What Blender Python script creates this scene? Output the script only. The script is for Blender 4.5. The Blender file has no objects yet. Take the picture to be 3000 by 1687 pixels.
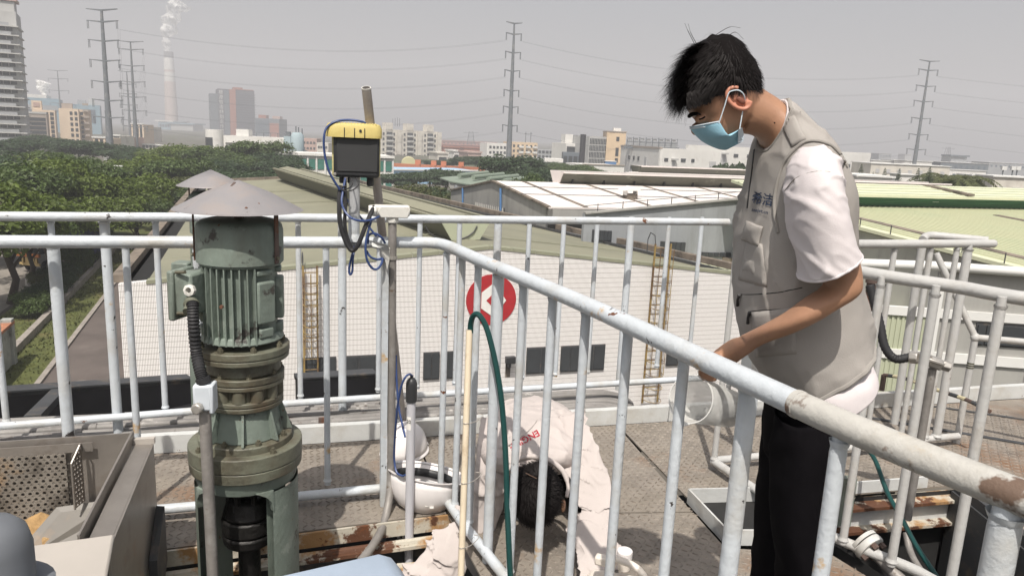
import bpy, math, random
import numpy as np
from mathutils import Vector, Matrix, Quaternion
random.seed(7); rng = np.random.default_rng(7)
R = math.radians
sc = bpy.context.scene
col = sc.collection
# ------------------------------------------------------------------ camera
FPX, IW, IH = 2150.0, 3000.0, 1687.0
PITCH, ROLL, EYE = R(11.57), R(2.58), Vector((0, 0, 1.5))
cp, sp, cr, sr = math.cos(PITCH), math.sin(PITCH), math.cos(ROLL), math.sin(ROLL)
FWD = Vector((0, cp, -sp)); UP0 = Vector((0, sp, cp)); RX0 = Vector((1, 0, 0))
CUP = UP0 * cr - RX0 * sr; CRT = RX0 * cr + UP0 * sr
cam = bpy.data.cameras.new('camera'); cam.sensor_width = 36; cam.lens = FPX / IW * 36
cam.clip_start = 0.05; cam.clip_end = 9000
co = bpy.data.objects.new('camera', cam); col.objects.link(co)
m = Matrix((CRT, CUP, -FWD)).transposed().to_4x4(); m.translation = EYE
co.matrix_world = m; sc.camera = co
# ------------------------------------------------------------------ light
SUN_EL, SUN_AZ = R(59), R(187)          # almost straight behind the camera
w = bpy.data.worlds.new('World'); sc.world = w; w.use_nodes = True
nt = w.node_tree; nt.nodes.clear()
out = nt.nodes.new('ShaderNodeOutputWorld'); bg = nt.nodes.new('ShaderNodeBackground')
sky = nt.nodes.new('ShaderNodeTexSky'); sky.sky_type = 'NISHITA'; sky.sun_disc = False
sky.sun_elevation = SUN_EL; sky.sun_rotation = SUN_AZ
sky.air_density = 1.0; sky.dust_density = 6.0; sky.ozone_density = 1.0
hs = nt.nodes.new('ShaderNodeHueSaturation'); hs.inputs['Saturation'].default_value = 0.55
nt.links.new(sky.outputs[0], hs.inputs['Color']); nt.links.new(hs.outputs[0], bg.inputs['Color'])
bg.inputs['Strength'].default_value = 0.085
nt.links.new(bg.outputs[0], out.inputs['Surface'])
sun = bpy.data.lights.new('sun', 'SUN'); sun.energy = 4.3; sun.angle = R(0.6); sun.color = (1, 0.94, 0.86)
so = bpy.data.objects.new('sun', sun); col.objects.link(so)
SDIR = Vector((math.sin(SUN_AZ) * math.cos(SUN_EL), math.cos(SUN_AZ) * math.cos(SUN_EL), math.sin(SUN_EL)))
so.rotation_euler = SDIR.to_track_quat('Z', 'Y').to_euler()
vs = sc.view_settings
sc.display_settings.display_device = 'sRGB'
vs.view_transform = 'Standard'; vs.look = 'None'; vs.gamma = 1; vs.use_curve_mapping = False
vs.exposure = 0.48
sc.cycles.use_denoising = True
sc.cycles.max_bounces = 8; sc.cycles.transparent_max_bounces = 12; sc.cycles.volume_bounces = 0
sc.cycles.sample_clamp_indirect = 6
# ------------------------------------------------------------------ measuring helpers (photo pixel -> place)
def ray(px, py):
    u = (px - IW / 2) / FPX; v = -(py - IH / 2) / FPX
    d = FWD + CRT * u + CUP * v
    return d / d.y
def Y(px, py, y): return EYE + ray(px, py) * y
def Z(px, py, z):
    d = ray(px, py); return EYE + d * ((z - EYE.z) / d.z)
def PL(px, py, p0, n):
    d = ray(px, py); return EYE + d * ((Vector(p0) - EYE).dot(n) / d.dot(n))
AZ = R(18.0)
U = Vector((math.cos(AZ), math.sin(AZ), 0)); V = Vector((-math.sin(AZ), math.cos(AZ), 0)); UPZ = Vector((0, 0, 1))
def along(p0, d, px):
    """point on the vertical plane p0 + t*d seen at column px (t only; horizontal plane at p0.z)"""
    n = Vector((d.y, -d.x, 0)); r = ray(px, 400 + .045 * (px - 1500)); t = (Vector(p0) - EYE).dot(n) / r.dot(n)
    q = EYE + r * t; return Vector((q.x, q.y, p0[2]))
def on_wall(px, py, p0, d): return PL(px, py, p0, Vector((d.y, -d.x, 0)))
# ------------------------------------------------------------------ mesh builder
def frame_of(d, up=None):
    d = Vector(d).normalized(); up = Vector(up) if up else (UPZ if abs(d.z) < .95 else Vector((0, 1, 0)))
    x = up.cross(d)
    if x.length < 1e-6: x = Vector((0, 1, 0)).cross(d)
    x.normalize(); y = d.cross(x); return x, y, d
class B:
    def __init__(s): s.v = []; s.f = []
    def add(s, vs_, fs):
        n = len(s.v); s.v += [tuple(a) for a in vs_]; s.f += [tuple(i + n for i in q) for q in fs]; return s
    def box(s, c, size, rot=None, ax=None):
        hx, hy, hz = size[0] / 2, size[1] / 2, size[2] / 2; c = Vector(c)
        if ax: X, Yv, Zv = [Vector(a) for a in ax]
        else:
            a = rot or 0; X = Vector((math.cos(a), math.sin(a), 0)); Yv = Vector((-math.sin(a), math.cos(a), 0)); Zv = UPZ
        p = [c + X * (i * hx) + Yv * (j * hy) + Zv * (k * hz) for k in (-1, 1) for j in (-1, 1) for i in (-1, 1)]
        return s.add(p, [(0, 2, 3, 1), (4, 5, 7, 6), (0, 1, 5, 4), (2, 6, 7, 3), (0, 4, 6, 2), (1, 3, 7, 5)])
    def beam(s, p0, p1, w_, h_, up=None):
        p0, p1 = Vector(p0), Vector(p1); d = p1 - p0; x, y, z = frame_of(d, up)
        return s.box((p0 + p1) / 2, (w_, h_, d.length), ax=(x, y, z))
    def tube(s, pts, r, n=10, cap=True, up=None):
        pts = [Vector(p) for p in pts]; k = len(pts)
        rr = r if isinstance(r, (list, tuple)) else [r] * k
        t = [(pts[min(i + 1, k - 1)] - pts[max(i - 1, 0)]).normalized() for i in range(k)]
        x, y, _ = frame_of(t[0], up); vs_ = []; fs = []
        for i in range(k):
            if i:
                q = t[i - 1].rotation_difference(t[i]); x = q @ x; y = q @ y
            for j in range(n):
                a = 2 * math.pi * j / n; vs_.append(pts[i] + (x * math.cos(a) + y * math.sin(a)) * rr[i])
        for i in range(k - 1):
            for j in range(n):
                j2 = (j + 1) % n; fs.append((i * n + j, i * n + j2, (i + 1) * n + j2, (i + 1) * n + j))
        if cap: fs.append(tuple(range(n))[::-1]); fs.append(tuple((k - 1) * n + j for j in range(n)))
        return s.add(vs_, fs)
    def lathe(s, prof, c, n=24, axis=None, closed=False, a0=0, a1=2 * math.pi, cap=True):
        c = Vector(c); x, y, z = frame_of(axis or (0, 0, 1)); full = abs(a1 - a0 - 2 * math.pi) < 1e-6
        nn = n if full else n + 1; vs_ = []; fs = []
        for (r, h) in prof:
            for j in range(nn):
                a = a0 + (a1 - a0) * j / n; vs_.append(c + (x * math.cos(a) + y * math.sin(a)) * max(r, 1e-5) + z * h)
        for i in range(len(prof) - 1):
            for j in range(n):
                j2 = (j + 1) % nn; fs.append((i * nn + j, i * nn + j2, (i + 1) * nn + j2, (i + 1) * nn + j))
        if cap and full:
            fs.append(tuple(range(nn))[::-1]); fs.append(tuple((len(prof) - 1) * nn + j for j in range(nn)))
        return s.add(vs_, fs)
    def prism(s, poly, d):
        """polygon (3-D points) extruded by vector d"""
        p = [Vector(q) for q in poly]; d = Vector(d); n = len(p)
        fs = [tuple(range(n))[::-1], tuple(range(n, 2 * n))] + [(i, (i + 1) % n, (i + 1) % n + n, i + n) for i in range(n)]
        return s.add(p + [q + d for q in p], fs)
    def poly(s, pts): return s.add(pts, [tuple(range(len(pts)))])
    def ball(s, c, r, n=12, m_=8, ax=None):
        c = Vector(c); rx, ry, rz = r if isinstance(r, (tuple, list)) else (r, r, r)
        X, Yv, Zv = ax or (Vector((1, 0, 0)), Vector((0, 1, 0)), UPZ); vs_ = []; fs = []
        for i in range(m_ + 1):
            th = math.pi * i / m_
            for j in range(n):
                a = 2 * math.pi * j / n; st = max(math.sin(th), 1e-4)
                vs_.append(c + X * (rx * st * math.cos(a)) + Yv * (ry * st * math.sin(a)) + Zv * (rz * math.cos(th)))
        for i in range(m_):
            for j in range(n):
                j2 = (j + 1) % n; fs.append((i * n + j, (i + 1) * n + j, (i + 1) * n + j2, i * n + j2))
        fs.append(tuple(range(n))); fs.append(tuple(m_ * n + j for j in range(n))[::-1])
        return s.add(vs_, fs)
    def loft(s, secs, n=28, cap=True, e=2.0):
        """secs: (centre, xaxis*a, yaxis*b[, exponent])"""
        vs_ = []; fs = []; k = len(secs)
        for q in secs:
            c, ax, ay = Vector(q[0]), Vector(q[1]), Vector(q[2]); ee = q[3] if len(q) > 3 else e
            for j in range(n):
                a = 2 * math.pi * j / n; ca, sa = math.cos(a), math.sin(a)
                vs_.append(c + ax * math.copysign(abs(ca) ** (2 / ee), ca) + ay * math.copysign(abs(sa) ** (2 / ee), sa))
        for i in range(k - 1):
            for j in range(n):
                j2 = (j + 1) % n; fs.append((i * n + j, i * n + j2, (i + 1) * n + j2, (i + 1) * n + j))
        if cap: fs.append(tuple(range(n))[::-1]); fs.append(tuple((k - 1) * n + j for j in range(n)))
        return s.add(vs_, fs)
WM = {}
def mesh_of(name, b):
    me = bpy.data.meshes.new(name); me.from_pydata(b.v, [], b.f); me.validate(clean_customdata=False); return me
def link(o, parent, world=True):
    col.objects.link(o)
    if parent is not None:
        o.parent = parent
        if world: o.matrix_parent_inverse = WM.get(parent, Matrix()).inverted()
        WM[o] = Matrix() if world else WM.get(parent, Matrix())
    return o
def part(name, b, mat, parent=None, smooth=None, bevel=0, seg=2, sub=0, label=None, kind=None, world=True, ang=38, solid=0, fixn=True):
    me = mesh_of(name, b) if isinstance(b, B) else b
    if isinstance(b, B):
        if fixn and b.f:
            import bmesh
            bm = bmesh.new(); bm.from_mesh(me); bmesh.ops.recalc_face_normals(bm, faces=bm.faces); bm.to_mesh(me); bm.free()
        if mat: me.materials.append(mat)
        if smooth or bevel or sub:
            me.shade_smooth()
            if not sub: me.set_sharp_from_angle(angle=R(ang))
    o = bpy.data.objects.new(name, me); link(o, parent, world)
    if solid:
        md = o.modifiers.new('solid', 'SOLIDIFY'); md.thickness = solid; md.offset = 0
    if bevel:
        md = o.modifiers.new('bevel', 'BEVEL'); md.width = bevel; md.segments = seg; md.limit_method = 'ANGLE'; md.angle_limit = R(35)
    if sub:
        md = o.modifiers.new('sub', 'SUBSURF'); md.levels = sub; md.render_levels = sub
    if label: o['label'] = label
    if kind: o['kind'] = kind
    return o
def tag(o, label, cat, group=None):
    o['label'] = label; o['category'] = cat
    if group: o['group'] = group
    return o
def thing(name, label, cat, group=None, loc=(0, 0, 0), rz=0):
    o = bpy.data.objects.new(name, None); col.objects.link(o); o.location = loc; o.rotation_euler = (0, 0, rz)
    o.empty_display_size = .1
    WM[o] = Matrix.Translation(Vector(loc)) @ Matrix.Rotation(rz, 4, 'Z'); tag(o, label, cat, group); return o
def solo(name, b, mat, label, cat, group=None, **k): return tag(part(name, b, mat, None, **k), label, cat, group)
def struct(name, b, mat, **k): return part(name, b, mat, None, kind='structure', **k)
def copy_tree(o, parent=None):
    c = o.copy(); col.objects.link(c)
    if parent is not None: c.parent = parent
    for ch in list(o.children): copy_tree(ch, c)
    return c
def smooth_path(pts, k=8):
    """Catmull-Rom through points"""
    P = [Vector(p) for p in pts]; P = [P[0] * 2 - P[1]] + P + [P[-1] * 2 - P[-2]]; o = []
    for i in range(1, len(P) - 2):
        for j in range(k):
            t = j / k; a, b_, c, d = P[i - 1], P[i], P[i + 1], P[i + 2]
            o.append(.5 * ((2 * b_) + (c - a) * t + (2 * a - 5 * b_ + 4 * c - d) * t * t + (3 * b_ - a - 3 * c + d) * t ** 3))
    o.append(P[-2]); return o
def text_mesh(txt, size, depth=0.0, bold=0.0):
    cu = bpy.data.curves.new('txt', 'FONT'); cu.body = txt; cu.size = size; cu.offset = bold; cu.extrude = depth; cu.align_x = 'CENTER'; cu.align_y = 'CENTER'; cu.space_line = .95
    o = bpy.data.objects.new('txt', cu); col.objects.link(o); dg = bpy.context.evaluated_depsgraph_get()
    me = bpy.data.meshes.new_from_object(o.evaluated_get(dg)); bpy.data.objects.remove(o); return me
def text_part(name, txt, size, mat, parent, c, x, y, depth=.002, label=None):
    me = text_mesh(txt, size, depth); me.materials.clear(); me.materials.append(mat)
    x = Vector(x).normalized(); y = Vector(y); y = (y - x * y.dot(x)).normalized(); z = x.cross(y)
    mm = Matrix((x, y, z)).transposed().to_4x4(); mm.translation = c; me.transform(mm)
    return part(name, me, None, parent, label=label)
# ------------------------------------------------------------------ materials
def mat(name, c, rough=.6, metal=0, var=.12, vs_=6, bump=0, bs=30, spots=(), spec=.4, emit=None, island=0, trans=0, alpha=1, stretch=(1, 1, 1), detail=5):
    """colour with soft noise variation; spots = (colour, scale, low, high[, stretch]) worn patches"""
    m_ = bpy.data.materials.new(name); m_.use_nodes = True; n = m_.node_tree.nodes; l = m_.node_tree.links; n.clear()
    o = n.new('ShaderNodeOutputMaterial'); p = n.new('ShaderNodeBsdfPrincipled'); l.new(p.outputs[0], o.inputs[0])
    p.inputs['Roughness'].default_value = rough; p.inputs['Metallic'].default_value = metal; p.inputs['Specular IOR Level'].default_value = spec
    tc = n.new('ShaderNodeTexCoord')
    def noise(scale, st=(1, 1, 1), d=detail, rgh=.6):
        mp = n.new('ShaderNodeMapping'); mp.inputs['Scale'].default_value = st; l.new(tc.outputs['Object'], mp.inputs[0])
        t = n.new('ShaderNodeTexNoise'); t.inputs['Scale'].default_value = scale; t.inputs['Detail'].default_value = d; t.inputs['Roughness'].default_value = rgh
        l.new(mp.outputs[0], t.inputs['Vector']); return t.outputs['Fac']
    def mix(fac, a, b_):
        x = n.new('ShaderNodeMix'); x.data_type = 'RGBA'
        if isinstance(fac, float): x.inputs[0].default_value = fac
        else: l.new(fac, x.inputs[0])
        for i, q in ((6, a), (7, b_)):
            if isinstance(q, tuple): x.inputs[i].default_value = (*q, 1)
            else: l.new(q, x.inputs[i])
        return x.outputs[2]
    def mrange(fac, a, b_, lo=0., hi=1.):
        x = n.new('ShaderNodeMapRange'); x.inputs[1].default_value = a; x.inputs[2].default_value = b_; x.inputs[3].default_value = lo; x.inputs[4].default_value = hi
        l.new(fac, x.inputs[0]); return x.outputs[0]
    c = tuple(c); dk = tuple(max(0, q * (1 - var)) for q in c); lt = tuple(min(1, q * (1 + var)) for q in c)
    cur = mix(mrange(noise(vs_, stretch), .3, .7), dk, lt)
    if island:
        g = n.new('ShaderNodeNewGeometry')
        cur2 = mix(mrange(g.outputs['Random Per Island'], 0, 1), tuple(q * (1 - island) for q in c), tuple(min(1, q * (1 + island)) for q in c))
        cur = mix(.65, cur, cur2)
    for sp_ in spots:
        st = sp_[4] if len(sp_) > 4 else (1, 1, 1)
        cur = mix(mrange(noise(sp_[1], st, 6, .65), sp_[2], sp_[3]), cur, tuple(sp_[0]))
    l.new(cur, p.inputs['Base Color'])
    if bump:
        bb = n.new('ShaderNodeBump'); bb.inputs['Strength'].default_value = bump; bb.inputs['Distance'].default_value = .01
        l.new(noise(bs, stretch, 4), bb.inputs['Height']); l.new(bb.outputs[0], p.inputs['Normal'])
    if emit: p.inputs['Emission Color'].default_value = (*emit[0], 1); p.inputs['Emission Strength'].default_value = emit[1]
    if trans: p.inputs['Transmission Weight'].default_value = trans
    if alpha < 1: p.inputs['Alpha'].default_value = alpha
    return m_
RUST = (.13, .05, .022); RUSTO = (.28, .13, .05); DIRT = (.12, .10, .08)
M = {}
M['rail'] = mat('white_rail_paint', (.49, .525, .555), .4, var=.08, vs_=5, bump=.3, bs=40,
                spots=[((.40, .39, .36), 3.5, .50, .72), ((.46, .33, .19), 6, .635, .68), (RUST, 9, .675, .685), ((.05, .045, .045), 19, .665, .675)])
M['rail_worn'] = mat('worn_rail_paint', (.43, .42, .39), .5, var=.12, vs_=5, bump=.3, bs=40,
                     spots=[((.30, .28, .24), 6, .48, .66), ((.38, .30, .20), 5, .59, .66), ((.14, .095, .07), 4.2, .60, .63)])
M['rail_grey'] = mat('grey_rail_paint', (.43, .43, .42), .5, var=.1, vs_=6, bump=.25, bs=45,
                     spots=[((.34, .32, .29), 6, .5, .75), (RUST, 12, .70, .72)])
M['toe'] = mat('white_toe_paint', (.50, .51, .50), .5, var=.08, vs_=4, bump=.2,
               spots=[((.36, .33, .28), 3, .5, .75), (RUSTO, 9, .68, .73), (RUST, 14, .70, .72)])
M['rusty'] = mat('rusty_cream_steel', (.46, .43, .36), .65, var=.15, vs_=5, bump=.4, bs=35,
                 spots=[((.34, .20, .09), 5, .50, .58), ((.10, .045, .025), 4.2, .53, .56), (RUST, 16, .60, .64)])
M['plate'] = mat('checker_plate_steel', (.235, .208, .178), .62, metal=.15, var=.25, vs_=9, bump=.35, bs=60, detail=8,
                 spots=[((.25, .22, .18), 3.0, .45, .75), ((.20, .115, .065), 1.3, .55, .68), ((.10, .09, .08), 2.3, .54, .76), ((.30, .27, .23), 30, .60, .75)])
M['tread'] = mat('worn_tread_steel', (.25, .22, .19), .5, metal=.2, var=.3, vs_=20, spots=[((.14, .115, .09), 4, .45, .65)])
M['dark'] = mat('black_steel', (.014, .014, .016), .6, var=.3, vs_=3)
M['dgrey'] = mat('dark_grey_steel', (.05, .052, .055), .6, var=.2, vs_=5, spots=[(DIRT, 8, .55, .7)])
M['pit'] = mat('dark_tank_interior', (.02, .02, .02), .8, var=.3)
M['conduit'] = mat('galvanised_conduit', (.24, .225, .21), .55, metal=.25, var=.2, vs_=12, bump=.2, bs=60,
                   spots=[((.36, .35, .33), 5, .55, .7), ((.12, .08, .05), 14, .62, .7)])
M['pipes'] = mat('painted_grey_pipe', (.21, .20, .19), .6, var=.25, vs_=7, bump=.2, spots=[((.48, .46, .43), 6, .6, .68), ((.07, .05, .04), 9, .6, .7)])
M['green'] = mat('grey_green_machine_paint', (.165, .20, .172), .55, var=.16, vs_=7, bump=.2, bs=50,
                 spots=[((.105, .105, .085), 4, .5, .72, (1, 1, .35)), ((.055, .05, .045), 13, .60, .66), ((.23, .265, .23), 9, .60, .66), (RUST, 20, .68, .70)])
M['green_dirty'] = mat('oily_green_machine_paint', (.135, .14, .105), .5, var=.2, vs_=6, bump=.25, bs=50,
                       spots=[((.085, .068, .045), 5, .45, .65), ((.04, .034, .026), 7, .55, .72)])
M['oil'] = mat('black_oily_steel', (.02, .019, .018), .42, metal=.4, var=.4, vs_=16, bump=.6, bs=40)
M['cap'] = mat('weathered_zinc_cap', (.25, .24, .245), .55, metal=.2, var=.1, vs_=4, bump=.1,
               spots=[((.30, .25, .22), 4, .55, .8), ((.06, .045, .04), 21, .72, .74)])
M['rustbar'] = mat('rusty_strut', (.10, .07, .06), .7, var=.3, vs_=12, spots=[(RUST, 10, .5, .6)])
M['bolt'] = mat('old_bolt_steel', (.16, .15, .11), .5, metal=.5, var=.3, vs_=30)
M['rubber'] = mat('black_rubber', (.022, .022, .024), .6, var=.2)
M['wheels'] = mat('tyre_rubber', (.02, .02, .02), .8)
M['fitting'] = mat('pale_grey_fitting', (.52, .56, .60), .45, var=.06, bump=.1, spots=[(DIRT, 14, .68, .73)])
M['fitting_w'] = mat('offwhite_fitting', (.60, .59, .55), .5, var=.07, spots=[((.4, .36, .3), 12, .6, .72)])
M['alu'] = mat('dull_aluminium', (.42, .40, .37), .4, metal=.6, var=.15, vs_=14, spots=[(DIRT, 14, .58, .7)])
M['yellow'] = mat('yellow_plastic', (.56, .46, .17), .5, var=.08, spots=[((.45, .34, .1), 9, .55, .75), ((.10, .07, .04), 22, .73, .76)])
M['cream'] = mat('faded_yellow_plastic', (.60, .54, .26), .5, var=.1, spots=[((.42, .36, .18), 7, .5, .75)])
M['black'] = mat('black_plastic', (.03, .031, .033), .45, var=.12)
M['screen'] = mat('charcoal_panel', (.042, .043, .044), .5, var=.06)
M['poleg'] = mat('grey_painted_pole', (.40, .41, .42), .45, var=.06, spots=[((.60, .58, .55), 8, .66, .72)])
M['pvc'] = mat('weathered_pvc', (.34, .31, .285), .6, var=.1, vs_=5, stretch=(3, 3, .7), spots=[((.26, .22, .19), 7, .52, .75), ((.12, .085, .06), 18, .68, .75)])
M['pvcin'] = mat('pvc_inside', (.32, .26, .22), .7)
M['blue'] = mat('blue_cable_sheath', (.035, .062, .17), .4, var=.15)
M['hose'] = mat('green_hose', (.008, .048, .045), .4, var=.2)
M['bamboo'] = mat('beige_stake', (.66, .57, .43), .55, var=.08, vs_=6, stretch=(8, 8, 1), spots=[((.46, .36, .24), 8, .58, .7)])
M['wire'] = mat('thin_wire', (.45, .42, .38), .5, metal=.5)
M['tubep'] = mat('frosted_tube_plastic', (.50, .50, .53), .3, var=.05, spec=.5, stretch=(6, 6, 1))
M['paper'] = mat('white_label', (.80, .78, .74), .6, var=.02)
M['ink'] = mat('pen_ink', (.03, .03, .04), .6)
M['helmet'] = mat('white_helmet_shell', (.74, .71, .70), .3, var=.03, spots=[((.5, .46, .42), 9, .7, .8)])
M['stainless'] = mat('dull_stainless', (.30, .275, .25), .42, metal=.55, var=.15, vs_=6, bump=.1, bs=40, spots=[((.16, .13, .11), 6, .55, .75), ((.34, .20, .10), 4, .62, .75)])
M['stain_brown'] = mat('silted_stainless', (.21, .19, .165), .65, metal=.2, var=.2, vs_=6, bump=.25, spots=[((.07, .06, .05), 8, .50, .66), ((.33, .20, .085), 2.6, .53, .66), ((.07, .055, .04), 22, .58, .7)])
M['silt'] = mat('brown_silt', (.30, .19, .085), .9, var=.35, vs_=22, bump=1, bs=30, spots=[((.45, .33, .18), 12, .55, .7), ((.12, .08, .045), 18, .55, .7)])
M['beigeplate'] = mat('beige_cover_plate', (.40, .37, .335), .55, var=.07, vs_=4, spots=[((.30, .27, .25), 9, .62, .75)])
M['greydome'] = mat('grey_blue_housing', (.14, .15, .165), .5, var=.08)
M['bluebox'] = mat('blue_grey_enclosure', (.30, .36, .44), .45, var=.06, vs_=8, bump=.1, spots=[((.20, .24, .30), 20, .66, .72), ((.75, .77, .80), 31, .76, .765)])
M['mark'] = mat('black_yellow_tape', (.06, .06, .03), .6)
M['redmark'] = mat('red_marking_paint', (.40, .032, .035), .6, var=.12)
M['white'] = mat('white_wall_paint', (.72, .71, .68), .7, var=.05, vs_=.4, spots=[((.60, .58, .54), 1.2, .55, .8)])
M['jerry'] = mat('white_jerrycan_plastic', (.70, .64, .57), .4, var=.05, spots=[((.62, .48, .30), 12, .6, .8)])
# ================================================================== far background
GZ = -11.5
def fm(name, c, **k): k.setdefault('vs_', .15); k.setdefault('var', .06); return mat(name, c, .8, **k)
F = dict(
 cream=fm('cream_render', (.62, .50, .38)), creamshade=fm('shaded_cream_render', (.34, .29, .25)), white=fm('white_render', (.66, .65, .62), spots=[((.5, .48, .44), .4, .55, .8)]),  # creamshade: the cream render with shade put into its colour
 dirtywhite=fm('stained_white_render', (.56, .53, .47), spots=[((.36, .33, .29), .25, .5, .75)]), grey=fm('grey_render', (.30, .31, .32)), grey2=fm('pale_grey_concrete', (.42, .42, .41)),
 blue=fm('blue_grey_cladding', (.22, .32, .38)), dark=fm('dark_curtain_wall', (.10, .10, .12)), dark2=fm('slate_curtain_wall', (.13, .15, .17)), brick=fm('red_brown_cladding', (.30, .12, .08)),
 orange=fm('orange_stripe_cladding', (.32, .14, .10)), tan=fm('tan_render', (.60, .46, .31)), redroof=fm('dusty_red_roof', (.34, .17, .14)), pink=fm('pinkish_render', (.42, .30, .26)),
 bluewall=fm('pale_blue_hoarding', (.30, .48, .66)), crane=fm('orange_crane_paint', (.44, .15, .075)), yellowd=fm('dull_yellow', (.5, .47, .28)), steel=fm('pylon_steel', (.13, .145, .16), spots=[((.22, .22, .22), .6, .5, .7)]),
 conc=fm('chimney_concrete', (.50, .42, .38)), red=fm('chimney_dark_band', (.20, .20, .21)), stack=fm('black_stack', (.03, .03, .035)),
 glass=mat('dark_window_glass', (.045, .05, .055), .25, spec=.6, var=.2, vs_=.5), glassg=mat('green_window_glass', (.05, .17, .135), .25, spec=.6, var=.25, vs_=.6), glassb=mat('bluish_window_glass', (.09, .12, .15), .25, spec=.6, var=.2, vs_=.5),
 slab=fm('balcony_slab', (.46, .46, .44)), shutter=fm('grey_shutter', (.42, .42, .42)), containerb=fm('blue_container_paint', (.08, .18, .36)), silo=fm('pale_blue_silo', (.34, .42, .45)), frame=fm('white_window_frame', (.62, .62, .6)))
def root_at(name, label, cat, pl, pr, group=None):
    """root at the ground below pl; local x towards pr, local y away from the camera"""
    d = Vector((pr.x - pl.x, pr.y - pl.y, 0)); rz = math.atan2(d.y, d.x)
    t = thing(name, label, cat, group, (pl.x, pl.y, GZ), rz); return t, d.length
WCACHE = {}
def winmesh(w_, h_, d_, m_):
    k = (round(w_, 2), round(h_, 2), m_.name)
    if k not in WCACHE:
        me = mesh_of('window', B().box((0, 0, 0), (w_, d_, h_))); me.materials.append(m_); WCACHE[k] = me
    return WCACHE[k]
def windows(par, x0, x1, z0, z1, nx, nz, w_, h_, m_, y=0, name='window', side=False, skip=0, sill=None):
    for i in range(nx):
        for k in range(nz):
            if skip and random.random() < skip: continue
            o = bpy.data.objects.new(name, winmesh(w_, h_, .16, m_)); link(o, par, False)
            a = x0 + (x1 - x0) * (i + .5) / nx; zz = z0 + (z1 - z0) * (k + .5) / nz
            if side: o.location = (y, a, zz); o.rotation_euler = (0, 0, R(90))
            else: o.location = (a, y - .05, zz)
            if sill:
                key = ('sill', round(w_, 2))
                if key not in WCACHE:
                    me = mesh_of('sill', B().box((0, 0, 0), (w_ + .3, .5, .15))); me.materials.append(sill); WCACHE[key] = me
                s_ = bpy.data.objects.new('sill', WCACHE[key]); link(s_, o, False); s_.location = (0, -.1, -h_ / 2 - .05)
def block(name, label, cat, pxl, pxr, yt, d, dep, m_, dR=None, group=None, par=None, zb=0):
    """box building whose camera-side face spans columns pxl..pxr with its top at row yt"""
    wd = (pxr - pxl) / FPX * d; dR = d + max(-.4 * wd, min(.4 * wd, (dR or d) - d))
    pl = Y(pxl, yt, d); pr = Y(pxr, yt + .045 * (pxr - pxl), dR)
    t, L = root_at(name, label, cat, pl, pr, group); H = pl.z - GZ
    part('wall', B().box((L / 2, dep / 2, (H + zb) / 2), (L, dep, H - zb)), m_, t, world=False)
    return t, L, H
def lbox(par, name, c, s_, m_, **k): return part(name, B().box(c, s_), m_, par, world=False, **k)
# --- residential high-rise at the left edge
pl = Y(-110, 20, 255); pr = Y(44, 20, 262)
t, L = root_at('residential_tower', 'tall grey residential tower cut by the left edge of the view', 'building', pl, pr); H = pl.z - GZ
lbox(t, 'wall', (L / 2, 8, H / 2), (L, 16, H), F['grey2'])
fl = 2.95
for k in range(int(H / fl) - 1):
    z = 1 + k * fl; wv = random.uniform(.2, 1.6)
    lbox(t, 'floor_slab', (L / 2 + .2, 6.5, z), (L + .9, 18, .35), F['slab'])
    lbox(t, 'balcony_front', (L * .45, -1.6, z + .7), (L * .78 + wv, .3, 1.0), F['grey'])
windows(t, L * .08, L * .92, 2, 2 + fl * (int(H / fl) - 2), 6, int(H / fl) - 2, 1.7, 1.7, F['glass'], -.05)
lbox(t, 'penthouse', (L * .72, 6, H + 1.7), (L * .5, 8, 3.4), F['grey2']); lbox(t, 'roof_beam', (L * .78, 6, H + 4), (L * .5, 9, .8), F['pink'])
# --- cream apartments in front of a blue factory
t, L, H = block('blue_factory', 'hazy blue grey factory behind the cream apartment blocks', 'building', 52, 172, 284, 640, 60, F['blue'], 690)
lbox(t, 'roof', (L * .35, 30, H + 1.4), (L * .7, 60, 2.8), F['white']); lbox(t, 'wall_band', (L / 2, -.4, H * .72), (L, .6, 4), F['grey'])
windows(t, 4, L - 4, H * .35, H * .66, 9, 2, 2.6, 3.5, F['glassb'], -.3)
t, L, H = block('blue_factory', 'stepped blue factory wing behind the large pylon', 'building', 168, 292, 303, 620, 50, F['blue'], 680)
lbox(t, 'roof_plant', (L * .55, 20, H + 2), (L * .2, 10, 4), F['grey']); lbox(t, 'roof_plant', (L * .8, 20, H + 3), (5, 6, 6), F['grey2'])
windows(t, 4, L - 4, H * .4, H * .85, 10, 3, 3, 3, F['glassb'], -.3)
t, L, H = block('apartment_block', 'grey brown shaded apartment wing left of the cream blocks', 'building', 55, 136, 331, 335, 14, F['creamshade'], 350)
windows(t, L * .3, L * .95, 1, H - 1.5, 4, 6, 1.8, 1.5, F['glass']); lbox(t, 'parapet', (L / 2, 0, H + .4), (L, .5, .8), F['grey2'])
t, L, H = block('apartment_block', 'cream apartment block with single windows and a square roof tower', 'building', 100, 160, 321, 370, 14, F['cream'], 382)
windows(t, L * .2, L * .97, .5, H - .8, 3, 7, 1.5, 1.6, F['glass'])
lbox(t, 'roof_tower', (L * .12, 4, H + 1.6), (4.2, 6, 5.4), F['cream']); lbox(t, 'tower_opening', (L * .12, .9, H + 2.4), (2.6, .3, 2), F['pink'])
t, L, H = block('apartment_block', 'cream apartment block with blank wall below a brown penthouse', 'building', 171, 229, 317, 352, 16, F['cream'], 358)
windows(t, L * .5, L * .98, 1, H - .8, 2, 6, 1.1, 1.5, F['glass']); lbox(t, 'penthouse', (L * .42, 5, H + 1.2), (L * .55, 6, 2.4), F['creamshade'])
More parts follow.
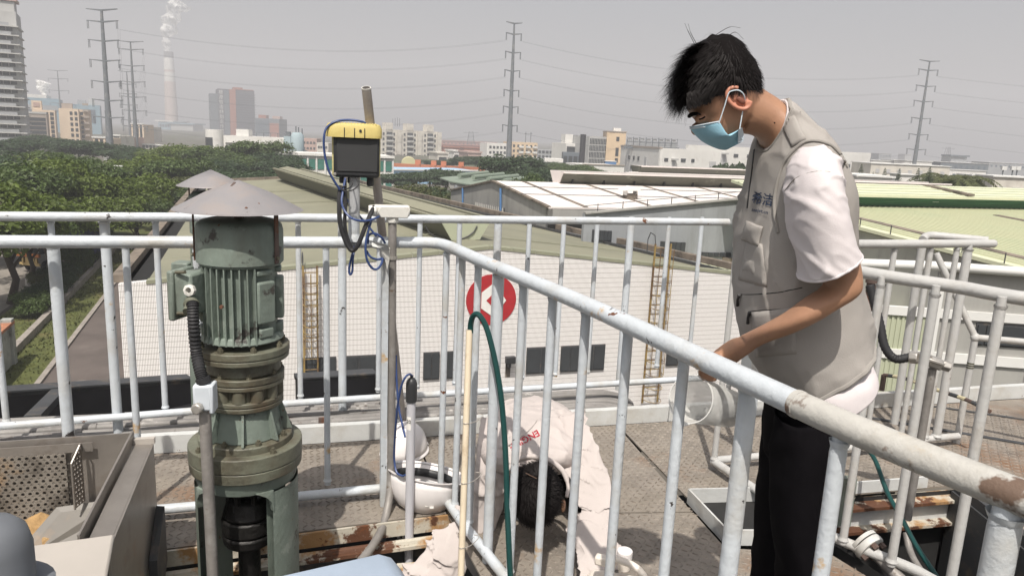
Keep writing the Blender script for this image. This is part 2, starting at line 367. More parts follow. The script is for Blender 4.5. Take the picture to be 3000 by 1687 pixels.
t, L, H = block('apartment_block', 'cream and grey apartment wing with stacked balconies right of blank wall', 'building', 230, 264, 321, 360, 12, F['cream'], 385)
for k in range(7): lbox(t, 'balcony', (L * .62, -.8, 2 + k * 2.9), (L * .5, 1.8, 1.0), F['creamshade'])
windows(t, 0, L * .5, 1, H - .8, 1, 7, 1.2, 1.5, F['glass'])
# --- low houses between tower and chimney
low = [(272, 308, 404, 300, 'cream', 'small cream flat roofed house beside the large pylon base', 2, 3), (330, 352, 398, 330, 'dirtywhite', 'stained pale house just right of the large pylon base', 2, 4),
       (352, 384, 402, 340, 'pink', 'pinkish four storey house behind the second pylon', 3, 4), (384, 420, 364, 430, 'cream', 'slim cream tower block right of the second pylon', 3, 9), (424, 446, 372, 470, 'dirtywhite', 'narrow pale tower of vertical strips before the power station', 4, 8),
       (402, 470, 424, 350, 'dirtywhite', 'low pale shed under the slim cream tower', 6, 1), (474, 545, 428, 380, 'pink', 'low reddish shed in front of the power station', 6, 1), (545, 612, 436, 330, 'grey2', 'low grey shed left of the white curved building', 6, 1)]
for (a, b_, yt, d, mk, lab, nx, nz) in low:
    t, L, H = block('low_building', lab, 'building', a, b_, yt, d, 12, F[mk]); windows(t, .5, L - .5, max(1, H - nz * 3.1), H - .5, nx, nz, 1.3, 1.5, F['glass'])
    lbox(t, 'parapet', (L / 2, 0, H + .3), (L + .6, .6, .6), F['frame'])
# --- power station and chimney with steam
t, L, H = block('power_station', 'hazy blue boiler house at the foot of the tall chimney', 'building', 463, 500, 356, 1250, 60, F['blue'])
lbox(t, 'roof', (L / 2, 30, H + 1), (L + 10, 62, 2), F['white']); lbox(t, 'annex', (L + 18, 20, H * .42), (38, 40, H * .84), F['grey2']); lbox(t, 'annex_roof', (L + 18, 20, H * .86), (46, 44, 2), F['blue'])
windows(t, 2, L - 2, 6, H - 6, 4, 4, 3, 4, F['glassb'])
p0 = Y(503, 350, 1400); p1 = Y(490, 152, 1400); z1 = p1.z
t = thing('chimney', 'tall tapered power station chimney with white bands and dark tip', 'chimney', None, (p0.x, p0.y, GZ))
def crad(z): return 12.0 + (8.2 - 12.0) * (z - GZ) / (z1 - GZ)
hz = z1 - GZ
def ring(n_, a, b_, m_, e=.0): return part(n_, B().lathe([(crad(GZ + a) + e, a), (crad(GZ + b_) + e, b_)], (0, 0, 0), 24), m_, t, smooth=True, world=False)
ring('shaft', 0, hz * .62, F['conc']); ring('white_band', hz * .62, hz * .74, F['white']); ring('pale_band', hz * .74, hz * .77, F['conc']); ring('white_band', hz * .77, hz * .92, F['white']); ring('dark_tip', hz * .92, hz, F['red'])
def steam(label, name, pts, r):
    bb = B()
    P = smooth_path(pts, 7); n = len(P); rr = []
    for i, q in enumerate(P): rr.append(r[0] + (r[1] - r[0]) * i / n)
    bb.tube(P, rr, 16); v = np.array(bb.v); 
    ph = rng.uniform(0, 6, 3)
    for i in range(len(v)):
        k = i // 16; c = np.array(P[k]); dv = v[i] - c
        s_ = 1 + .28 * math.sin(v[i][2] * 5 / r[1] + ph[0]) + .25 * math.sin((i % 16) * 2 * math.pi / 16 * 2 + v[i][2] * 2 / r[1] + ph[1]) + .12 * math.sin((i % 16) * 2 * math.pi / 16 * 5 + v[i][2] * 7 / r[1])
        v[i] = c + dv * s_
    bb.v = [tuple(q) for q in v]
    m_ = mat('steam', (.80, .80, .78), 1.0, var=.03, vs_=.05, spec=0); n_ = m_.node_tree.nodes; l_ = m_.node_tree.links
    p_ = [q for q in n_ if q.type == 'BSDF_PRINCIPLED'][0]; tc = n_.new('ShaderNodeTexCoord'); tx = n_.new('ShaderNodeTexNoise'); tx.inputs['Scale'].default_value = 1.3 / r[1]; tx.inputs['Detail'].default_value = 5
    mr = n_.new('ShaderNodeMapRange'); mr.inputs[1].default_value = .34; mr.inputs[2].default_value = .66; mr.inputs[3].default_value = .08; mr.inputs[4].default_value = .8
    l_.new(tc.outputs['Object'], tx.inputs['Vector']); l_.new(tx.outputs['Fac'], mr.inputs[0]); l_.new(mr.outputs[0], p_.inputs['Alpha'])
    return solo(name, bb, m_, label, 'steam', smooth=True)
steam('white steam plume rising from the tall chimney tip', 'steam_plume', [Y(490, 150, 1400), Y(488, 128, 1400), Y(488, 105, 1402), Y(497, 80, 1404), Y(500, 50, 1406), Y(515, 30, 1408), Y(530, 5, 1410)], (5, 17))
steam('small white steam puff over the blue factory roof', 'steam_plume', [Y(133, 284, 680), Y(128, 270, 680), Y(124, 255, 680), Y(127, 240, 680)], (2, 5))
# --- dark office tower with a vertical sign
t, L, H = block('office_tower', 'dark brown high rise with orange stripe and vertical white lettering', 'building', 638, 745, 260, 900, 40, F['dark'], 930)
lbox(t, 'side_wing', (-4.5, 14, (H - 6) / 2), (9, 24, H - 6), F['dark2']); lbox(t, 'sign_strip', (3.2, -.3, H / 2), (6.6, .6, H - 1), F['dark'])
lbox(t, 'glass_strip', (9.5, -.3, H / 2), (5.6, .5, H - 3), F['dark2']); lbox(t, 'orange_stripe', (16.2, -.5, H / 2), (7, .8, H), F['orange']); lbox(t, 'roof_house', (23, 12, H + 1.5), (11, 14, 3), F['brick']); lbox(t, 'parapet', (L * .72, -.2, H + .4), (L * .5, .6, .9), F['brick'])
for k in range(17): lbox(t, 'floor_band', (L * .72, -.25, 3 + k * (H - 5) / 17), (L * .53, .4, .5), F['dark2']); lbox(t, 'balcony_edge', (L + .8, 6, 3 + k * (H - 5) / 17), (1.6, 12, .5), F['grey'])
sign = '穗港智造特别合作区'
for k, ch in enumerate(sign):
    me = text_mesh(ch, 5.0, .1); me.materials.clear(); me.materials.append(F['frame']); me.transform(Matrix.Rotation(R(90), 4, 'X')); o = bpy.data.objects.new('sign_letter', me); link(o, t, False); o.location = (3.2, -.8, H - 4.2 - k * 5.7)
t, L, H = block('office_block', 'lower brown office block right of the dark high rise', 'building', 746, 818, 346, 900, 30, F['dark2'])
lbox(t, 'brown_bay', (L * .8, -.4, H * .38), (L * .38, .8, H * .76), F['brick']); lbox(t, 'roof_house', (L * .25, 10, H + 2), (9, 10, 4), F['brick']); lbox(t, 'roof_house', (L * .82, 10, H + 1.6), (9, 10, 3.2), F['pink'])
windows(t, 1, L * .6, 3, H - 2, 6, 8, 2.2, 1.6, F['glassb'], -.1)
# --- white curved corner building
pc = Y(628, 380, 232); hz = pc.z - GZ
t = thing('curved_office', 'white office building with tall round corner tower and flat roof', 'building', None, (pc.x, pc.y, GZ), R(3))
part('round_corner', B().lathe([(2.65, 0), (2.65, hz)], (0, 0, 0), 28), F['white'], t, smooth=True, world=False)
part('corner_glazing', B().lathe([(2.72, 0), (2.72, hz - 2.4)], (0, 0, 0), 16, a0=R(175), a1=R(276), cap=False), F['glass'], t, smooth=True, world=False)
L = 21; H = Y(655, 397, 232).z - GZ
lbox(t, 'wall', (L / 2 + 2, 6, H / 2), (L, 12, H), F['white']); lbox(t, 'parapet', (13, -.4, H - 1), (19.6, .5, 2.2), F['white'])
for k in range(3): lbox(t, 'window_band', (3.2 + 1.6, -.1, H - 4.2 - k * 3.3), (3.4, .3, 2), F['glass'])
windows(t, 7, 14, H - 9, H - 2.4, 4, 2, 1.0, 2.0, F['glass'], -.05)
lbox(t, 'window_band', (18, -.1, H - 4.0), (7.5, .3, 1.8), F['glass']); lbox(t, 'roof_house', (8.2, 3, H + 1), (3.8, 4, 2.2), F['white'])
for k in range(5): lbox(t, 'roof_frame', (12 + k * 2.2, 3, H + .6), (.15, .15, 1.4), F['steel'])
lbox(t, 'roof_frame', (16, 3, H + 1.3), (9.5, .15, .15), F['steel'])
# --- silos
pc = Y(871, 392, 200); hz = pc.z - GZ
t = thing('silo', 'pale blue batching silo with pipes on top', 'silo', None, (pc.x, pc.y, GZ))
part('tank', B().lathe([(1.0, hz - 8), (1.7, hz - 5.2), (1.7, hz - .5), (1.2, hz + .3)], (0, 0, 0), 20), F['silo'], t, smooth=True, world=False)
part('base_tank', B().lathe([(1.9, hz - 10), (1.9, hz - 5.6)], (0.1, 0, 0), 20), F['silo'], t, smooth=True, world=False)
for a, b_, h in ((-2.3, 0, -.5), (.3, .2, 1.7), (1.3, 0, 1.4), (-.5, .5, 1.9)): part('pipe', B().tube([(a, b_, hz - 8), (a, b_, hz + h)], .16, 6), F['steel'], t, world=False)
part('side_panel', B().box((-2.6, .5, hz - 5), (1.8, 2, 8.4)), F['silo'], t, world=False)
part('conveyor', B().beam((1.6, 0, hz - 4.4), (11, 3, hz - 9), .9, .8), F['steel'], t, world=False); part('head_frame', B().box((-2.6, .5, hz - .2), (1.1, 1, 1.2)), F['steel'], t, world=False)
# --- white office with green windows
pl = Y(783, 446, 150); pr = Y(1151, 460, 158)
t, L = root_at('office_block', 'long white two storey office with green tinted windows', 'building', pl, pr); H = pl.z - GZ
lbox(t, 'wall', (L / 2, 6, H / 2), (L, 12, H), F['white']); lbox(t, 'cornice', (L / 2, -.2, H - .15), (L + .6, .7, .5), F['white'])
for zz in (H - 2.1, H - 5.6): windows(t, 2.6, L, zz - .5, zz + .5, 13, 1, 1.25, 2.1, F['glassg'], -.02)
for k in range(14): lbox(t, 'pilaster', (2.6 + (L - 2.6) * k / 13, -.12, H / 2), (.32, .3, H - 1), F['frame'])
lbox(t, 'porch_recess', (1.3, -.1, H - 2.2), (1.9, .25, 2.4), F['glass'])
# small houses behind it
for (a, b_, yt, d, mk, lab) in [(884, 928, 405, 420, 'pink', 'pinkish brick house right of the blue silo'), (928, 962, 418, 400, 'dirtywhite', 'small white house behind the yellow instrument box')]:
    t, L, H = block('low_building', lab, 'building', a, b_, yt, d, 10, F[mk]); windows(t, .5, L - .5, H - 7, H - .8, 4, 2, 1.1, 1.2, F['glass'])
# --- tall apartments behind the instrument box
pl = Y(1100, 378, 425); pr = Y(1282, 388, 445)
t, L = root_at('apartment_block', 'long stained white nine storey apartment block with stacked balconies', 'building', pl, pr); H = pl.z - GZ
lbox(t, 'wall', (L / 2, 7, H / 2), (L, 14, H), F['dirtywhite'])
for q in range(3):
    x = L * (.14 + .33 * q)
    lbox(t, 'stair_tower', (x + 3, 3, H + 1.5), (4.2, 6, 4.6), F['dirtywhite']); lbox(t, 'bay', (x + 8.6, -.6, H / 2), (2.6, 1.4, H - .5), F['dirtywhite'])
    for k in range(9):
        z = H - 2.4 - k * 2.95
        lbox(t, 'balcony_recess', (x + 3, -.1, z + .3), (3.6, .3, 1.7), F['glass']); lbox(t, 'balcony', (x + 3, -.8, z - .9), (3.8, 1.6, .9), F['slab'])
windows(t, 0, L, H - 27.5, H - .9, 12, 9, 1.0, 1.35, F['glass'], -.06)
for k in range(4): part('aerial', B().tube([(L * .3 + k * 1.4, 3, H + 2), (L * .3 + k * 1.4, 3, H + 6 + random.random())], .12, 5), F['steel'], t, world=False)
# --- red works area with lattice mast
for (a, b_, yt, d, mk, lab) in [(1270, 1455, 412, 900, 'redroof', 'long dusty red works roof on the horizon'), (1284, 1420, 424, 700, 'redroof', 'dusty red shed in front of the red works'), (1300, 1345, 432, 520, 'brick', 'small brown house below the red works'), (1330, 1345, 444, 420, 'white', 'tiny white house among red roofs'), (1360, 1425, 434, 540, 'brick', 'long brown brick house left of the white blocks'), (1372, 1410, 448, 400, 'pink', 'pinkish terrace behind the orange crane'), (1282, 1312, 450, 380, 'dirtywhite', 'low white house right of the tall apartments')]:
    t, L, H = block('low_building', lab, 'building', a, b_, yt, d, 16, F[mk], d * 1.04); windows(t, 1, L - 1, H - 4, H - 1, max(3, int(L / 5)), 1, 1.8, 1.5, F['glass'])
    lbox(t, 'roof', (L / 2, 8, H + .4), (L + 1, 17, .8), F[mk])
def lattice(name, label, px, yt, d, w0=5, w1=1.2, cat='mast'):
    p = Y(px, yt, d); H = p.z - GZ; bb = B()
    for sx in (-1, 1):
        for sy in (-1, 1): bb.beam((sx * w0 / 2, sy * w0 / 2, 0), (sx * w1 / 2, sy * w1 / 2, H), .35, .35)
    n = 12
    for k in range(n):
        a = k / n; b_ = (k + 1) / n; wa = w0 + (w1 - w0) * a; wb = w0 + (w1 - w0) * b_
        for s in (-1, 1): bb.beam((s * wa / 2, -wa / 2, H * a), (-s * wb / 2, -wb / 2, H * b_), .2, .2); bb.beam((s * wa / 2, -wa / 2, H * a), (s * wa / 2, wa / 2, H * a), .2, .2)
    t = thing(name, label, cat, None, (p.x, p.y, GZ)); part('lattice', bb, F['steel'], t, world=False)
    part('crossarm', B().beam((-w0 * .9, 0, H * .93), (w0 * .9, 0, H * .93), .4, .4), F['steel'], t, world=False)
lattice('lattice_mast', 'small lattice mast above the red works roofs', 1380, 386, 800, 9, 4)
lattice('lattice_mast', 'faint lattice mast above the dark hall at right', 2779, 431, 900, 9, 3)
# --- white blocks by the middle pylon
t, L, H = block('apartment_block', 'white flat topped block left of the middle pylon', 'building', 1427, 1500, 419, 420, 12, F['white'], 440)
windows(t, 1, L - 1, H - 15, H - .8, 6, 5, 1.3, 1.4, F['glass'])
t, L, H = block('apartment_block', 'beige block with white balconies right of the middle pylon', 'building', 1500, 1575, 416, 430, 14, F['tan'], 450)
for k in range(5):
    for q in range(3): lbox(t, 'balcony', (L * (.35 + .27 * q), -.7, H - 2.6 - k * 3), (2.6, 1.4, 1.1), F['white'])
windows(t, 0, L, H - 15, H - .6, 6, 5, 1.2, 1.3, F['glass'], -.04)
part('roof_frame', B().beam((L * .6, 3, H), (L * .6, 3, H + 6), .3, .3).beam((L * .8, 3, H), (L * .8, 3, H + 6), .3, .3).beam((L * .55, 3, H + 5), (L * .85, 3, H + 5), .3, .3), F['steel'], t, world=False)
t, L, H = block('low_building', 'unfinished grey house right of the beige balcony block', 'building', 1576, 1620, 438, 380, 10, F['grey']); windows(t, 0, L, H - 7, H, 4, 3, 1.3, 1.3, F['glass'])
t, L, H = block('low_building', 'low white house beside the big dark tree', 'building', 1596, 1650, 464, 260, 8, F['white']); windows(t, .5, L - .5, H - 4, H - 1, 3, 1, 1, 1.2, F['glass'])
# --- orange gantry crane over blue hoarding
p0 = Y(1155, 484, 205); p1 = Y(1418, 496, 222); d = (p1 - p0); dn = d.normalized()
t = thing('gantry_crane', 'long orange gantry crane beam above a pale blue hall', 'crane')
part('girder', B().beam(p0, p1, 1.3, 1.0), F['crane'], t); part('walkway', B().beam(p0 + UPZ * -.9, p1 + UPZ * -.9, 1.6, .2), F['brick'], t)
for a in (.25, .42, .53, .73): part('trolley_house', B().box(p0 + d * a + UPZ * 1.1, (1.5, 1.3, 1.3)), F['crane'], t)
for a in (.02, .97): part('leg', B().beam(p0 + d * a, (p0 + d * a) * Vector((1, 1, 0)) if False else Vector((*(p0 + d * a).xy, GZ)), 1.0, 1.0), F['crane'], t)
pl = Y(1150, 497, 190); pr = Y(1398, 506, 205)
t, L = root_at('blue_hall', 'pale blue metal hall below the orange crane beam', 'building', pl, pr); H = pl.z - GZ
lbox(t, 'wall', (L / 2, 8, H / 2), (L, 16, H), F['bluewall']); lbox(t, 'roof_edge', (L / 2, -.1, H), (L + .4, .5, .35), F['frame'])
pc = Y(1197, 481, 215); solo('yellow_arch_tank', B().lathe([(2.0, -1.2), (2.2, 0), (2.0, 1.2)], pc, 20, axis=(0.2, -1, 0)).lathe([(.6, -1.3), (.6, 1.6)], pc + Vector((0, 0, -.2)), 10, axis=(0.2, -1, 0)), F['yellowd'], 'round dull yellow tank end standing behind the crane beam', 'tank', smooth=True)
# --- buildings right of the middle pylon
t, L, H = block('office_block', 'white office with narrow upright windows left of the black stack', 'building', 1659, 1726, 420, 300, 14, F['white'], 320)
windows(t, .3, L * .62, H - 13, H - .8, 11, 4, .5, 2.2, F['glass']); windows(t, L * .66, L, H - 12, H - .8, 3, 3, 1.0, 2.6, F['glass']); lbox(t, 'roof_house', (L * .25, 5, H + 1.6), (3.4, 4, 4), F['white']); lbox(t, 'roof_house', (L * .8, 5, H + 1.6), (4, 4, 3.6), F['grey'])
t, L, H = block('glass_pavilion', 'dark glazed low block in front of the white office', 'building', 1650, 1709, 446, 270, 8, F['dark2']); windows(t, 0, L, H - 5, H - .4, 4, 1, 1.4, 2.8, F['glass'])
p = Y(1709, 394, 265); solo('black_stack', B().lathe([(1.0, 0), (1.0, p.z - GZ)], (p.x, p.y, GZ), 14), F['stack'], 'slim black exhaust stack in front of the white office', 'chimney', smooth=True)
t, L, H = block('office_block', 'grey office with rows of narrow windows beside the tan tower', 'building', 1727, 1780, 399, 290, 14, F['grey2'], 310)
windows(t, .2, L - .3, H - 13.5, H - .6, 11, 5, .42, 2.1, F['glass'])
t, L, H = block('stair_tower', 'tan plain tower with one column of dark windows', 'building', 1779, 1835, 386, 292, 14, F['tan'], 292)
for k, (dz, hh) in enumerate([(1.8, 1.6), (6, 3.2), (10, 1.6), (13, 1.6), (16, 1.8), (19, 1.6)]): lbox(t, 'window', (L * .58, -.04, H - dz - hh / 2), (1.2, .2, hh), F['glass'])
lbox(t, 'parapet', (L / 2, 7, H + .15), (L + .4, 14.4, .4), F['creamshade']); lbox(t, 'roof_house', (L * .6, 6, H + .9), (3, 3, 1.4), F['white'])
t, L, H = block('container', 'blue site container in front of the tan tower', 'container', 1774, 1806, 473, 250, 3, F['containerb']); lbox(t, 'roof', (L / 2, 1.5, H + .1), (L + .3, 3.2, .2), F['white'])
t, L, H = block('white_shed', 'low white shed wall below the tan tower', 'building', 1708, 1829, 482, 215, 12, F['white'], 222); lbox(t, 'roof_edge', (L / 2, 0, H + .1), (L + .3, .5, .25), F['creamshade'])
# large white factory : corner at px 1936
pcn = Y(1936, 434, 225); pll = Y(1819, 436, 262); prr = Y(2553, 449, 268)
t, L = root_at('white_factory', 'large plain white factory with few small windows and shuttered doors', 'building', pcn, prr); H = pcn.z - GZ
lbox(t, 'wall', (L * .42 / 2, .4, H / 2), (L * .42, .8, H), F['white']); Hh = Y(2010, 424, 225).z - GZ
lbox(t, 'wall', (L * .11 + L * .89 / 2, .6, Hh / 2), (L * .89, 1.0, Hh + .02), F['white'])
for (fx, fz, ww, hh, mk) in [(.025, 3.4, 1.4, 1, 'glass'), (.095, 3.4, 1.8, 1, 'glass'), (.135, 3.4, 1.2, 1, 'glass'), (.025, 9, 1.8, 1, 'glass'), (.085, 9, 1.6, 1.2, 'glass'), (.13, 9, 1.2, 1, 'glass'), (.22, 5.2, 2.6, 3.4, 'shutter'), (.21, 11, 4, 3, 'shutter'), (.265, 2.6, 2, 4, 'shutter'), (.32, 1.4, 1.8, 1, 'glass'), (.38, 1.4, 1.8, 1, 'glass'), (.27, 9.8, 1.8, 1, 'glass'), (.43, 2, 2.2, 3.2, 'shutter'), (.88, 3.4, 2, 1.2, 'glass'), (.935, 3.4, 2, 1.2, 'glass'), (.985, 3.4, 2, 1.2, 'glass'), (.055, 4.4, 1, 1.6, 'shutter'), (.055, 8, 1.2, 2.4, 'shutter')]:
    lbox(t, 'window' if mk == 'glass' else 'shutter', (L * fx, -.03, H - fz), (ww, .25, hh), F[mk])
for fx, fz in ((.055, 3.2), (.055, 6.4), (.265, .9), (.43, .6), (.085, 7.4)): part('awning', B().box((L * fx, -.7, H - fz), (1.8, 1.4, .5)), F['grey2'], t, world=False)
lbox(t, 'balcony', (L * .22, -.6, H - 8), (4.6, 1.2, .3), F['shutter'])
t2, L2 = root_at('white_factory_wing', 'shaded side wing of the white factory under rooftop coolers', 'building', pll, pcn); H2 = pcn.z - GZ - .3
lbox(t2, 'wall', (L2 / 2, .4, H2 / 2), (L2 - .1, .8, H2), F['white']); lbox(t2, 'parapet', (L2 / 2, .2, H2 + .3), (L2, .8, .6), F['creamshade'])
for (fx, fz) in [(.25, 3.4), (.38, 3.4), (.5, 3.4), (.33, 6.6), (.23, 9), (.36, 9), (.48, 9)]: lbox(t2, 'window', (L2 * fx, -.04, H2 - fz), (1.6, .2, 1.2), F['glass'])
lbox(t2, 'shutter', (L2 * .68, -.04, H2 - 5), (2, .25, 4.6), F['shutter']); lbox(t2, 'balcony', (L2 * .63, -.6, H2 - 7.6), (4.8, 1.2, .4), F['shutter'])
GRC = [0]
for k in range(8):
    px = 1845 + k * 18.5; p = Y(px, 408 + .045 * (px - 1845), 252); zt = pcn.z + .2
    t = thing('cooling_tower', ['grey rooftop cooling tower %s on the white factory wing' % q for q in ('nearest the tan tower', 'second from the tan tower', 'third from the tan tower', 'fourth from the tan tower', 'fourth from the roof step', 'third from the roof step', 'second from the roof step', 'nearest the roof step')][k], 'cooling tower', 'cooling towers on the factory roof', (p.x, p.y, zt))
    part('casing', B().box((0, 0, 1.0), (1.7, 1.9, 1.9)), F['grey'], t, world=False); part('fan_stack', B().lathe([(.75, 1.9), (.62, 2.4), (.8, p.z - zt + .3)], (0, 0, 0), 14), F['grey2'], t, smooth=True, world=False)
    part('frame', B().beam((-1, -1, 0), (-1, -1, 2.9), .12, .12).beam((1, -1, 0), (1, -1, 2.9), .12, .12).beam((-1, -1, 2.6), (1, -1, 2.6), .1, .1).beam((-1, -1, 1.4), (1, -1, 1.4), .1, .1), F['steel'], t, world=False)
p0 = Y(1828, 431, 250); p1 = Y(1990, 437, 246); solo('roof_guard', B().beam(p0, p1, .15, .8).beam(p0 + UPZ * .9, p1 + UPZ * .9, .1, .1), F['steel'], 'dark guard rail along the cooler roof edge', 'railing')
# right hand horizon
rt = [(2553, 2784, 479, 240, 'dirtywhite', 'long low cream hall behind the conifers', 'building', 14), (2553, 2612, 470, 330, 'white', 'low white roof left of the right pylon', 'building', 10), (2620, 2731, 470, 330, 'white', 'long white roof behind the right pylon', 'building', 12), (2576, 2612, 450, 800, 'grey', 'hazy grey block on the horizon behind white roofs', 'building', 20),
      (2652, 2670, 452, 1100, 'grey2', 'faint pale tower left of the right pylon', 'building', 20), (2757, 2897, 475, 420, 'dark2', 'long dark hall with ribbon windows at right', 'building', 20), (2898, 3060, 476, 520, 'grey', 'long grey block at the right edge horizon', 'building', 20), (2849, 2910, 515, 130, 'white', 'low white kiosk row right of the palms', 'building', 4), (2912, 3050, 518, 125, 'dirtywhite', 'low pale sheds below the floodlights', 'building', 6), (2513, 2614, 517, 95, 'white', 'white flat roof edge below the smallest conifers', 'building', 8), (2636, 2682, 512, 150, 'white', 'small white gatehouse at the right pylon base', 'building', 4), (2780, 2890, 497, 300, 'white', 'thin white canopy below the dark hall', 'building', 5)]
for (a, b_, yt, d, mk, lab, cat, dep) in rt:
    t, L, H = block('low_building', lab, cat, a, b_, yt, d, dep, F[mk]); windows(t, .5, L - .5, H - 3.6, H - .9, max(3, int(L / 3.2)), 1, 1.2, 1.3, F['glassb'] if mk != 'dirtywhite' else F['shutter']); lbox(t, 'roof', (L / 2, dep / 2, H + .1), (L + .6, dep + .6, .22), F['frame'])
t, L, H = block('roof_house', 'dark rooftop plant house above the ribbon window hall', 'building', 2788, 2833, 458, 425, 10, F['grey']); lbox(t, 'cap', (L / 2, 4, H + .4), (L + 2, 10, .8), F['dark2'])
for px, lab in ((2940, 'left'), (2968, 'middle'), (2981, 'right')):
    p = Y(px, 493, 140); t = thing('floodlight_mast', '%s of three small floodlight masts at right' % lab, 'floodlight', 'floodlight masts', (p.x, p.y, GZ))
    part('pole', B().tube([(0, 0, 0), (0, 0, p.z - GZ)], .12, 6), F['steel'], t, world=False); part('lamp', B().box((0, -.1, p.z - GZ), (.9, .5, .7)), F['frame'], t, world=False)
# --- power pylons (steel monopoles)
def pylon(label, pxt, yt, d, arms, half, H=None, yaw=0, r0=.95, r1=.28, top=1.0):
    p = Y(pxt, yt, d); H = p.z - GZ; t = thing('power_pylon', label, 'pylon', 'power line pylons', (p.x, p.y, GZ), yaw)
    part('pole', B().lathe([(r0, 0), (r0 * .8, H * .33), (r0 * .82, H * .33), (r0 * .82, H * .34), (r0 * .74, H * .34), (r0 * .55, H * .62), (r0 * .6, H * .62), (r0 * .6, H * .63), (r1, H)], (0, 0, 0), 14), F['steel'], t, smooth=True, world=False)
    tips = []
    for k, zf in enumerate(arms):
        L = half * (top if k == 0 else 1); z = H * zf
        part('crossarm', B().prism([(-L, -.12, z + .35), (0, -.3, z - .25), (L, -.12, z + .35), (L, -.12, z + .55), (0, -.3, z + .25), (-L, -.12, z + .55)], (0, .5, 0)), F['steel'], t, world=False)
        if k:
            for s in (-1, 1):
                part('insulator', B().tube([(s * L * .98, 0, z + .4), (s * L * .98, 0, z - 2.0)], .1, 5).tube([(s * L * .9, 0, z + .4), (s * L * .9, 0, z - 2.0)], .1, 5), F['steel'], t, world=False)
                tips.append(WM[t] @ Vector((s * L * .98, 0, z - 2.0)))
    return tips, t, H
ta, o1, H1 = pylon('largest steel pylon standing nearest behind the left trees', 297, 31, 240, (1, .925, .80, .67, .53, .405, .29), 5.6, yaw=R(-12), r0=1.15, r1=.4)
for s in (1, .8):
    for k in range(6): pass
tb, _, _ = pylon('second steel pylon just right of the largest one', 382, 124, 345, (1, .93, .78, .63, .49, .36, .21), 6.0, yaw=R(-4))
tc_, _, _ = pylon('third steel pylon half hidden by the second one', 371, 211, 480, (1, .82, .68, .52, .30), 6.2, yaw=R(-8))
td, _, _ = pylon('small distant pylon above the cream apartments', 168, 208, 620, (1, .87, .68, .48), 9.0, yaw=R(-6))
te, _, _ = pylon('middle steel pylon seen edge on above the dark tree', 1507, 70, 270, (1, .93, .81, .69, .56, .45, .325), 2.9, yaw=R(18), r0=1.1)
tf, _, _ = pylon('right steel pylon leaning above the cream hall', 2724, 181, 315, (1, .93, .805, .685, .55, .42, .30), 4.6, yaw=R(10))
solo('ground_base', B().box((o1.location.x, o1.location.y, GZ + .8), (3, 3, 1.6)), F['grey2'], 'concrete footing of the largest pylon', 'footing')
def wires(name, label, A, Bp, sag, grp):
    t = thing(name, label, 'power lines', grp)
    for (a, b_, s) in zip(A, Bp, sag):
        P = []
        for i in range(21):
            q = i / 20; P.append(a.lerp(b_, q) - UPZ * (4 * s * q * (1 - q)))
        part('conductor', B().tube(P, .02, 4, cap=False), F['steel'], t); part('conductor', B().tube([v + Vector((.5, .3, -.25)) for v in P], .02, 4, cap=False), F['steel'], t)
rightA = [q for i, q in enumerate(ta) if i % 2 == 1]; leftA = [q for i, q in enumerate(ta) if i % 2 == 0]
rE = [q for i, q in enumerate(te) if i % 2 == 1]; lE = [q for i, q in enumerate(te) if i % 2 == 0]
lF = [q for i, q in enumerate(tf) if i % 2 == 0]; rF = [q for i, q in enumerate(tf) if i % 2 == 1]
wires('power_lines', 'sagging power lines between the largest and the middle pylon', rightA, lE, [5] * 6, 'power line spans')
wires('power_lines', 'sagging power lines between the middle and the right pylon', rE, lF, [6] * 6, 'power line spans')
wires('power_lines', 'power lines leaving the right pylon towards the right edge', rF, [q + Vector((230, -60, -2)) for q in rF], [6] * 6, 'power line spans')
wires('power_lines', 'slack jumper lines between the largest and second pylon', rightA, [q for i, q in enumerate(tb) if i % 2 == 0], [3] * 6, 'power line spans')
wires('power_lines', 'power lines between the second and third pylon', [q for i, q in enumerate(tb) if i % 2], [q for i, q in enumerate(tc_) if i % 2], [2] * 4, 'power line spans')
# ================================================================== ground and middle distance
M['soil'] = mat('bare_ground', (.10, .09, .075), .9, var=.3, vs_=.08, spots=[((.07, .085, .04), .05, .5, .6)])
M['asphalt'] = mat('old_asphalt', (.105, .088, .080), .85, var=.2, vs_=.5, bump=.3, bs=8, spots=[((.16, .14, .125), .25, .55, .75), ((.06, .05, .048), .8, .66, .7)])
M['grass'] = mat('short_grass', (.075, .085, .024), .95, var=.35, vs_=1.2, bump=.8, bs=9, spots=[((.13, .10, .045), .5, .55, .75), ((.035, .055, .015), 2.5, .55, .7)])
M['paving'] = mat('brown_paving', (.17, .12, .10), .9, var=.2, vs_=1)
M['concrete'] = mat('concrete_yard', (.22, .20, .175), .9, var=.15, vs_=.4, spots=[((.13, .12, .10), .6, .55, .75)])
M['kerb'] = mat('kerb_stone', (.26, .235, .21), .85, var=.2, vs_=2)
M['oldwall'] = mat('stained_white_plaster', (.36, .37, .35), .85, var=.15, vs_=1.5, spots=[((.16, .17, .15), 1.1, .5, .7), ((.06, .06, .05), 4, .62, .7)])
M['terra'] = mat('terracotta_coping', (.36, .16, .09), .85, var=.25, vs_=3)
struct('ground', B().box((0, 1400, GZ - .5), (5600, 3200, 1.0)), M['soil'])
ROADD = Vector((-.354, .935, 0)).normalized(); RN = Vector((ROADD.y, -ROADD.x, 0))
k1 = Z(104, 1138, GZ); k1 -= ROADD * 30
def strip(name, off0, off1, L0, L1, z, m_, h=.02):
    a = k1 + RN * off0; b_ = k1 + RN * off1
    return struct(name, B().prism([Vector((*(p + ROADD * L).xy, GZ - .1)) for p, L in ((a, L0), (b_, L0), (b_, L1), (a, L1))], (0, 0, .1 + z)), m_)
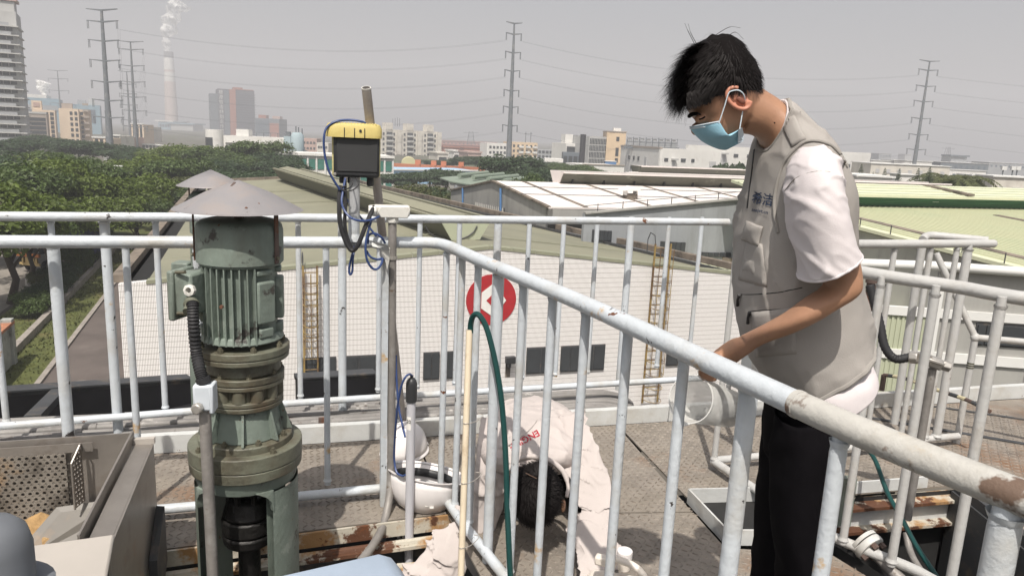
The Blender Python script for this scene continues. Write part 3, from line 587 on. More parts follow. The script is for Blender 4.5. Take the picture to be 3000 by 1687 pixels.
strip('road', .12, 7.0, -20, 120, .02, M['asphalt']); strip('grass_verge', -5.3, -.15, -20, 120, .06, M['grass']); strip('kerb', -.15, .12, -20, 120, .14, M['kerb'])
strip('paved_yard', -60, -5.6, -20, 75, .016, M['concrete']); strip('verge_right', 7.0, 9.2, -20, 80, .05, M['grass'])
for i in range(12): strip('paving_strip', -9.6, -7.2, -10 + i * 5, -5.15 + i * 5, .05, M['paving'])
gb = B()
for i in range(5200):
    L = rng.uniform(10, 75); o_ = rng.uniform(-5.2, -.3); p = k1 + RN * o_ + ROADD * L; a = rng.uniform(0, 6.3); h = rng.uniform(.06, .2); w_ = .07
    gb.poly([(p.x - w_ * math.cos(a), p.y - w_ * math.sin(a), GZ + .05), (p.x + w_ * math.cos(a), p.y + w_ * math.sin(a), GZ + .05), (p.x + rng.uniform(-.1, .1), p.y + rng.uniform(-.1, .1), GZ + .06 + h)])
M['blade'] = mat('grass_blades', (.09, .10, .03), .9, island=.5, var=.3)
part('grass', gb, M['blade'], kind='stuff', fixn=False)
p = Z(233, 1124, GZ + .03); t = thing('manhole', 'round manhole cover on the asphalt lane', 'manhole cover', None, p)
part('frame', B().lathe([(.32, .0), (.36, .02), (.5, .015)], (0, 0, 0), 24, cap=False), M['kerb'], t, world=False); part('cover', B().lathe([(.0, .012), (.32, .012)], (0, 0, 0), 20, cap=False), M['dgrey'], t, world=False)
p = Z(143, 1128, GZ + .04); solo('drain_grate', B().box(p, (.8, .5, .04), rot=R(20)), M['dgrey'], 'dark rectangular drain grate beside the lane kerb', 'drain')
# low white pipe edging between verge and bushes
pa = Z(80, 1000, GZ); t = thing('edge_wall', 'low pale kerb wall between the verge and the bushes', 'wall')
for i in range(14): part('block', B().beam(pa + ROADD * (i * 3 - 8) + UPZ * .25, pa + ROADD * (i * 3 - 5.05) + UPZ * .25, .35, .5), M['kerb'], t)
pb = Z(40, 1010, GZ + 1.0); t = thing('plaster_wall', 'stained white plaster wall with pillars and terracotta coping at left', 'wall')
wb = Vector((*pb.xy, GZ)); wa = wb - ROADD * 16
part('panel', B().prism([wa, wb, wb + UPZ * 2.2, wa + UPZ * 2.2], RN * -.25), M['oldwall'], t); part('coping', B().prism([wa + UPZ * 2.2 + RN * .15, wb + UPZ * 2.2 + RN * .15, wb + UPZ * 2.35 + RN * .15, wa + UPZ * 2.35 + RN * .15], RN * -.6), M['terra'], t)
for i in range(5): part('pillar', B().box(wb - ROADD * (i * 3.4 + .3) + UPZ * 1.25 - RN * .12, (.5, .5, 2.5), rot=R(20)), M['oldwall'], t)
# truck and red pillar
p = Z(88, 800, GZ); t = thing('flatbed_truck', 'blue flatbed truck with orange tail beam parked under the trees', 'truck', None, p, R(-14))
Mt = dict(o=mat('faded_orange_paint', (.50, .17, .05), .6, vs_=4), y=mat('dull_yellow_paint', (.46, .34, .15), .6, vs_=3), b=mat('dark_blue_paint', (.03, .045, .13), .5))
part('tail_beam', B().box((0, 0, 1.55), (2.3, .2, .28)), Mt['o'], t, world=False); part('underframe', B().box((0, .1, .75), (2.1, .15, .2)).box((-.7, .1, 1.05), (.16, .15, .5)).box((.7, .1, 1.05), (.16, .15, .5)).box((0, .12, 1.1), (.9, .1, .5)), Mt['y'], t, world=False)
part('bed', B().box((0, 2.6, 1.75), (2.3, 5.2, .14)), M['dgrey'], t, world=False); part('cab', B().box((0, 6.1, 2.0), (2.2, 1.7, 2.2)).box((0, 6.3, 3.2), (2.0, 1.2, .3)), Mt['b'], t, world=False, bevel=.12)
for s in (-.95, -.1, .95): part('stake', B().tube([(s, .1, 1.8), (s, .1, 3.2)], .035, 6), F['frame'], t, world=False)
part('rail', B().tube([(-1.1, .1, 2.5), (1.1, .1, 2.5)], .03, 6), F['frame'], t, world=False); part('load', B().box((-.35, 3, 2.3), (1.3, 2.4, 1.0)), Mt['b'], t, world=False, bevel=.1)
for s in (-.85, .85):
    for yy in (.9, 5.9): part('wheel', B().lathe([(.2, -.14), (.48, -.14), (.5, 0), (.48, .14), (.2, .14)], (s, yy, .5), 16, axis=(1, 0, 0)), M['wheels'], t, world=False, smooth=True)
p = Z(222, 725, GZ); t = thing('gate_pillar', 'red brick gate pillar under the left trees', 'pillar', None, p)
Mb = mat('red_brick_paint', (.33, .07, .045), .8, vs_=2, bump=.3)
part('shaft', B().box((0, 0, 2.6), (1.1, 1.1, 5.2)), Mb, t, world=False)
for k in range(6): part('course', B().box((0, 0, .6 + k * .85), (1.3, 1.3, .18)), Mb, t, world=False)
part('cap', B().box((0, 0, 5.35), (1.5, 1.5, .3)), Mb, t, world=False)
for i, (px, py, h) in enumerate([(268, 705, 6.5), (345, 640, 7)]):
    p = Z(px, py, GZ); t = thing('lamp_post', ['white lamp post right of the red gate pillar', 'white lamp post in the gap before the long roof'][i], 'lamp post', 'white lamp posts', p)
    part('pole', B().tube([(0, 0, 0), (0, 0, h)], [.09, .06], 8), F['frame'], t, world=False); part('lamp', B().box((.5, 0, h), (1.2, .25, .12)), F['frame'], t, world=False)
# ------------------------------------------------------------------ trees
def leafmat(name, c): 
    m_ = mat(name, c, .5, island=.55, var=.3, vs_=.5, spec=.35); n = m_.node_tree.nodes; l = m_.node_tree.links
    p_ = [q for q in n if q.type == 'BSDF_PRINCIPLED'][0]; o_ = [q for q in n if q.type == 'OUTPUT_MATERIAL'][0]
    tr = n.new('ShaderNodeBsdfTranslucent'); mx = n.new('ShaderNodeMixShader'); mx.inputs[0].default_value = .28
    tr.inputs['Color'].default_value = (c[0] * 1.6, c[1] * 1.7, c[2] * .8, 1); l.new(p_.outputs[0], mx.inputs[1]); l.new(tr.outputs[0], mx.inputs[2]); l.new(mx.outputs[0], o_.inputs[0]); return m_
LM = [leafmat('bright_green_leaves', (.088, .122, .022)), leafmat('mid_green_leaves', (.062, .094, .026)), leafmat('dark_green_leaves', (.036, .062, .026)), leafmat('olive_leaves', (.072, .082, .03))]
M['bark'] = mat('grey_brown_bark', (.07, .055, .042), .9, var=.3, vs_=2, bump=.5)
M['lime'] = mat('whitewashed_bark', (.42, .40, .37), .9, var=.2, vs_=3)
def crown_mesh(seed, n_leaf, flat=.75, leaf=.075, lob=11, spread=.62, lo=-.35):
    g = np.random.default_rng(seed); L = []
    for i in range(lob):
        a = g.uniform(0, 6.28); r_ = spread * math.sqrt(g.uniform(0, 1)); z = g.uniform(lo, .55) * (1 - .5 * r_)
        L.append((np.array([r_ * math.cos(a), r_ * math.sin(a), z * flat]), g.uniform(.26, .44)))
    L.append((np.array([0, 0, 0.1]), .5)); W = np.array([q[1] ** 2 for q in L]); W /= W.sum()
    v = []; f = []
    for i in range(n_leaf):
        k = g.choice(len(L), p=W); c, r_ = L[k]; d = g.normal(size=3); d /= np.linalg.norm(d)
        if d[2] < -.3: d[2] *= -.6
        bump_ = 1 + .22 * math.sin(7 * d[0] + k) * math.sin(6 * d[1] + 2 * k)
        p = c + d * r_ * np.array([1, 1, flat]) * bump_ * (g.uniform(.35, 1) ** .35)
        nrm = d + g.normal(size=3) * .55 + np.array([0, 0, .35]); nrm /= np.linalg.norm(nrm); x = np.cross(nrm, g.normal(size=3)); x /= np.linalg.norm(x); y = np.cross(nrm, x)
        s_ = leaf * g.uniform(.55, 1.25); b0 = len(v)
        v += [tuple(p - x * s_ * .5), tuple(p + y * s_ * .32 + nrm * s_ * .12), tuple(p + x * s_ * .55), tuple(p - y * s_ * .32 + nrm * s_ * .12)]; f.append((b0, b0 + 1, b0 + 2, b0 + 3))
    me = bpy.data.meshes.new('crown'); me.from_pydata(v, [], f); return me
CR = {}
for mi in range(4):
    for s in range(2):
        me = crown_mesh(10 + mi * 3 + s, 9000, leaf=.078, lob=14); me.materials.append(LM[mi]); CR[(mi, s)] = me
FLATC = crown_mesh(77, 5200, flat=.42, leaf=.10, lob=14, spread=.75, lo=-.1); FLATC.materials.append(LM[2])
def trunk_mesh(seed, white):
    g = np.random.default_rng(seed); b_ = B(); b_.tube([(0, 0, 0), (.05, .02, .2), (.02, -.04, .45), (.0, 0, .75)], [.034, .026, .022, .012], 8)
    for i in range(6):
        a = i * 1.05 + g.uniform(0, .5); z = .28 + .05 * i; b_.tube([(.03, 0, z), (.13 * math.cos(a), .13 * math.sin(a), z + .13), (.24 * math.cos(a), .24 * math.sin(a), z + .3)], [.014, .010, .004], 6)
    return b_
TR = []
for s in range(2):
    me = mesh_of('trunk', trunk_mesh(s, 0)); me.materials.append(M['bark']); me.shade_smooth(); TR.append(me)
LIME = mesh_of('whitewash', B().lathe([(.037, 0), (.031, .13)], (0, 0, 0), 8, cap=False)); LIME.materials.append(M['lime'])
def tree(label, p, h, rad, mi=0, var=0, group=None, trunk=True, flat=False, lime=False, cz=.62, name='broadleaf_tree', cat='tree', vs__=None):
    t = thing(name, label, cat, group, p, random.uniform(0, 6.28))
    c = bpy.data.objects.new('crown', FLATC if flat else CR[(mi, var)]); link(c, t, False); c.location = (0, 0, h * cz)
    sz = (h * (1 - cz)) / (.40 if flat else .70); c.scale = (rad, rad, vs__ or sz)
    if trunk:
        k = bpy.data.objects.new('trunk', TR[var]); link(k, t, False); k.scale = (h * .95,) * 3
        if lime: q = bpy.data.objects.new('whitewash', LIME); link(q, t, False); q.scale = (h * .95,) * 3
    return t
ORD = ['first', 'second', 'third', 'fourth', 'fifth', 'sixth', 'seventh', 'eighth', 'ninth', 'tenth', 'eleventh', 'twelfth']
TONE = ['bright green', 'mid green', 'dark green', 'olive green']
def tree_row(rowname, items, group, mi_seq, rad, lime=False, flat=False, cat='tree'):
    """items: (column of trunk, row of the crown top, distance, radius or None)"""
    for i, q in enumerate(items):
        px, yt, d = q[:3]; mi = mi_seq[i % len(mi_seq)]; top = Y(px, yt, d); h = top.z - GZ
        tree('%s tree, %s from the left in the %s' % (TONE[mi], ORD[i], rowname), Vector((top.x, top.y, GZ)), h, q[3] if len(q) > 3 else rad, mi, i % 2, group, lime=lime and i % 2 == 0, flat=flat)
tree_row('row under the near left rail', [(-90, 560, 46), (-5, 500, 50), (60, 560, 56), (120, 545, 60), (195, 560, 66)], 'broadleaf trees along the lane', [0, 0, 1, 0, 0], 4.6, lime=True)
tree_row('bright front row of the left wood', [(-60, 470, 62), (40, 462, 64), (112, 438, 70), (185, 442, 72), (250, 441, 76, 4.4), (318, 500, 74), (395, 490, 80), (300, 560, 66, 4), (400, 575, 74, 3.6)], 'broadleaf trees along the lane', [0, 1, 0, 0, 1, 0, 0, 0, 1], 5.2)
tree_row('second row of the left wood', [(-20, 440, 100), (85, 436, 105), (170, 430, 110), (300, 470, 100), (380, 452, 105), (440, 438, 110), (500, 450, 105), (470, 520, 88, 5), (540, 500, 95, 5)], 'broadleaf trees along the lane', [2, 0, 1, 1, 0, 0, 1, 1, 3], 6.4)
tree_row('dark back row by the pylons', [(45, 404, 170), (105, 385, 230), (180, 402, 200), (228, 408, 190), (270, 410, 185), (340, 412, 190), (400, 432, 170), (450, 430, 165), (520, 428, 160)], 'broadleaf trees far left', [2, 2, 2, 2, 2, 2, 2, 2, 0], 9)
tree_row('clump before the curved white office', [(560, 410, 150, 7.5), (600, 425, 140, 7), (640, 462, 125), (700, 445, 140, 7), (752, 398, 150, 7.2), (800, 430, 145, 7), (850, 460, 130, 6.5)], 'broadleaf trees before the white offices', [0, 1, 2, 1, 1, 2, 2], 6.8)
tree_row('low clump behind the mixer cap', [(560, 505, 105), (620, 500, 110), (690, 492, 108), (760, 488, 105), (830, 488, 100), (890, 492, 95, 5), (940, 500, 92, 4.5), (975, 510, 90, 4)], 'broadleaf trees before the white offices', [1, 2, 2, 2, 2, 3, 3, 3], 6.4)
tree_row('olive thicket behind the leaning pipe', [(1120, 528, 78), (1170, 520, 82), (1225, 516, 84), (1275, 524, 82), (1310, 545, 78, 3.5), (1200, 548, 74, 4)], 'olive thicket behind the long roof', [3, 3, 3, 2, 3, 3], 5)
tree_row('sparse group before the blue hall', [(1165, 505, 150), (1215, 500, 160), (1262, 498, 150), (1310, 492, 155), (1340, 508, 150, 5)], 'trees before the blue hall', [2, 3, 2, 3, 2], 6, flat=True)
tree_row('hazy row beneath the white blocks', [(1300, 468, 260), (1350, 462, 270), (1400, 456, 250), (1430, 452, 240), (1455, 462, 230), (1620, 466, 230, 9), (1665, 474, 200, 8), (1705, 480, 170, 6.5), (1745, 490, 170, 5)], 'hazy trees beneath the white blocks', [2, 2, 2, 2, 2, 2, 1, 1, 1], 10)
p = Y(1530, 449, 135); tree('wide dark spreading tree at the foot of the middle pylon', Vector((p.x, p.y, GZ)), p.z - GZ, 8.5, 2, 0, flat=False)
p = Y(1500, 480, 120); tree('dark green tree leaning left of the wide spreading tree', Vector((p.x, p.y, GZ)), p.z - GZ, 6, 2, 1)
p = Y(1585, 470, 125); tree('dark green tree filling the right side of the spreading tree', Vector((p.x, p.y, GZ)), p.z - GZ, 6, 2, 1)
for i, (px, yt) in enumerate([(1520, 520), (1562, 500), (1590, 530)]):
    p = Y(px, yt, 88); tree('loose mid green shrub tree, %s from the left behind the white roof edge' % ORD[i], Vector((p.x, p.y, GZ)), p.z - GZ, 3.6, 1, i % 2, 'loose trees behind the white roof')
p = Y(2130, 467, 130); tree('dark flat topped tree before the white factory', Vector((p.x, p.y, GZ)), p.z - GZ, 5, 2, 0, flat=True)
p = Y(1812, 497, 140); tree('low dark bush above the white roof ridge', Vector((p.x, p.y, GZ)), p.z - GZ, 4, 2, 0, flat=True)
p = Y(2960, 500, 130); tree('dark tree behind the floodlights at right', Vector((p.x, p.y, GZ)), p.z - GZ, 6, 2, 1)
# conifers and palms on the right
def conifer_mesh(seed):
    g = np.random.default_rng(seed); b_ = B()
    for k in range(15):
        z = .12 + .86 * k / 14; r_ = .26 * (1 - (k / 15) ** 1.2) + .02
        for j in range(11):
            a = j * .571 + k * .9 + g.uniform(-.15, .15); c, s = math.cos(a), math.sin(a); rr = r_ * g.uniform(.75, 1.1)
            for q in range(5):
                u0, u1 = q / 5, (q + 1) / 5; wd = .03 * (1.15 - u0)
                zz = z - .03 * math.sin(u0 * 3) + .035 * u0 * u0
                x0, x1 = rr * u0, rr * u1
                b_.poly([(c * x0 - s * wd, s * x0 + c * wd, zz - .02), (c * x1, s * x1, zz + .012), (c * x0 + s * wd, s * x0 - c * wd, zz - .02), (c * x0, s * x0, zz + .012)])
    me = mesh_of('crown', b_); me.materials.append(LM[2]); return me
CON = [conifer_mesh(1), conifer_mesh(2)]
for i, (px, yt, d, lab) in enumerate([(2525, 481, 105, 'dark layered conifer by the corner of the white factory'), (2559, 503, 120, 'smallest conifer right of the white factory corner'), (2594, 492, 105, 'dark conifer before the cream hall, left of the pylon foot'), (2636, 494, 98, 'largest conifer just left of the pylon foot'), (2692, 493, 95, 'bushy dark conifer right of the pylon foot'), (2726, 488, 98, 'tall tiered conifer left of the palms')]):
    p = Y(px, yt, d); h = p.z - GZ; t = thing('conifer', lab, 'tree', 'conifers along the right horizon', (p.x, p.y, GZ), i)
    c = bpy.data.objects.new('crown', CON[i % 2]); link(c, t, False); c.scale = ((2.9, 2.9, 3.4) if i != 1 else (1.4, 1.4, 1.7)); c.location = (0, 0, h - c.scale[2])
    k = bpy.data.objects.new('trunk', TR[0]); link(k, t, False); k.scale = (h * .12, h * .12, h * 1.2)
def palm_mesh():
    b_ = B(); g = np.random.default_rng(5)
    for j in range(16):
        a = j * .393 + g.uniform(-.1, .1); el = g.uniform(.1, 1.1); c, s = math.cos(a), math.sin(a); P = []
        for q in range(7):
            u = q / 6; P.append(Vector((c * u * .42, s * u * .42, .80 + .22 * el * u - .30 * u * u)))
        for q in range(6):
            for sd in (-1, 1):
                for h_ in range(2):
                    m0 = P[q].lerp(P[q + 1], h_ * .5); b_.poly([m0, m0 + (P[q + 1] - P[q]) * .6, m0 + Vector((-s * sd * .10, c * sd * .10, -.035)) * (1 - q / 8) + (P[q + 1] - P[q]) * .9])
    me = mesh_of('crown', b_); me.materials.append(LM[3]); return me
PM = palm_mesh(); PT = mesh_of('trunk', B().tube([(0, 0, 0), (.01, 0, .4), (0, 0, .8)], [.03, .022, .018], 8)); PT.materials.append(M['bark'])
for i, (px, yt, d) in enumerate([(2752, 494, 100), (2775, 488, 104), (2800, 500, 96), (2826, 492, 102), (2845, 498, 98)]):
    p = Y(px, yt, d); h = (p.z - GZ) / .92; t = thing('palm_tree', 'dark palm, %s from the left in the clump at right' % ORD[i], 'palm tree', 'palms at right', (p.x, p.y, GZ), i)
    for nm, me in (('crown', PM), ('trunk', PT)): c = bpy.data.objects.new(nm, me); link(c, t, False); c.scale = (h * .8, h * .8, h)
tree_row('low thicket under the palms', [(2745, 505, 105, 3), (2790, 505, 108, 3.4), (2830, 508, 105, 3.2)], 'thicket under the palms', [2], 3)
# roadside bushes
for i, (px, py, h, rad, mi) in enumerate([(104, 930, 1.9, 1.5, 1), (135, 900, 2.2, 1.6, 2), (165, 870, 2.0, 1.5, 2), (185, 840, 2.4, 1.8, 2), (215, 800, 2.6, 1.9, 1), (245, 770, 2.6, 2, 2), (262, 745, 2.8, 2.2, 1), (285, 720, 3, 2.2, 2), (120, 850, 1.6, 1.3, 3), (330, 690, 3.2, 2.4, 2), (355, 670, 3.4, 2.6, 1)]):
    p = Z(px, py, GZ); tree('%s bush, %s along the verge counting from the plaster wall' % (TONE[mi], ORD[i]), p, h, rad, mi, i % 2, 'bushes along the verge', trunk=False, cz=.45, name='bush', cat='bush')
# ------------------------------------------------------------------ long tiled workshop with the red emblem
M['tile'] = mat('white_ceramic_tile', (.80, .785, .77), .35, var=.02)
def add_brick(m_, w_, h_, mortar, mc, rot=None):
    n = m_.node_tree.nodes; l = m_.node_tree.links; p_ = [q for q in n if q.type == 'BSDF_PRINCIPLED'][0]
    tc = n.new('ShaderNodeTexCoord'); sx = n.new('ShaderNodeSeparateXYZ'); cx = n.new('ShaderNodeCombineXYZ'); l.new(tc.outputs['Object'], sx.inputs[0]); l.new(sx.outputs[0], cx.inputs[0]); l.new(sx.outputs[2], cx.inputs[1])
    b_ = n.new('ShaderNodeTexBrick'); b_.offset = 0; b_.squash = 1; b_.inputs['Scale'].default_value = 1; b_.inputs['Brick Width'].default_value = w_; b_.inputs['Row Height'].default_value = h_; b_.inputs['Mortar Size'].default_value = mortar; b_.inputs['Mortar Smooth'].default_value = .1; b_.inputs['Bias'].default_value = 0
    l.new(cx.outputs[0], b_.inputs['Vector']); src = p_.inputs['Base Color'].links[0].from_socket
    l.new(src, b_.inputs['Color1']); l.new(src, b_.inputs['Color2']); b_.inputs['Mortar'].default_value = (*mc, 1); l.new(b_.outputs['Color'], p_.inputs['Base Color'])
add_brick(M['tile'], .052, .21, .006, (.19, .16, .145))
M['tilered'] = mat('red_painted_tile', (.40, .022, .03), .4, var=.1, vs_=2); add_brick(M['tilered'], .052, .21, .005, (.24, .04, .04))
M['roofg'] = mat('grey_green_roof_sheet', (.22, .215, .155), .7, var=.06, vs_=.3, spots=[((.165, .165, .12), .12, .45, .7), ((.27, .27, .20), .5, .62, .75)])
M['roofg2'] = mat('grey_green_roof_panel', (.24, .245, .175), .65, var=.08, vs_=.6)
M['gutter'] = mat('dirty_gutter_concrete', (.18, .15, .12), .9, var=.3, vs_=1.5, spots=[((.07, .06, .05), 1.2, .5, .65)])
M['void'] = mat('dark_slot_shade', (.012, .012, .012), .9)  # near-black, stands in for shade inside the vents and below the eave
M['palegreen'] = mat('pale_green_cladding', (.40, .425, .31), .6, var=.06, vs_=.5)
WP = Vector((0, 29.6, 0))
A_ = on_wall(346, 833, WP, U); Rr_ = on_wall(2200, 803, WP, U); Pk = on_wall(1438, 723, WP, U)
T = thing('tiled_workshop', 'long workshop with white tiled gable wall and grey green roof', 'building', None, (A_.x, A_.y, 0), AZ)
WT = WM[T].inverted(); def_ = lambda q: WT @ Vector(q)
xA, xR = 0., (Rr_ - A_).dot(U); ze = (A_.z + Rr_.z) / 2; zp = Pk.z; xP = (Pk - A_).dot(U)
def dl(deg): return Vector((-math.sin(R(deg) - AZ), math.cos(R(deg) - AZ), 0))      # local directions of eaves and ridge
dL, dP, dR_ = dl(20), dl(28.5), dl(30.5); LL, LP, LR = 52, 40, 62
cA, cP, cR = Vector((xA, .3, ze)), Vector((xP, .3, zp)), Vector((xR, .3, ze)); fA, fP, fR = cA + dL * LL, cP + dP * LP, cR + dR_ * LR
part('gable_wall', B().prism([(xA, 0, GZ), (xR, 0, GZ), (xR, 0, ze), (xP, 0, zp), (xA, 0, ze)], (0, .3, 0)), M['tile'], T, world=False)
part('side_wall', B().prism([cA - UPZ * .1, fA - UPZ * .1, fA * Vector((1, 1, 0)) + UPZ * GZ if False else Vector((fA.x, fA.y, GZ)), Vector((cA.x, cA.y, GZ))], (.25, 0, 0)), M['oldwall'], T, world=False)
part('side_wall', B().prism([cR - UPZ * .1, fR - UPZ * .1, Vector((fR.x, fR.y, GZ)), Vector((cR.x, cR.y, GZ))], (-.25, 0, 0)), M['oldwall'], T, world=False)
def grid_roof(c0, f0, c1, f1, n=10):
    b_ = B(); k = 12
    for i in range(n + 1):
        for j_ in range(k + 1):
            s = i / n; b_.v.append(tuple((c0.lerp(f0, s)).lerp(c1.lerp(f1, s), j_ / k) - UPZ * .04))
    for i in range(n):
        for j_ in range(k): q = i * (k + 1) + j_; b_.f.append((q, q + 1, q + k + 2, q + k + 1))
    return b_
part('roof', grid_roof(cA + Vector((.85, 0, 0)), fA + Vector((.85, 0, 0)), cP, fP), M['roofg'], T, world=False, smooth=True); part('roof', grid_roof(cP, fP, cR - Vector((.9, 0, 0)), fR - Vector((.9, 0, 0))), M['roofg'], T, world=False, smooth=True)
def slope_z(x): return zp + (ze - zp) * (abs(x - xP) / ((xP - xA) if x < xP else (xR - xP)))
for k in range(4):
    s = .10 + .2 * k; part('sheet_joint', B().beam(cA.lerp(fA, s) + Vector((1, 0, -.03)), cP.lerp(fP, s) + Vector((-.5, 0, -.03)), .10, .03).beam(cP.lerp(fP, s) + Vector((.5, 0, -.03)), cR.lerp(fR, s) + Vector((-1, 0, -.03)), .10, .03), M['roofg2'], T, world=False)
for a, b_ in ((xA + .9, xP), (xP, xR - .9)):
    n = 12
    for k in range(n):
        x0 = a + (b_ - a) * k / n; x1 = a + (b_ - a) * (k + .985) / n
        part('verge_panel', B().prism([(x0, -.03, slope_z(x0) + .03), (x1, -.03, slope_z(x1) + .03), (x1, -.03, slope_z(x1) - .10), (x0, -.03, slope_z(x0) - .10)], (0, .45, 0)), M['roofg2'], T, world=False)
ox = Vector((1, 0, 0))
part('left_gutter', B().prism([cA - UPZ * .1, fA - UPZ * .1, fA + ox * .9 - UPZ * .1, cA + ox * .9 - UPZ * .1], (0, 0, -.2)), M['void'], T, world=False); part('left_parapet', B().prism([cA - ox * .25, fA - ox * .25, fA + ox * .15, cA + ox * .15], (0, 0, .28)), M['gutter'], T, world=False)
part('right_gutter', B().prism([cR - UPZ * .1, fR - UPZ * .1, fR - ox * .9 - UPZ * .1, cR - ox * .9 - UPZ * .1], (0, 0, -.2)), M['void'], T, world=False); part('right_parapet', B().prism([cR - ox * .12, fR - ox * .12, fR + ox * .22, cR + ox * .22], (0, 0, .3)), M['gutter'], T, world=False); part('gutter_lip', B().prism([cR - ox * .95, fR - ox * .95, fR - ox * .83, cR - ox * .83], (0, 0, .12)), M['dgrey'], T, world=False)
part('far_parapet', B().prism([fA + UPZ * .1, fP + UPZ * .15, fR + UPZ * .1, fR - UPZ * .4, fP - UPZ * .3, fA - UPZ * .4], (0, .3, 0)), M['gutter'], T, world=False)
def monitor(par, o, d, L, zb, sc_=1.0, mside=None, mtop=None, mend=None, fl=1.0, h=.85, cap=True):
    """flared ridge ventilator starting at o, running along d"""
    o = Vector(o); d = Vector(d).normalized(); x = Vector((d.y, -d.x, 0)); s = sc_
    def q(a, z): return o + x * (a * s) + UPZ * (z * s)
    for sg in (-1, 1):
        part('vent_side', B().prism([q(sg * .75, zb), q(sg * 1.45 * fl, zb + h), q(sg * 1.40 * fl, zb + h + .05), q(sg * .69, zb)], d * L), mside, par, world=False)
        part('vent_lip', B().prism([q(sg * 1.46 * fl, zb + h), q(sg * 1.46 * fl, zb + h + .12), q(sg * 1.2 * fl, zb + h + .12), q(sg * 1.2 * fl, zb + h)], d * L), mtop, par, world=False)
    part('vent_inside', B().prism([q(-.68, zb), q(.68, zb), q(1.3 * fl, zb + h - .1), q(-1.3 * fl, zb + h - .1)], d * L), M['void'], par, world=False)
    if cap: part('vent_cap', B().prism([q(-.85, zb + h + .1), q(0, zb + h + .28), q(.85, zb + h + .1), q(.85, zb + h + .02), q(-.85, zb + h + .02)], d * L), mtop, par, world=False)
    part('vent_end', B().prism([q(-.78, zb), q(.78, zb), q(1.47 * fl, zb + h + .1), q(-1.47 * fl, zb + h + .1)], d * -.06), mend or mside, par, world=False)
M['ventside'] = mat('dull_dark_vent_sheet', (.12, .122, .095), .7, var=.1, vs_=.8)
monitor(T, cP + dP * 2.3, dP, LP - 2.5, -.1, .86, M['ventside'], M['roofg'], M['palegreen'], h=1.0)
for s in (-1, 1): part('hanging_chain', B().tube([WT @ PL(q[0], q[1], WM[T] @ (cP + dP * 2.2), (WM[T].to_3x3() @ dP)) for q in ([(1246, 662), (1256, 680), (1272, 692), (1290, 700)] if s < 0 else [(1398, 662), (1388, 680), (1372, 692), (1352, 700)])], .03, 5), M['dgrey'], T, world=False)
cz_ = def_(on_wall(1439, 878, WP, U)); r_ = 1.06
t = thing('emblem', 'round red painted emblem with white diamond mark on the tiled gable', 'sign', None, WM[T] @ Vector((cz_.x, -.03, cz_.z)), AZ)
part('disc', B().lathe([(r_, 0), (r_, .03)], (0, .03, 0), 48, axis=(0, -1, 0)), M['tilered'], t, world=False)
def flat(name, pts, m_, y): return part(name, B().prism([(a * .00685, y, -b_ * .00685) for a, b_ in pts], (0, .012, 0)), m_, t, world=False)
flat('diamond', [(-62, -46), (8, -100), (30, -85), (92, 5), (30, 84), (8, 100), (-62, 50)], M['white'], -.02)
flat('inner_mark', [(-32, 2), (2, -32), (36, 2), (2, 36)], M['tilered'], -.035); flat('inner_cut', [(52, -30), (74, 0), (52, 28), (40, 14), (52, 0), (40, -14)], M['tilered'], -.034)
def ladder(label, pxa, pxb, yt, yb, cage=True):
    a = def_(on_wall(pxa, 800, WP, U)); b_ = def_(on_wall(pxb, 800, WP, U)); x0, x1 = a.x, b_.x; zt = def_(on_wall(pxa, yt, WP, U)).z; zb = def_(on_wall(pxa, yb, WP, U)).z
    t = thing('wall_ladder', label, 'ladder', 'caged ladders on the tiled wall', WM[T] @ Vector(((x0 + x1) / 2, -.25, 0)), AZ); w_ = (x1 - x0) / 2
    My = M['ladder']
    for s in (-1, 1): part('rail', B().box((s * w_, 0, (zt + zb) / 2), (.07, .05, zt - zb)), My, t, world=False)
    n = int((zt - zb) / .42)
    for k in range(n): part('rung', B().tube([(-w_, 0, zb + .3 + k * .42), (w_, 0, zb + .3 + k * .42)], .02, 6), My, t, world=False)
    if cage:
        m_ = 9 if cage == 1 else 11
        for k in range(m_):
            z = zb + (.2 if cage == 2 else 2.0) + k * (zt - zb - .6 - (0 if cage == 2 else 1.8)) / m_
            part('hoop', B().tube([(w_ * 1.05 * math.cos(q), -.62 * math.sin(q) ** .8 if math.sin(q) > 0 else 0, z) for q in np.linspace(0, math.pi, 11)], .016, 5, up=(0, 0, 1)), My, t, world=False)
        for q in (.6, 1.57, 2.5): part('cage_strap', B().box((w_ * 1.05 * math.cos(q), -.62 * math.sin(q) ** .8, (zt + zb) / 2 + .6), (.03, .02, (zt - zb) - 1.6)), My, t, world=False)
    part('top_loop', B().tube([(-w_, 0, zt), (-w_, .1, zt + .35), (-w_, .5, zt + .42), (-w_, .7, zt + .1), (-w_, .7, zt - .5)], .022, 6), M['dgrey'], t, world=False)
M['ladder'] = mat('rusty_yellow_paint', (.27, .19, .065), .6, var=.2, vs_=3, spots=[((.14, .085, .045), 2, .46, .56)])
ladder('rusty yellow ladder on the tiled wall left of the emblem', 887, 928, 775, 1130, 1); ladder('tall caged yellow ladder on the tiled wall right of the emblem', 1905, 1950, 712, 1172, 2)
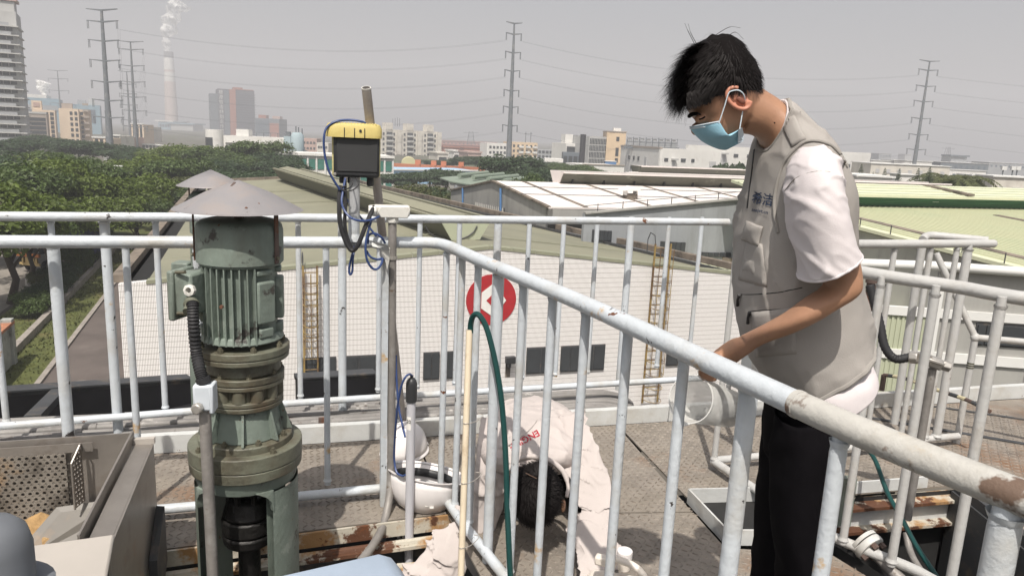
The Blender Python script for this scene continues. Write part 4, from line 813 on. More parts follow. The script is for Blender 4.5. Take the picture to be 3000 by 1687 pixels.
for (a, b_, yt, yb) in [(1000, 1100, 1105, 1172), (1240, 1285, 1056, 1136), (1292, 1330, 1053, 1132), (1540, 1620, 1073, 1122), (1640, 1690, 1070, 1117), (1700, 1765, 1068, 1113), (1950, 2010, 1058, 1100), (880, 985, 1112, 1180)]:
    q0 = def_(on_wall(a, yt, WP, U)); q1 = def_(on_wall(b_, yb, WP, U)); w_ = q1.x - q0.x; zc = -7.72; hh = 1.15
    f_ = part('window', B().box(((q0.x + q1.x) / 2, -.02, zc), (w_, .1, hh)), M['dgrey'], T, world=False)
    for s in (-.25, .25): part('pane', B().box(((q0.x + q1.x) / 2 + s * w_, -.08, zc), (w_ * .44, .04, hh - .12)), F['glass'], f_, world=False)
q = def_(on_wall(1489, 1048, WP, U)); t = thing('floodlight', 'small black floodlight on the tiled wall below the emblem', 'floodlight', None, WM[T] @ Vector((q.x, -.3, q.z)), AZ)
part('housing', B().box((0, 0, 0), (.42, .22, .3)), M['black'], t, world=False, bevel=.03); part('bracket', B().box((0, .15, -.2), (.1, .25, .3)), M['dgrey'], t, world=False)
part('stain_strip', B().box((q.x, -.006, q.z - .5), (.22, .01, .7)), M['gutter'], T, world=False)
# ------------------------------------------------------------------ white roofed hall
M['roofw'] = mat('white_roof_sheet', (.68, .63, .60), .6, var=.04, vs_=.3, spots=[((.58, .52, .48), .5, .55, .75)])
M['greywall'] = mat('grey_cement_wall', (.33, .325, .305), .85, var=.08, vs_=.5, spots=[((.24, .24, .225), .6, .5, .75, (2, 2, .3))]); M['greywall2'] = mat('blue_grey_cement_wall', (.27, .285, .30), .85, var=.08, vs_=.6, spots=[((.21, .22, .225), .7, .5, .75, (2, 2, .3))])
M['ventgreen'] = mat('olive_vent_sheet', (.10, .10, .076), .7, var=.1, vs_=1.2, stretch=(1, 1, 4), spots=[((.20, .20, .16), .8, .62, .72)])
Q0 = Y(1607, 613, 47); Qp = on_wall(1443, 535, Q0, V); Qf = on_wall(1321, 561, Q0, V)
T2 = thing('white_roofed_hall', 'grey hall with broad white roof and flared ridge ventilator', 'building'); LU = 46
g0 = lambda q: Vector((q.x, q.y, GZ))
part('gable_wall', B().prism([g0(Q0), g0(Qf), Qf, Qp, Q0], U * .3), M['greywall'], T2); part('front_wall', B().prism([g0(Q0) + V * .02, g0(Q0) + U * LU, Q0 + U * LU - UPZ * .9, Q0 - UPZ * .9 + V * .02], V * .3), M['greywall2'], T2)
part('fascia', B().prism([Q0 - UPZ * .9, Q0 + U * LU - UPZ * .9, Q0 + U * LU, Q0], V * .5), M['greywall'], T2); part('eave_shade_strip', B().prism([Q0 - UPZ * 1.3, Q0 + U * LU - UPZ * 1.3, Q0 + U * LU - UPZ * .95, Q0 - UPZ * .95], V * -.06), M['void'], T2)  # black strip on the wall paints the shade below the fascia
part('roof', B().prism([Q0 + UPZ * .03, Q0 + U * LU + UPZ * .03, Qp + U * LU + UPZ * .03, Qp + UPZ * .03], UPZ * .12), M['roofw'], T2); part('roof', B().prism([Qf + UPZ * .03, Qf + U * LU + UPZ * .03, Qp + U * LU + UPZ * .03, Qp + UPZ * .03], UPZ * .12), M['roofw'], T2)
part('verge_trim', B().beam(Q0 + UPZ * .14, Qp + UPZ * .14, .3, .12).beam(Qf + UPZ * .14, Qp + UPZ * .14, .3, .12), M['gutter'], T2)
for k in range(8):
    a = Q0 + U * (2.6 + k * 5.2) + UPZ * .16; b_ = Qp + U * (2.6 + k * 5.2) + UPZ * .16; part('roof_seam', B().beam(a, b_, .32, .05), M['gutter'], T2)
sm = 5.5; RD = (Qp - Q0).normalized()
for sg in (0,):
    pass
monitor(T2, Qp + U * sm, U, LU - sm, 0.12, .9, M['ventgreen'], M['roofw'], M['roofw'], h=.95, fl=1.15, cap=False)
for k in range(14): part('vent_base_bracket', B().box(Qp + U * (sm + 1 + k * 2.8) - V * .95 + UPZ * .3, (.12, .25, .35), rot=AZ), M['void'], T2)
lo_ = lambda px, py: on_wall(px, py, Q0, V)
fr = part('louvre_window', B().prism([lo_(1396, 592) , lo_(1480, 610), lo_(1480, 634), lo_(1396, 613)], U * -.08), M['dgrey'], T2)
for k in range(15):
    a = lo_(1396, 592).lerp(lo_(1480, 610), (k + .5) / 15); b_ = lo_(1396, 613).lerp(lo_(1480, 634), (k + .5) / 15); part('louvre', B().beam(a - U * .12, b_ - U * .12, .12, .1), M['greywall'], fr)
for px, y0, y1 in ((1360, 551, 603), (1472, 552, 618)):
    solo('drain_pipe', B().tube([lo_(px, y0) - U * .15, lo_(px, y1) - U * .15], .09, 8), F['containerb'], 'blue drainpipe %s on the grey gable of the white roofed hall' % ('nearest the louvre window' if px > 1400 else 'far from the louvre window'), 'pipe', 'blue drainpipes on the grey gable')
p = PL(1845, 588, Q0, (U.cross((Qp - Q0))).normalized()); t = thing('roof_vent', 'small white roof vent box standing on the white roof', 'vent', None, p, AZ)
part('base', B().box((0, 0, .25), (.8, .8, .5)), M['gutter'], t, world=False); part('hood', B().prism([(-.75, -.6, .75), (.75, -.6, .75), (.0, -.6, 1.05)], (0, 1.2, 0)), M['white'], t, world=False)
for s in (-.4, .4): part('post', B().box((s, 0, .6), (.08, .6, .4)), M['white'], t, world=False)
for k in range(2): part('cable_line', B().tube([Q0 + (Qp - Q0) * (.35 + .3 * k) + UPZ * .3 - U * .5, Q0 + (Qp - Q0) * (.35 + .3 * k) + UPZ * .3 + U * 30], .025, 5), M['dgrey'], T2)
# second white roof behind with its own ventilator
q0 = Y(1700, 522, 105); q1 = Y(1850, 507, 118)
T2b = thing('white_roofed_hall', 'farther white roof with a second long ridge ventilator', 'building')
part('roof', B().prism([q0, q0 + U * 52, q1 + U * 52, q1], UPZ * .2), M['roofw'], T2b); part('wall', B().prism([g0(q0) - V * .0, g0(q0) + U * 52, q0 + U * 52, q0], V * .3), M['white'], T2b)
monitor(T2b, Vector(Y(1862, 510, 119)), U, 46, .0, 1.1, M['ventgreen'], M['roofw'], M['ventgreen'], h=1.1, fl=1.1, cap=False)
# green shed with roof tubes
s0 = Y(1320, 531, 92); s1 = Y(1530, 540, 92); s2 = on_wall(1290, 519, Y(1290, 519, 106), U)
T3 = thing('green_shed', 'green roofed shed with four fat roof tubes behind the grey gable', 'building'); d_ = U * 17
e0 = Y(1288, 520, 100); Mg = mat('dull_green_roof', (.19, .23, .185), .7, var=.06, vs_=.4); e1 = e0 + V * 9 + UPZ * 1.15
rp_ = [Y(x, y, q) for x, y, q in ((1288, 520, 100), (1318, 531, 92), (1410, 546, 88), (1520, 556, 84), (1560, 520, 102), (1432, 507, 110))]; part('roof', B().prism(rp_, UPZ * -.15), Mg, T3); part('wall', B().prism([g0(rp_[1]) + V * .3, g0(rp_[3]) + V * .3, rp_[3] + V * .3 - UPZ * .2, rp_[1] + V * .3 - UPZ * .2], V * .3), M['greywall'], T3)
for k in range(5): a = rp_[1].lerp(rp_[3], .1 + k * .2) + V * .1; part('pillar', B().box(Vector((a.x, a.y, (GZ + a.z) / 2 - .2)), (.35, .3, a.z - GZ - .4), rot=AZ), M['greywall2'], T3)
for (x0, y0, q0_, x1, y1, q1_) in ((1346, 518, 98, 1428, 509, 106), (1386, 523, 95, 1474, 514, 103), (1430, 529, 92, 1516, 519, 100), (1478, 534, 89, 1540, 527, 97)): part('roof_tube', B().tube([Y(x0, y0, q0_) + UPZ * .15, Y(x1, y1, q1_) + UPZ * .15], .30, 10), Mg, T3, smooth=True)
# grey gable wall building in the middle right, pale green hall and low roof
M['paleroof'] = mat('pale_yellow_green_roof', (.56, .57, .41), .6, var=.04, vs_=.3, spots=[((.48, .52, .37), .3, .5, .75)]); M['deepgreen'] = mat('deep_green_vent_sheet', (.045, .135, .065), .6, var=.12, vs_=.8, stretch=(.3, 1, 6), spots=[((.10, .22, .12), 1.4, .6, .72, (.2, 1, 6))])
G0 = Y(1713, 627, 41); pe = on_wall(2330, 569, G0, U); ge = on_wall(2480, 590, G0, U)
T4 = thing('grey_gable_hall', 'grey cement hall wall rising to the right behind the railings', 'building')
part('wall', B().prism([g0(G0), g0(ge), ge, pe, G0], V * .3), M['greywall2'], T4); part('coping', B().beam(G0 + UPZ * .05, pe + UPZ * .05, .35, .1), M['greywall'], T4)
for k in range(9): a = G0.lerp(pe, (k + .5) / 9); part('edge_post', B().tube([a, a + UPZ * .5], .025, 5), M['dgrey'], T4)
part('edge_line', B().tube([G0 + UPZ * .45, pe + UPZ * .45], .018, 4), M['dgrey'], T4)
for (a, y0, b_, y1) in [(1735, 672, 1790, 708), (1935, 706, 2005, 741), (2055, 738, 2140, 752)]:
    w0 = on_wall(a, y0, G0, U); w1 = on_wall(b_, y1, G0, U); f_ = part('window', B().prism([(w0.x, w0.y, w0.z), (w1.x, w1.y, w0.z - .1), (w1.x, w1.y, w1.z), (w0.x, w0.y, w1.z)], V * -.06), M['dgrey'], T4)
    for k in range(5): c_ = w0.lerp(w1, (k + .5) / 5); part('pane', B().box((c_.x, c_.y - .08, (w0.z + w1.z) / 2), ((w1 - w0).length * .15, .05, abs(w0.z - w1.z) * .8), rot=AZ), F['glass'], f_)
N0 = Y(2976, 788, 27); Nf = on_wall(2527, 672, N0, V); Nn = N0 - V * 7 - (Nf - N0) * (7 / (Nf - N0).dot(V)) * 0 ; dsl = (Nf - N0) / (Nf - N0).dot(V)
Nn = N0 - dsl * 8; Nt = N0 + dsl * ((Nf - N0).dot(V) + .5)
T5 = thing('pale_green_hall', 'large hall with pale yellow green ribbed roof and deep green ventilator', 'building'); LG = 60
nrm = U.cross(dsl).normalized()
rb = PL(2527, 612, N0, nrm); tt = (rb - N0).dot(V) / 1.0; Nr = N0 + dsl * tt
part('rake_wall', B().prism([g0(Nn), g0(Nr), Nr - UPZ * .1, Nn - UPZ * .1], U * .3), M['greywall'], T5)
part('roof', B().prism([Nn - U * .35, Nr - U * .35, Nr + U * LG, Nn + U * LG], UPZ * .15), M['paleroof'], T5)
nr = 0
for k in range(150):
    x = .2 + k * .4; part('roof_rib', B().beam(Nn + U * x + UPZ * .18, Nr + U * x + UPZ * .18, .07, .09), M['paleroof'], T5)
for x in (1.35, 12.2, 23.2, 34): part('drain_strip', B().beam(Nn + U * x + UPZ * .21, Nr + U * x + UPZ * .21 - dsl * (0 if x < 2 else 3), .5, .08), M['gutter'], T5)
for k in range(12): a = Nn.lerp(Nr, (k + .5) / 12) - U * .3 + UPZ * .15; part('edge_post', B().tube([a, a + UPZ * .4], .025, 5), M['dgrey'], T5)
hv = .74
part('vent_wall', B().prism([Nr - U * 1.5 , Nr + U * LG, Nr + U * LG - V * .9 + UPZ * hv, Nr - U * 1.5 - V * .9 + UPZ * hv], V * .3), M['deepgreen'], T5)
for k in range(7): a = Nr - V * (.12 + .125 * k) + UPZ * (hv * (k + .5) / 7); part('vent_rib', B().beam(a - U * 1.5, a + U * LG, .07, .07), M['deepgreen'], T5)
part('vent_roof', B().prism([Nr - U * 1.5 - V * 1.0 + UPZ * hv, Nr + U * LG - V * 1.0 + UPZ * hv, Nr + U * LG + V * 2.4 + UPZ * (hv + .42), Nr - U * 1.5 + V * 2.4 + UPZ * (hv + .42)], UPZ * .15), M['paleroof'], T5)
for k in range(4): a = Nr + V * (-.7 + k * .8) + UPZ * (hv + .17 + k * .1); part('vent_roof_rib', B().beam(a - U * 1.5, a + U * LG, .09, .1), M['palegreen'], T5)
for x in (12.5, 23.5): part('vent_joint', B().beam(Nr + U * x - V * 1.0 + UPZ * (hv + .25), Nr + U * x + V * 2.3 + UPZ * (hv + .58), .5, .12), M['gutter'], T5)
part('vent_base', B().beam(Nr - U * 1.5 + UPZ * .25 - V * .15, Nr + U * LG + UPZ * .25 - V * .15, .35, .2), M['dgrey'], T5)
for x in (10.3, 20.8): part('vent_lamp', B().box(Nr + U * x - V * .5 + UPZ * .55, (.45, .3, .16), rot=AZ), F['frame'], T5)
zl = -5.3; poly = [Z(px, py, zl) for px, py in ((1985, 742), (2160, 752), (2420, 806), (2620, 852), (2810, 896), (2810, 940), (2560, 930), (2100, 830))]
T6 = thing('low_green_roof', 'low pale green lean to roof in front of the grey hall walls', 'building')
part('roof', B().prism(poly, UPZ * -.15), M['paleroof'], T6); part('roof_edge', B().beam(poly[0] + UPZ * .15, poly[4] + UPZ * .15, .35, .3), M['gutter'], T6); part('wall', B().prism([q - UPZ * .2 for q in poly], UPZ * -5.8), M['greywall2'], T6)
for k in range(26):
    a = poly[0].lerp(poly[4], (k + .5) / 26); part('roof_rib', B().beam(a + UPZ * .03, poly[7].lerp(poly[5], (k + .5) / 26) + UPZ * .03, .06, .06), M['palegreen'], T6)
# white framed shed close behind the right railings
S0 = Y(2560, 892, 13.2); T7 = thing('framed_shed', 'white framed shed clad in pale green and grey sheets behind the right railings', 'building'); U7 = (Y(3000, 903, 12.9) - S0); U7.z = 0; U7.normalize(); V7 = Vector((-U7.y, U7.x, 0))
X = lambda px: (along(S0, U7, px) - S0).dot(U7)
xl, xm, xr = X(2430), X(2808), X(3120)
def slab(name, x0, x1, z0, z1, m_, th=.06, off=0): return part(name, B().prism([S0 + U7 * x0 + UPZ * z0 - V7 * off, S0 + U7 * x1 + UPZ * z0 - V7 * off, S0 + U7 * x1 + UPZ * z1 - V7 * off, S0 + U7 * x0 + UPZ * z1 - V7 * off], V7 * th), m_, T7)
slab('green_sheet', xl, xm, -3.2, -.1, M['palegreen']); slab('grey_sheet', xm, xr, -3.2, .85, M['greywall'])
for k in range(24): x = xl + (xm - xl) * (k + .5) / 24; slab('sheet_rib', x - .02, x + .02, -3.1, -.1, M['palegreen'], .02, .02)
slab('top_band', xl, xr, -.16, 0, F['frame'], .1, .05); slab('mid_band', xl, xr, -.98, -.8, F['frame'], .1, .05); slab('post', xm - .1, xm + .1, -3.2, .55, F['frame'], .12, .07)
slab('window', X(2945), xr, -.62, -.2, M['dgrey'], .05, .02); slab('pane', X(2950), X(2972), -.58, -.24, F['glass'], .04, .05); slab('pane', X(2977), xr, -.58, -.24, F['glass'], .04, .05)
hr = [Y(2420, 768, 13.2), Y(2540, 772, 13.1), Y(2760, 780, 13), Y(3000, 797, 12.8), Y(3100, 803, 12.8)]
part('top_rail', B().tube(hr, .085, 12), F['frame'], T7, smooth=True)
# ================================================================== the platform
def v3(p, z=0): return Vector((p[0], p[1], z))
D = bpy.data.objects.new('platform_deck', None); col.objects.link(D); D['kind'] = 'structure'; WM[D] = Matrix()
plates = [[(-3.4, 1.62), (-.86, 2.505), (-1.06, 3.30), (-3.4, 2.65)], [(-.85, 2.51), (-.225, 2.73), (-.455, 3.465), (-1.05, 3.30)],
          [(-.215, 2.72), (.795, 2.835), (.60, 3.755), (-.445, 3.468)], [(.805, 2.95), (1.24, 2.98), (1.56, 3.06), (2.10, 3.20), (3.9, 3.65), (3.9, 4.68), (.61, 3.758)],
          [(-.215, 2.71), (-.05, 2.27), (.64, .90), (.95, .3), (2.0, .3), (1.6, 1.9), (1.26, 2.55), (.86, 2.56), (.80, 2.825)], [(2.11, 3.19), (2.08, 2.2), (3.9, 2.2), (3.9, 3.64)]]
tr = B()
for q in plates:
    part('deck_plate', B().prism([v3(p, -.008) for p in q], (0, 0, .008)), M['plate'], D, label=None)
    xs = [p[0] for p in q]; ys = [p[1] for p in q]
    def inside(x, y):
        c = False; j = len(q) - 1
        for i in range(len(q)):
            (xi, yi), (xj, yj) = q[i], q[j]
            if (yi > y) != (yj > y) and x < (xj - xi) * (y - yi) / (yj - yi) + xi: c = not c
            j = i
        return c
    a = R(16); st = .030; n = int(5 / st)
    for i in range(-n, n):
        for j in range(-n, n):
            x = .3 + (i * math.cos(a) - j * math.sin(a)) * st; y = 2.6 + (i * math.sin(a) + j * math.cos(a)) * st
            if y < 1.7 or x > 3 or x < -2.4 or not inside(x, y): continue
            b_ = a + (R(45) if (i + j) % 2 else R(-45)); l_, w_ = .0145, .0045; cx, sx = math.cos(b_), math.sin(b_)
            P = lambda u, v_, z: (x + cx * u - sx * v_, y + sx * u + cx * v_, z)
            tr.add([P(-l_, 0, 0), P(0, -w_, 0), P(l_, 0, 0), P(0, w_, 0), P(-l_ * .55, 0, .0034), P(l_ * .55, 0, .0034)], [(0, 1, 5, 4), (1, 2, 5), (2, 3, 4, 5), (3, 0, 4)])
part('raised_treads', tr, M['tread'], D, kind='stuff')
part('deck_frame', B().prism([v3(p, -.1) for p in [(-3.4, 1.70), (-.25, 2.80), (-.45, 3.44), (-3.4, 2.6)]], (0, 0, .088)).prism([v3(p, -.1) for p in [(-.2, 2.72), (.78, 2.85), (.60, 3.74), (-.42, 3.45)]], (0, 0, .088)).prism([v3(p, -.1) for p in [(-.19, 2.66), (-.02, 2.29), (.69, .9), (1.0, .3), (1.9, .3), (1.5, 1.9), (1.2, 2.5), (.84, 2.55), (.78, 2.78)]], (0, 0, .088)), M['dgrey'], D)
# tank structure below the deck
struct('tank_pit', B().box((-.4, 1.0, -2.6), (7, 6, .2)).box((-3.9, 1.0, -1.4), (.2, 6, 2.4)).box((-.6, 3.2, -1.5), (6.2, .1, 2.2), rot=R(18)), M['pit'])
ed0, ed1 = Vector((-3.4, 1.60, 0)), Vector((-.10, 2.765, 0)); ed = (ed1 - ed0).normalized(); en = Vector((ed.y, -ed.x, 0))
t = thing('edge_channel', 'rusty cream steel channel along the near edge of the deck', 'beam')
part('web', B().prism([ed0 + en * .012, ed1 + en * .012, ed1 + en * .012 - UPZ * .062, ed0 + en * .012 - UPZ * .062], en * -.01), M['rusty'], t)
part('flange', B().tube([ed0 + en * .03 - UPZ * .085, ed1 + en * .03 - UPZ * .085], .016, 8), M['rusty'], t); part('shelf', B().prism([ed0 - UPZ * .10, ed1 - UPZ * .10, ed1 + en * .06 - UPZ * .10, ed0 + en * .06 - UPZ * .10], UPZ * .014), M['rusty'], t)
part('lower_web', B().prism([ed0 + en * .0 - UPZ * .102, ed1 - UPZ * .102, ed1 - UPZ * .3, ed0 - UPZ * .3], en * -.02), M['dgrey'], t)
b0 = Vector((-.52, 2.50, -.16)); t = thing('support_bracket', 'rusty angle bracket below the deck edge beside the sensor tube', 'bracket')
part('angle', B().box((-.50, 2.47, -.15), (.42, .12, .012), rot=R(20)), M['rusty'], t); part('gusset', B().prism([(-.36, 2.40, -.17), (-.26, 2.43, -.17), (-.22, 2.62, -.14), (-.40, 2.58, -.14)], (0, 0, -.012)), M['rusty'], t)
# back toe board
tp = [(-3.4, 2.66), (.9, 3.845), (3.9, 4.69)]; t = thing('toe_board', 'white painted toe board along the far edge of the deck', 'toe board')
for i in range(2):
    a, b_ = v3(tp[i]), v3(tp[i + 1]); d_ = (b_ - a); 
    for k in range(3): part('board', B().prism([a + d_ * (k / 3), a + d_ * ((k + .995) / 3), a + d_ * ((k + .995) / 3) + UPZ * .085, a + d_ * (k / 3) + UPZ * .085], Vector((-.27, .96, 0)) * .012), M['toe'], t)
    part('ledge', B().prism([a + UPZ * .07 + Vector((-.27, .96, 0)) * .012, b_ + UPZ * .07 + Vector((-.27, .96, 0)) * .012, b_ + UPZ * .07 + Vector((-.27, .96, 0)) * .05, a + UPZ * .07 + Vector((-.27, .96, 0)) * .05], UPZ * .012), M['toe'], t)
    part('outer_beam', B().prism([a - UPZ * .2 + Vector((-.27, .96, 0)) * .06, b_ - UPZ * .2 + Vector((-.27, .96, 0)) * .06, b_ - UPZ * .02 + Vector((-.27, .96, 0)) * .06, a - UPZ * .02 + Vector((-.27, .96, 0)) * .06], Vector((-.27, .96, 0)) * .02), M['dgrey'], t)
# pipes lying behind the toe board
tdir = (v3(tp[1]) - v3(tp[0])).normalized(); tnn = Vector((-tdir.y, tdir.x, 0))
for i in range(7):
    o_ = .085 + i * .047; q0 = v3(tp[0]) + tnn * o_ + UPZ * (.05 + .004 * (i % 2)); L = 4.02 + .02 * i
    P = [q0 + tdir * s + UPZ * .004 * math.sin(s * 2 + i) for s in np.linspace(0, L, 12)] + [q0 + tdir * (L + .12) - UPZ * .012, q0 + tdir * (L + .22) - UPZ * .05, q0 + tdir * (L + .27) - UPZ * .13, q0 + tdir * (L + .28) - UPZ * .5]
    t = thing('service_pipe', 'grey service pipe, %s counting outwards from the toe board' % ORD[i], 'pipe', 'service pipes behind the toe board'); part('run', B().tube(smooth_path(P, 3), .0165, 10), M['pipes'], t, smooth=True)
    for s in (1.35 + .05 * i, 2.62 + .04 * i): part('coupling', B().tube([q0 + tdir * s, q0 + tdir * (s + .06)], .021, 10), M['pipes'], t, smooth=True)
solo('pipe_shade_sheet', B().prism([v3(tp[0]) + tnn * .06 + UPZ * .005, v3(tp[0]) + tnn * .40 + UPZ * .005, v3(tp[0]) + tdir * 4.3 + tnn * .40 + UPZ * .005, v3(tp[0]) + tdir * 4.05 + tnn * .06 + UPZ * .005], (0, 0, -.015)), M['dark'], 'black sheet beneath the service pipes, added as shade between them', 'shade sheet')  # sheet added so the gaps between the pipes look shaded
for s in (.9, 2.6, 3.7): solo('pipe_clamp', B().box(v3(tp[0]) + tdir * s + tnn * .22 + UPZ * .02, (.03, .36, .02), rot=math.atan2(tdir.y, tdir.x)).box(v3(tp[0]) + tdir * s + tnn * .07 + UPZ * .06, (.03, .01, .09), rot=math.atan2(tdir.y, tdir.x)), M['rustbar'], 'rusty bracket under the service pipes, %s' % {.9: 'behind the perforated box', 2.6: 'behind the sensor tube', 3.7: 'behind the kneeling man'}[s], 'bracket')
# black troughs outside the platform
bt = Y(0, 1152, 4.6); be = Y(560, 1112, 6.15); 
def dark_wall(name, lab, pts, thick=.08, flange=True):
    t = thing(name, lab, 'steel trough'); a, b_, zb = pts; d_ = (b_ - a); n_ = Vector((-d_.y, d_.x, 0)).normalized()
    part('web', B().prism([a, b_, Vector((b_.x, b_.y, zb)), Vector((a.x, a.y, zb))], n_ * thick), M['dark'], t); part('flange', B().prism([a + UPZ * .012, b_ + UPZ * .012, b_ + UPZ * .012 + n_ * .14, a + UPZ * .012 + n_ * .14], UPZ * -.04), M['dgrey'], t); part('floor', B().prism([Vector((a.x, a.y, zb)), Vector((b_.x, b_.y, zb)), Vector((b_.x, b_.y, zb)) - n_ * .9, Vector((a.x, a.y, zb)) - n_ * .9], UPZ * -.03), M['dark'], t); return t
tw = dark_wall('black_trough', 'long black steel trough outside the railing at left', (Y(-60, 1156, 4.7), Y(566, 1112, 5.7), -.75))
p0 = Y(150, 1112, 5.0); p1 = Y(95, 1225, 4.3); part('brace', B().beam(Y(172, 1148, 4.95), Y(95, 1228, 4.2), .09, .05), M['dgrey'], tw)
tw2 = dark_wall('black_trough', 'shorter black trough with sloping right end behind the agitator', (Y(870, 1112, 5.7), Y(1105, 1097, 6.0), -.75)); part('end_plate', B().prism([Y(1103, 1099, 5.95), Y(1120, 1120, 5.93), Y(1120, 1165, 5.93), Y(1103, 1180, 5.95)], (0, .1, 0)), M['dgrey'], tw2)
# ------------------------------------------------------------------ railings
def spath(pts, z, k=6): return smooth_path([v3(p, z) for p in pts], k)
def rail_set(name, label, path, zt, zb, r, mtop, post_list, mpost, top_m=None, bottom=True, ends=None, bpath=None):
    t = thing(name, label, 'railing', 'white pipe railings'); part('top_rail', B().tube(spath(path, zt), r, 16), mtop, t, smooth=True)
    if bottom: part('bottom_rail', B().tube(spath(bpath or path, zb), r * .86, 14), M['rail'] if mtop is not M['rail_grey'] else mtop, t, smooth=True)
    for (x, y, rr, z0, nm) in post_list:
        z0 = zb if z0 is None else z0
        part(nm, B().lathe([(rr, z0 + .0), (rr, zt - r * 2.2), (rr * .82, zt - r * .6), (rr * .8, zt)], (x, y, 0), 12), mpost, t, smooth=True)
        part('weld', B().lathe([(rr * 1.25, zt - r * 1.25), (rr * 1.05, zt - r * 1.7)], (x, y, 0), 10, cap=False), mpost, t, smooth=True)
        if z0 >= zb - .001: part('weld', B().lathe([(rr * 1.0, zb + r * 1.3), (rr * 1.35, zb + r * .7)], (x, y, 0), 10, cap=False), mpost, t, smooth=True)
    return t
npath = [(-3.2, 2.0), (-1.732, 2.441), (-1.117, 2.625), (-.56, 2.80), (-.40, 2.848), (-.315, 2.862), (-.25, 2.79), (-.123, 2.518), (.195, 1.875), (.446, 1.288), (.55, 1.06), (.69, .82), (.95, .4)]
def nr_at(px, py): q = Z(px, py, 1.06); return q.x, q.y
NP = []
for px, py, k in [(155, 714, 1), (367, 714, 0), (573, 714, 0), (955, 716, 0), (1309, 735, 0), (1355, 752, 0), (1402, 772, 0), (1462, 798, 1), (1534, 828, 0), (1620, 865, 0), (1718, 907, 0), (1842, 958, 0), (2006, 1036, 0), (2196, 1124, 1)]:
    x, y = nr_at(px, py); NP.append((x, y, .0205 if k and px < 1000 else (.0185 if k else .0128), -.22 if k else None, 'post' if k else 'baluster'))
NP += [(.532, 1.10, .0135, None, 'baluster'), (.655, .88, .02, -.2, 'post')]
NR = rail_set('guard_railing', 'white near guard railing running left then bending diagonally towards the viewer', npath, 1.08, .05, .0222, M['rail'], NP, M['rail'])
xq, yq = Z(1129, 716, 1.08).xy; part('flat_post', B().box((xq, yq, .44), (.024, .03, 1.24), rot=R(18)), M['rail'], NR)
# worn end of the near rail: bare patch where the paint has flaked
wp = [q for q in spath(npath, 1.08) if q.y < 1.2]
part('worn_section', B().tube(wp, .0236, 16), M['rail_worn'], NR, smooth=True, label='worn rail section with flaked paint and brown rust')
part('joint_ring', B().tube([wp[0], wp[0].lerp(wp[1], .3)], .0246, 16), M['rail_worn'], NR, smooth=True)
bpath_ = [(-3.2, 2.04), (-2.166, 3.067 - .30), ]
bp = [(-3.4, 2.66), (-2.166, 3.067), (-1.04, 3.488), (-.016, 3.812), (1.22, 4.20)]
BP = []
def br_at(px, py): q = Z(px, py, 1.06); return q.x, q.y
for px, k in [(-40, 0), (148, 0), (305, 1), (455, 0), (608, 0), (735, 1), (873, 0), (1002, 1), (1112, 0), (1231, 0), (1347, 0), (1460, 1), (1552, 0), (1653, 0), (1751, 0), (1850, 1), (1961, 0), (2057, 0)]:
    x, y = br_at(px, 646); BP.append((x, y, .021 if k else .0135, .03 if k else None, 'post' if k else 'baluster'))
BR = rail_set('guard_railing', 'white far guard railing in front of the tiled workshop', bp, 1.08, .15, .0205, M['rail'], BP, M['rail'])
e1_ = [(.985, 3.235), (1.12, 2.91), (1.271, 2.603), (1.472, 2.402), (1.591, 2.242), (2.1, 1.75)]
EP = [(.985, 3.225, .014, None, 'baluster')]
for px, py, rr in [(2430, 790, .0135), (2583, 818, .0145), (2742, 845, .0155), (2935, 878, .0165)]:
    x, y = Z(px, py, 1.07).xy; EP.append((x, y, rr, None, 'baluster'))
ER = rail_set('guard_railing', 'grey white guard railing around the open pit, running towards the right edge', e1_, 1.08, .05, .0225, M['rail_grey'], EP, M['rail_grey'])
e2_ = [(.985, 3.238), (1.661, 3.442), (2.263, 3.644), (2.41, 3.69)]
EP2 = []
for px, py, rr, k in [(2250, 720, .0135, 0), (2440, 720, .0135, 0), (2622, 722, .0138, 0), (2728, 722, .0138, 0), (2805, 722, .0135, 0), (2838, 722, .021, 1)]:
    x, y = Z(px, py, 1.07).xy; EP2.append((x, y, rr, None, 'post' if k else 'baluster'))
ER2 = rail_set('guard_railing', 'grey white guard railing with rounded open end at right', e2_, 1.083, .052, .021, M['rail_grey'], EP2, M['rail_grey'])
part('end_cap', B().ball((2.412, 3.692, 1.083), .0212, 12, 8), M['rail_grey'], ER2, smooth=True)
rp = [Z(2895, 705, 1.083), Z(2800, 696, 1.083), Z(2725, 690, 1.083)]; q = Z(2706, 694, 1.083); P = [rp[0], rp[1], rp[2], q + Vector((.0, 0, -.015)), Vector((q.x, q.y, 1.02)), Vector((q.x, q.y, .6)), Vector((q.x, q.y, .04))]
SR = thing('stair_handrail', 'grey stair handrail with diagonal brace behind the right railing', 'railing', 'white pipe railings'); part('rail', B().tube(smooth_path(P, 5), .0205, 14), M['rail_grey'], SR, smooth=True)
db0 = Y(2742, 742, 3.85); db1 = Y(2857, 988, 3.72); part('brace', B().tube([db0, db1], .0165, 12), M['rail_grey'], SR, smooth=True)
part('mid_rail', B().tube([db1, Y(3010, 1002, 3.6), Y(3200, 1012, 3.45)], .017, 12), M['rail_grey'], SR, smooth=True); part('post', B().lathe([(.0165, .0), (.0165, db1.z)], (db1.x, db1.y, 0), 12), M['rail_grey'], SR, smooth=True)
part('joint', B().ball(db1, .024, 12, 8), M['rail_grey'], SR, smooth=True)
for k in range(3): part('tape_band', B().lathe([(.0175, .42 + k * .012), (.0175, .427 + k * .012)], (db1.x, db1.y, 0), 12, cap=False), M['mark'], SR)
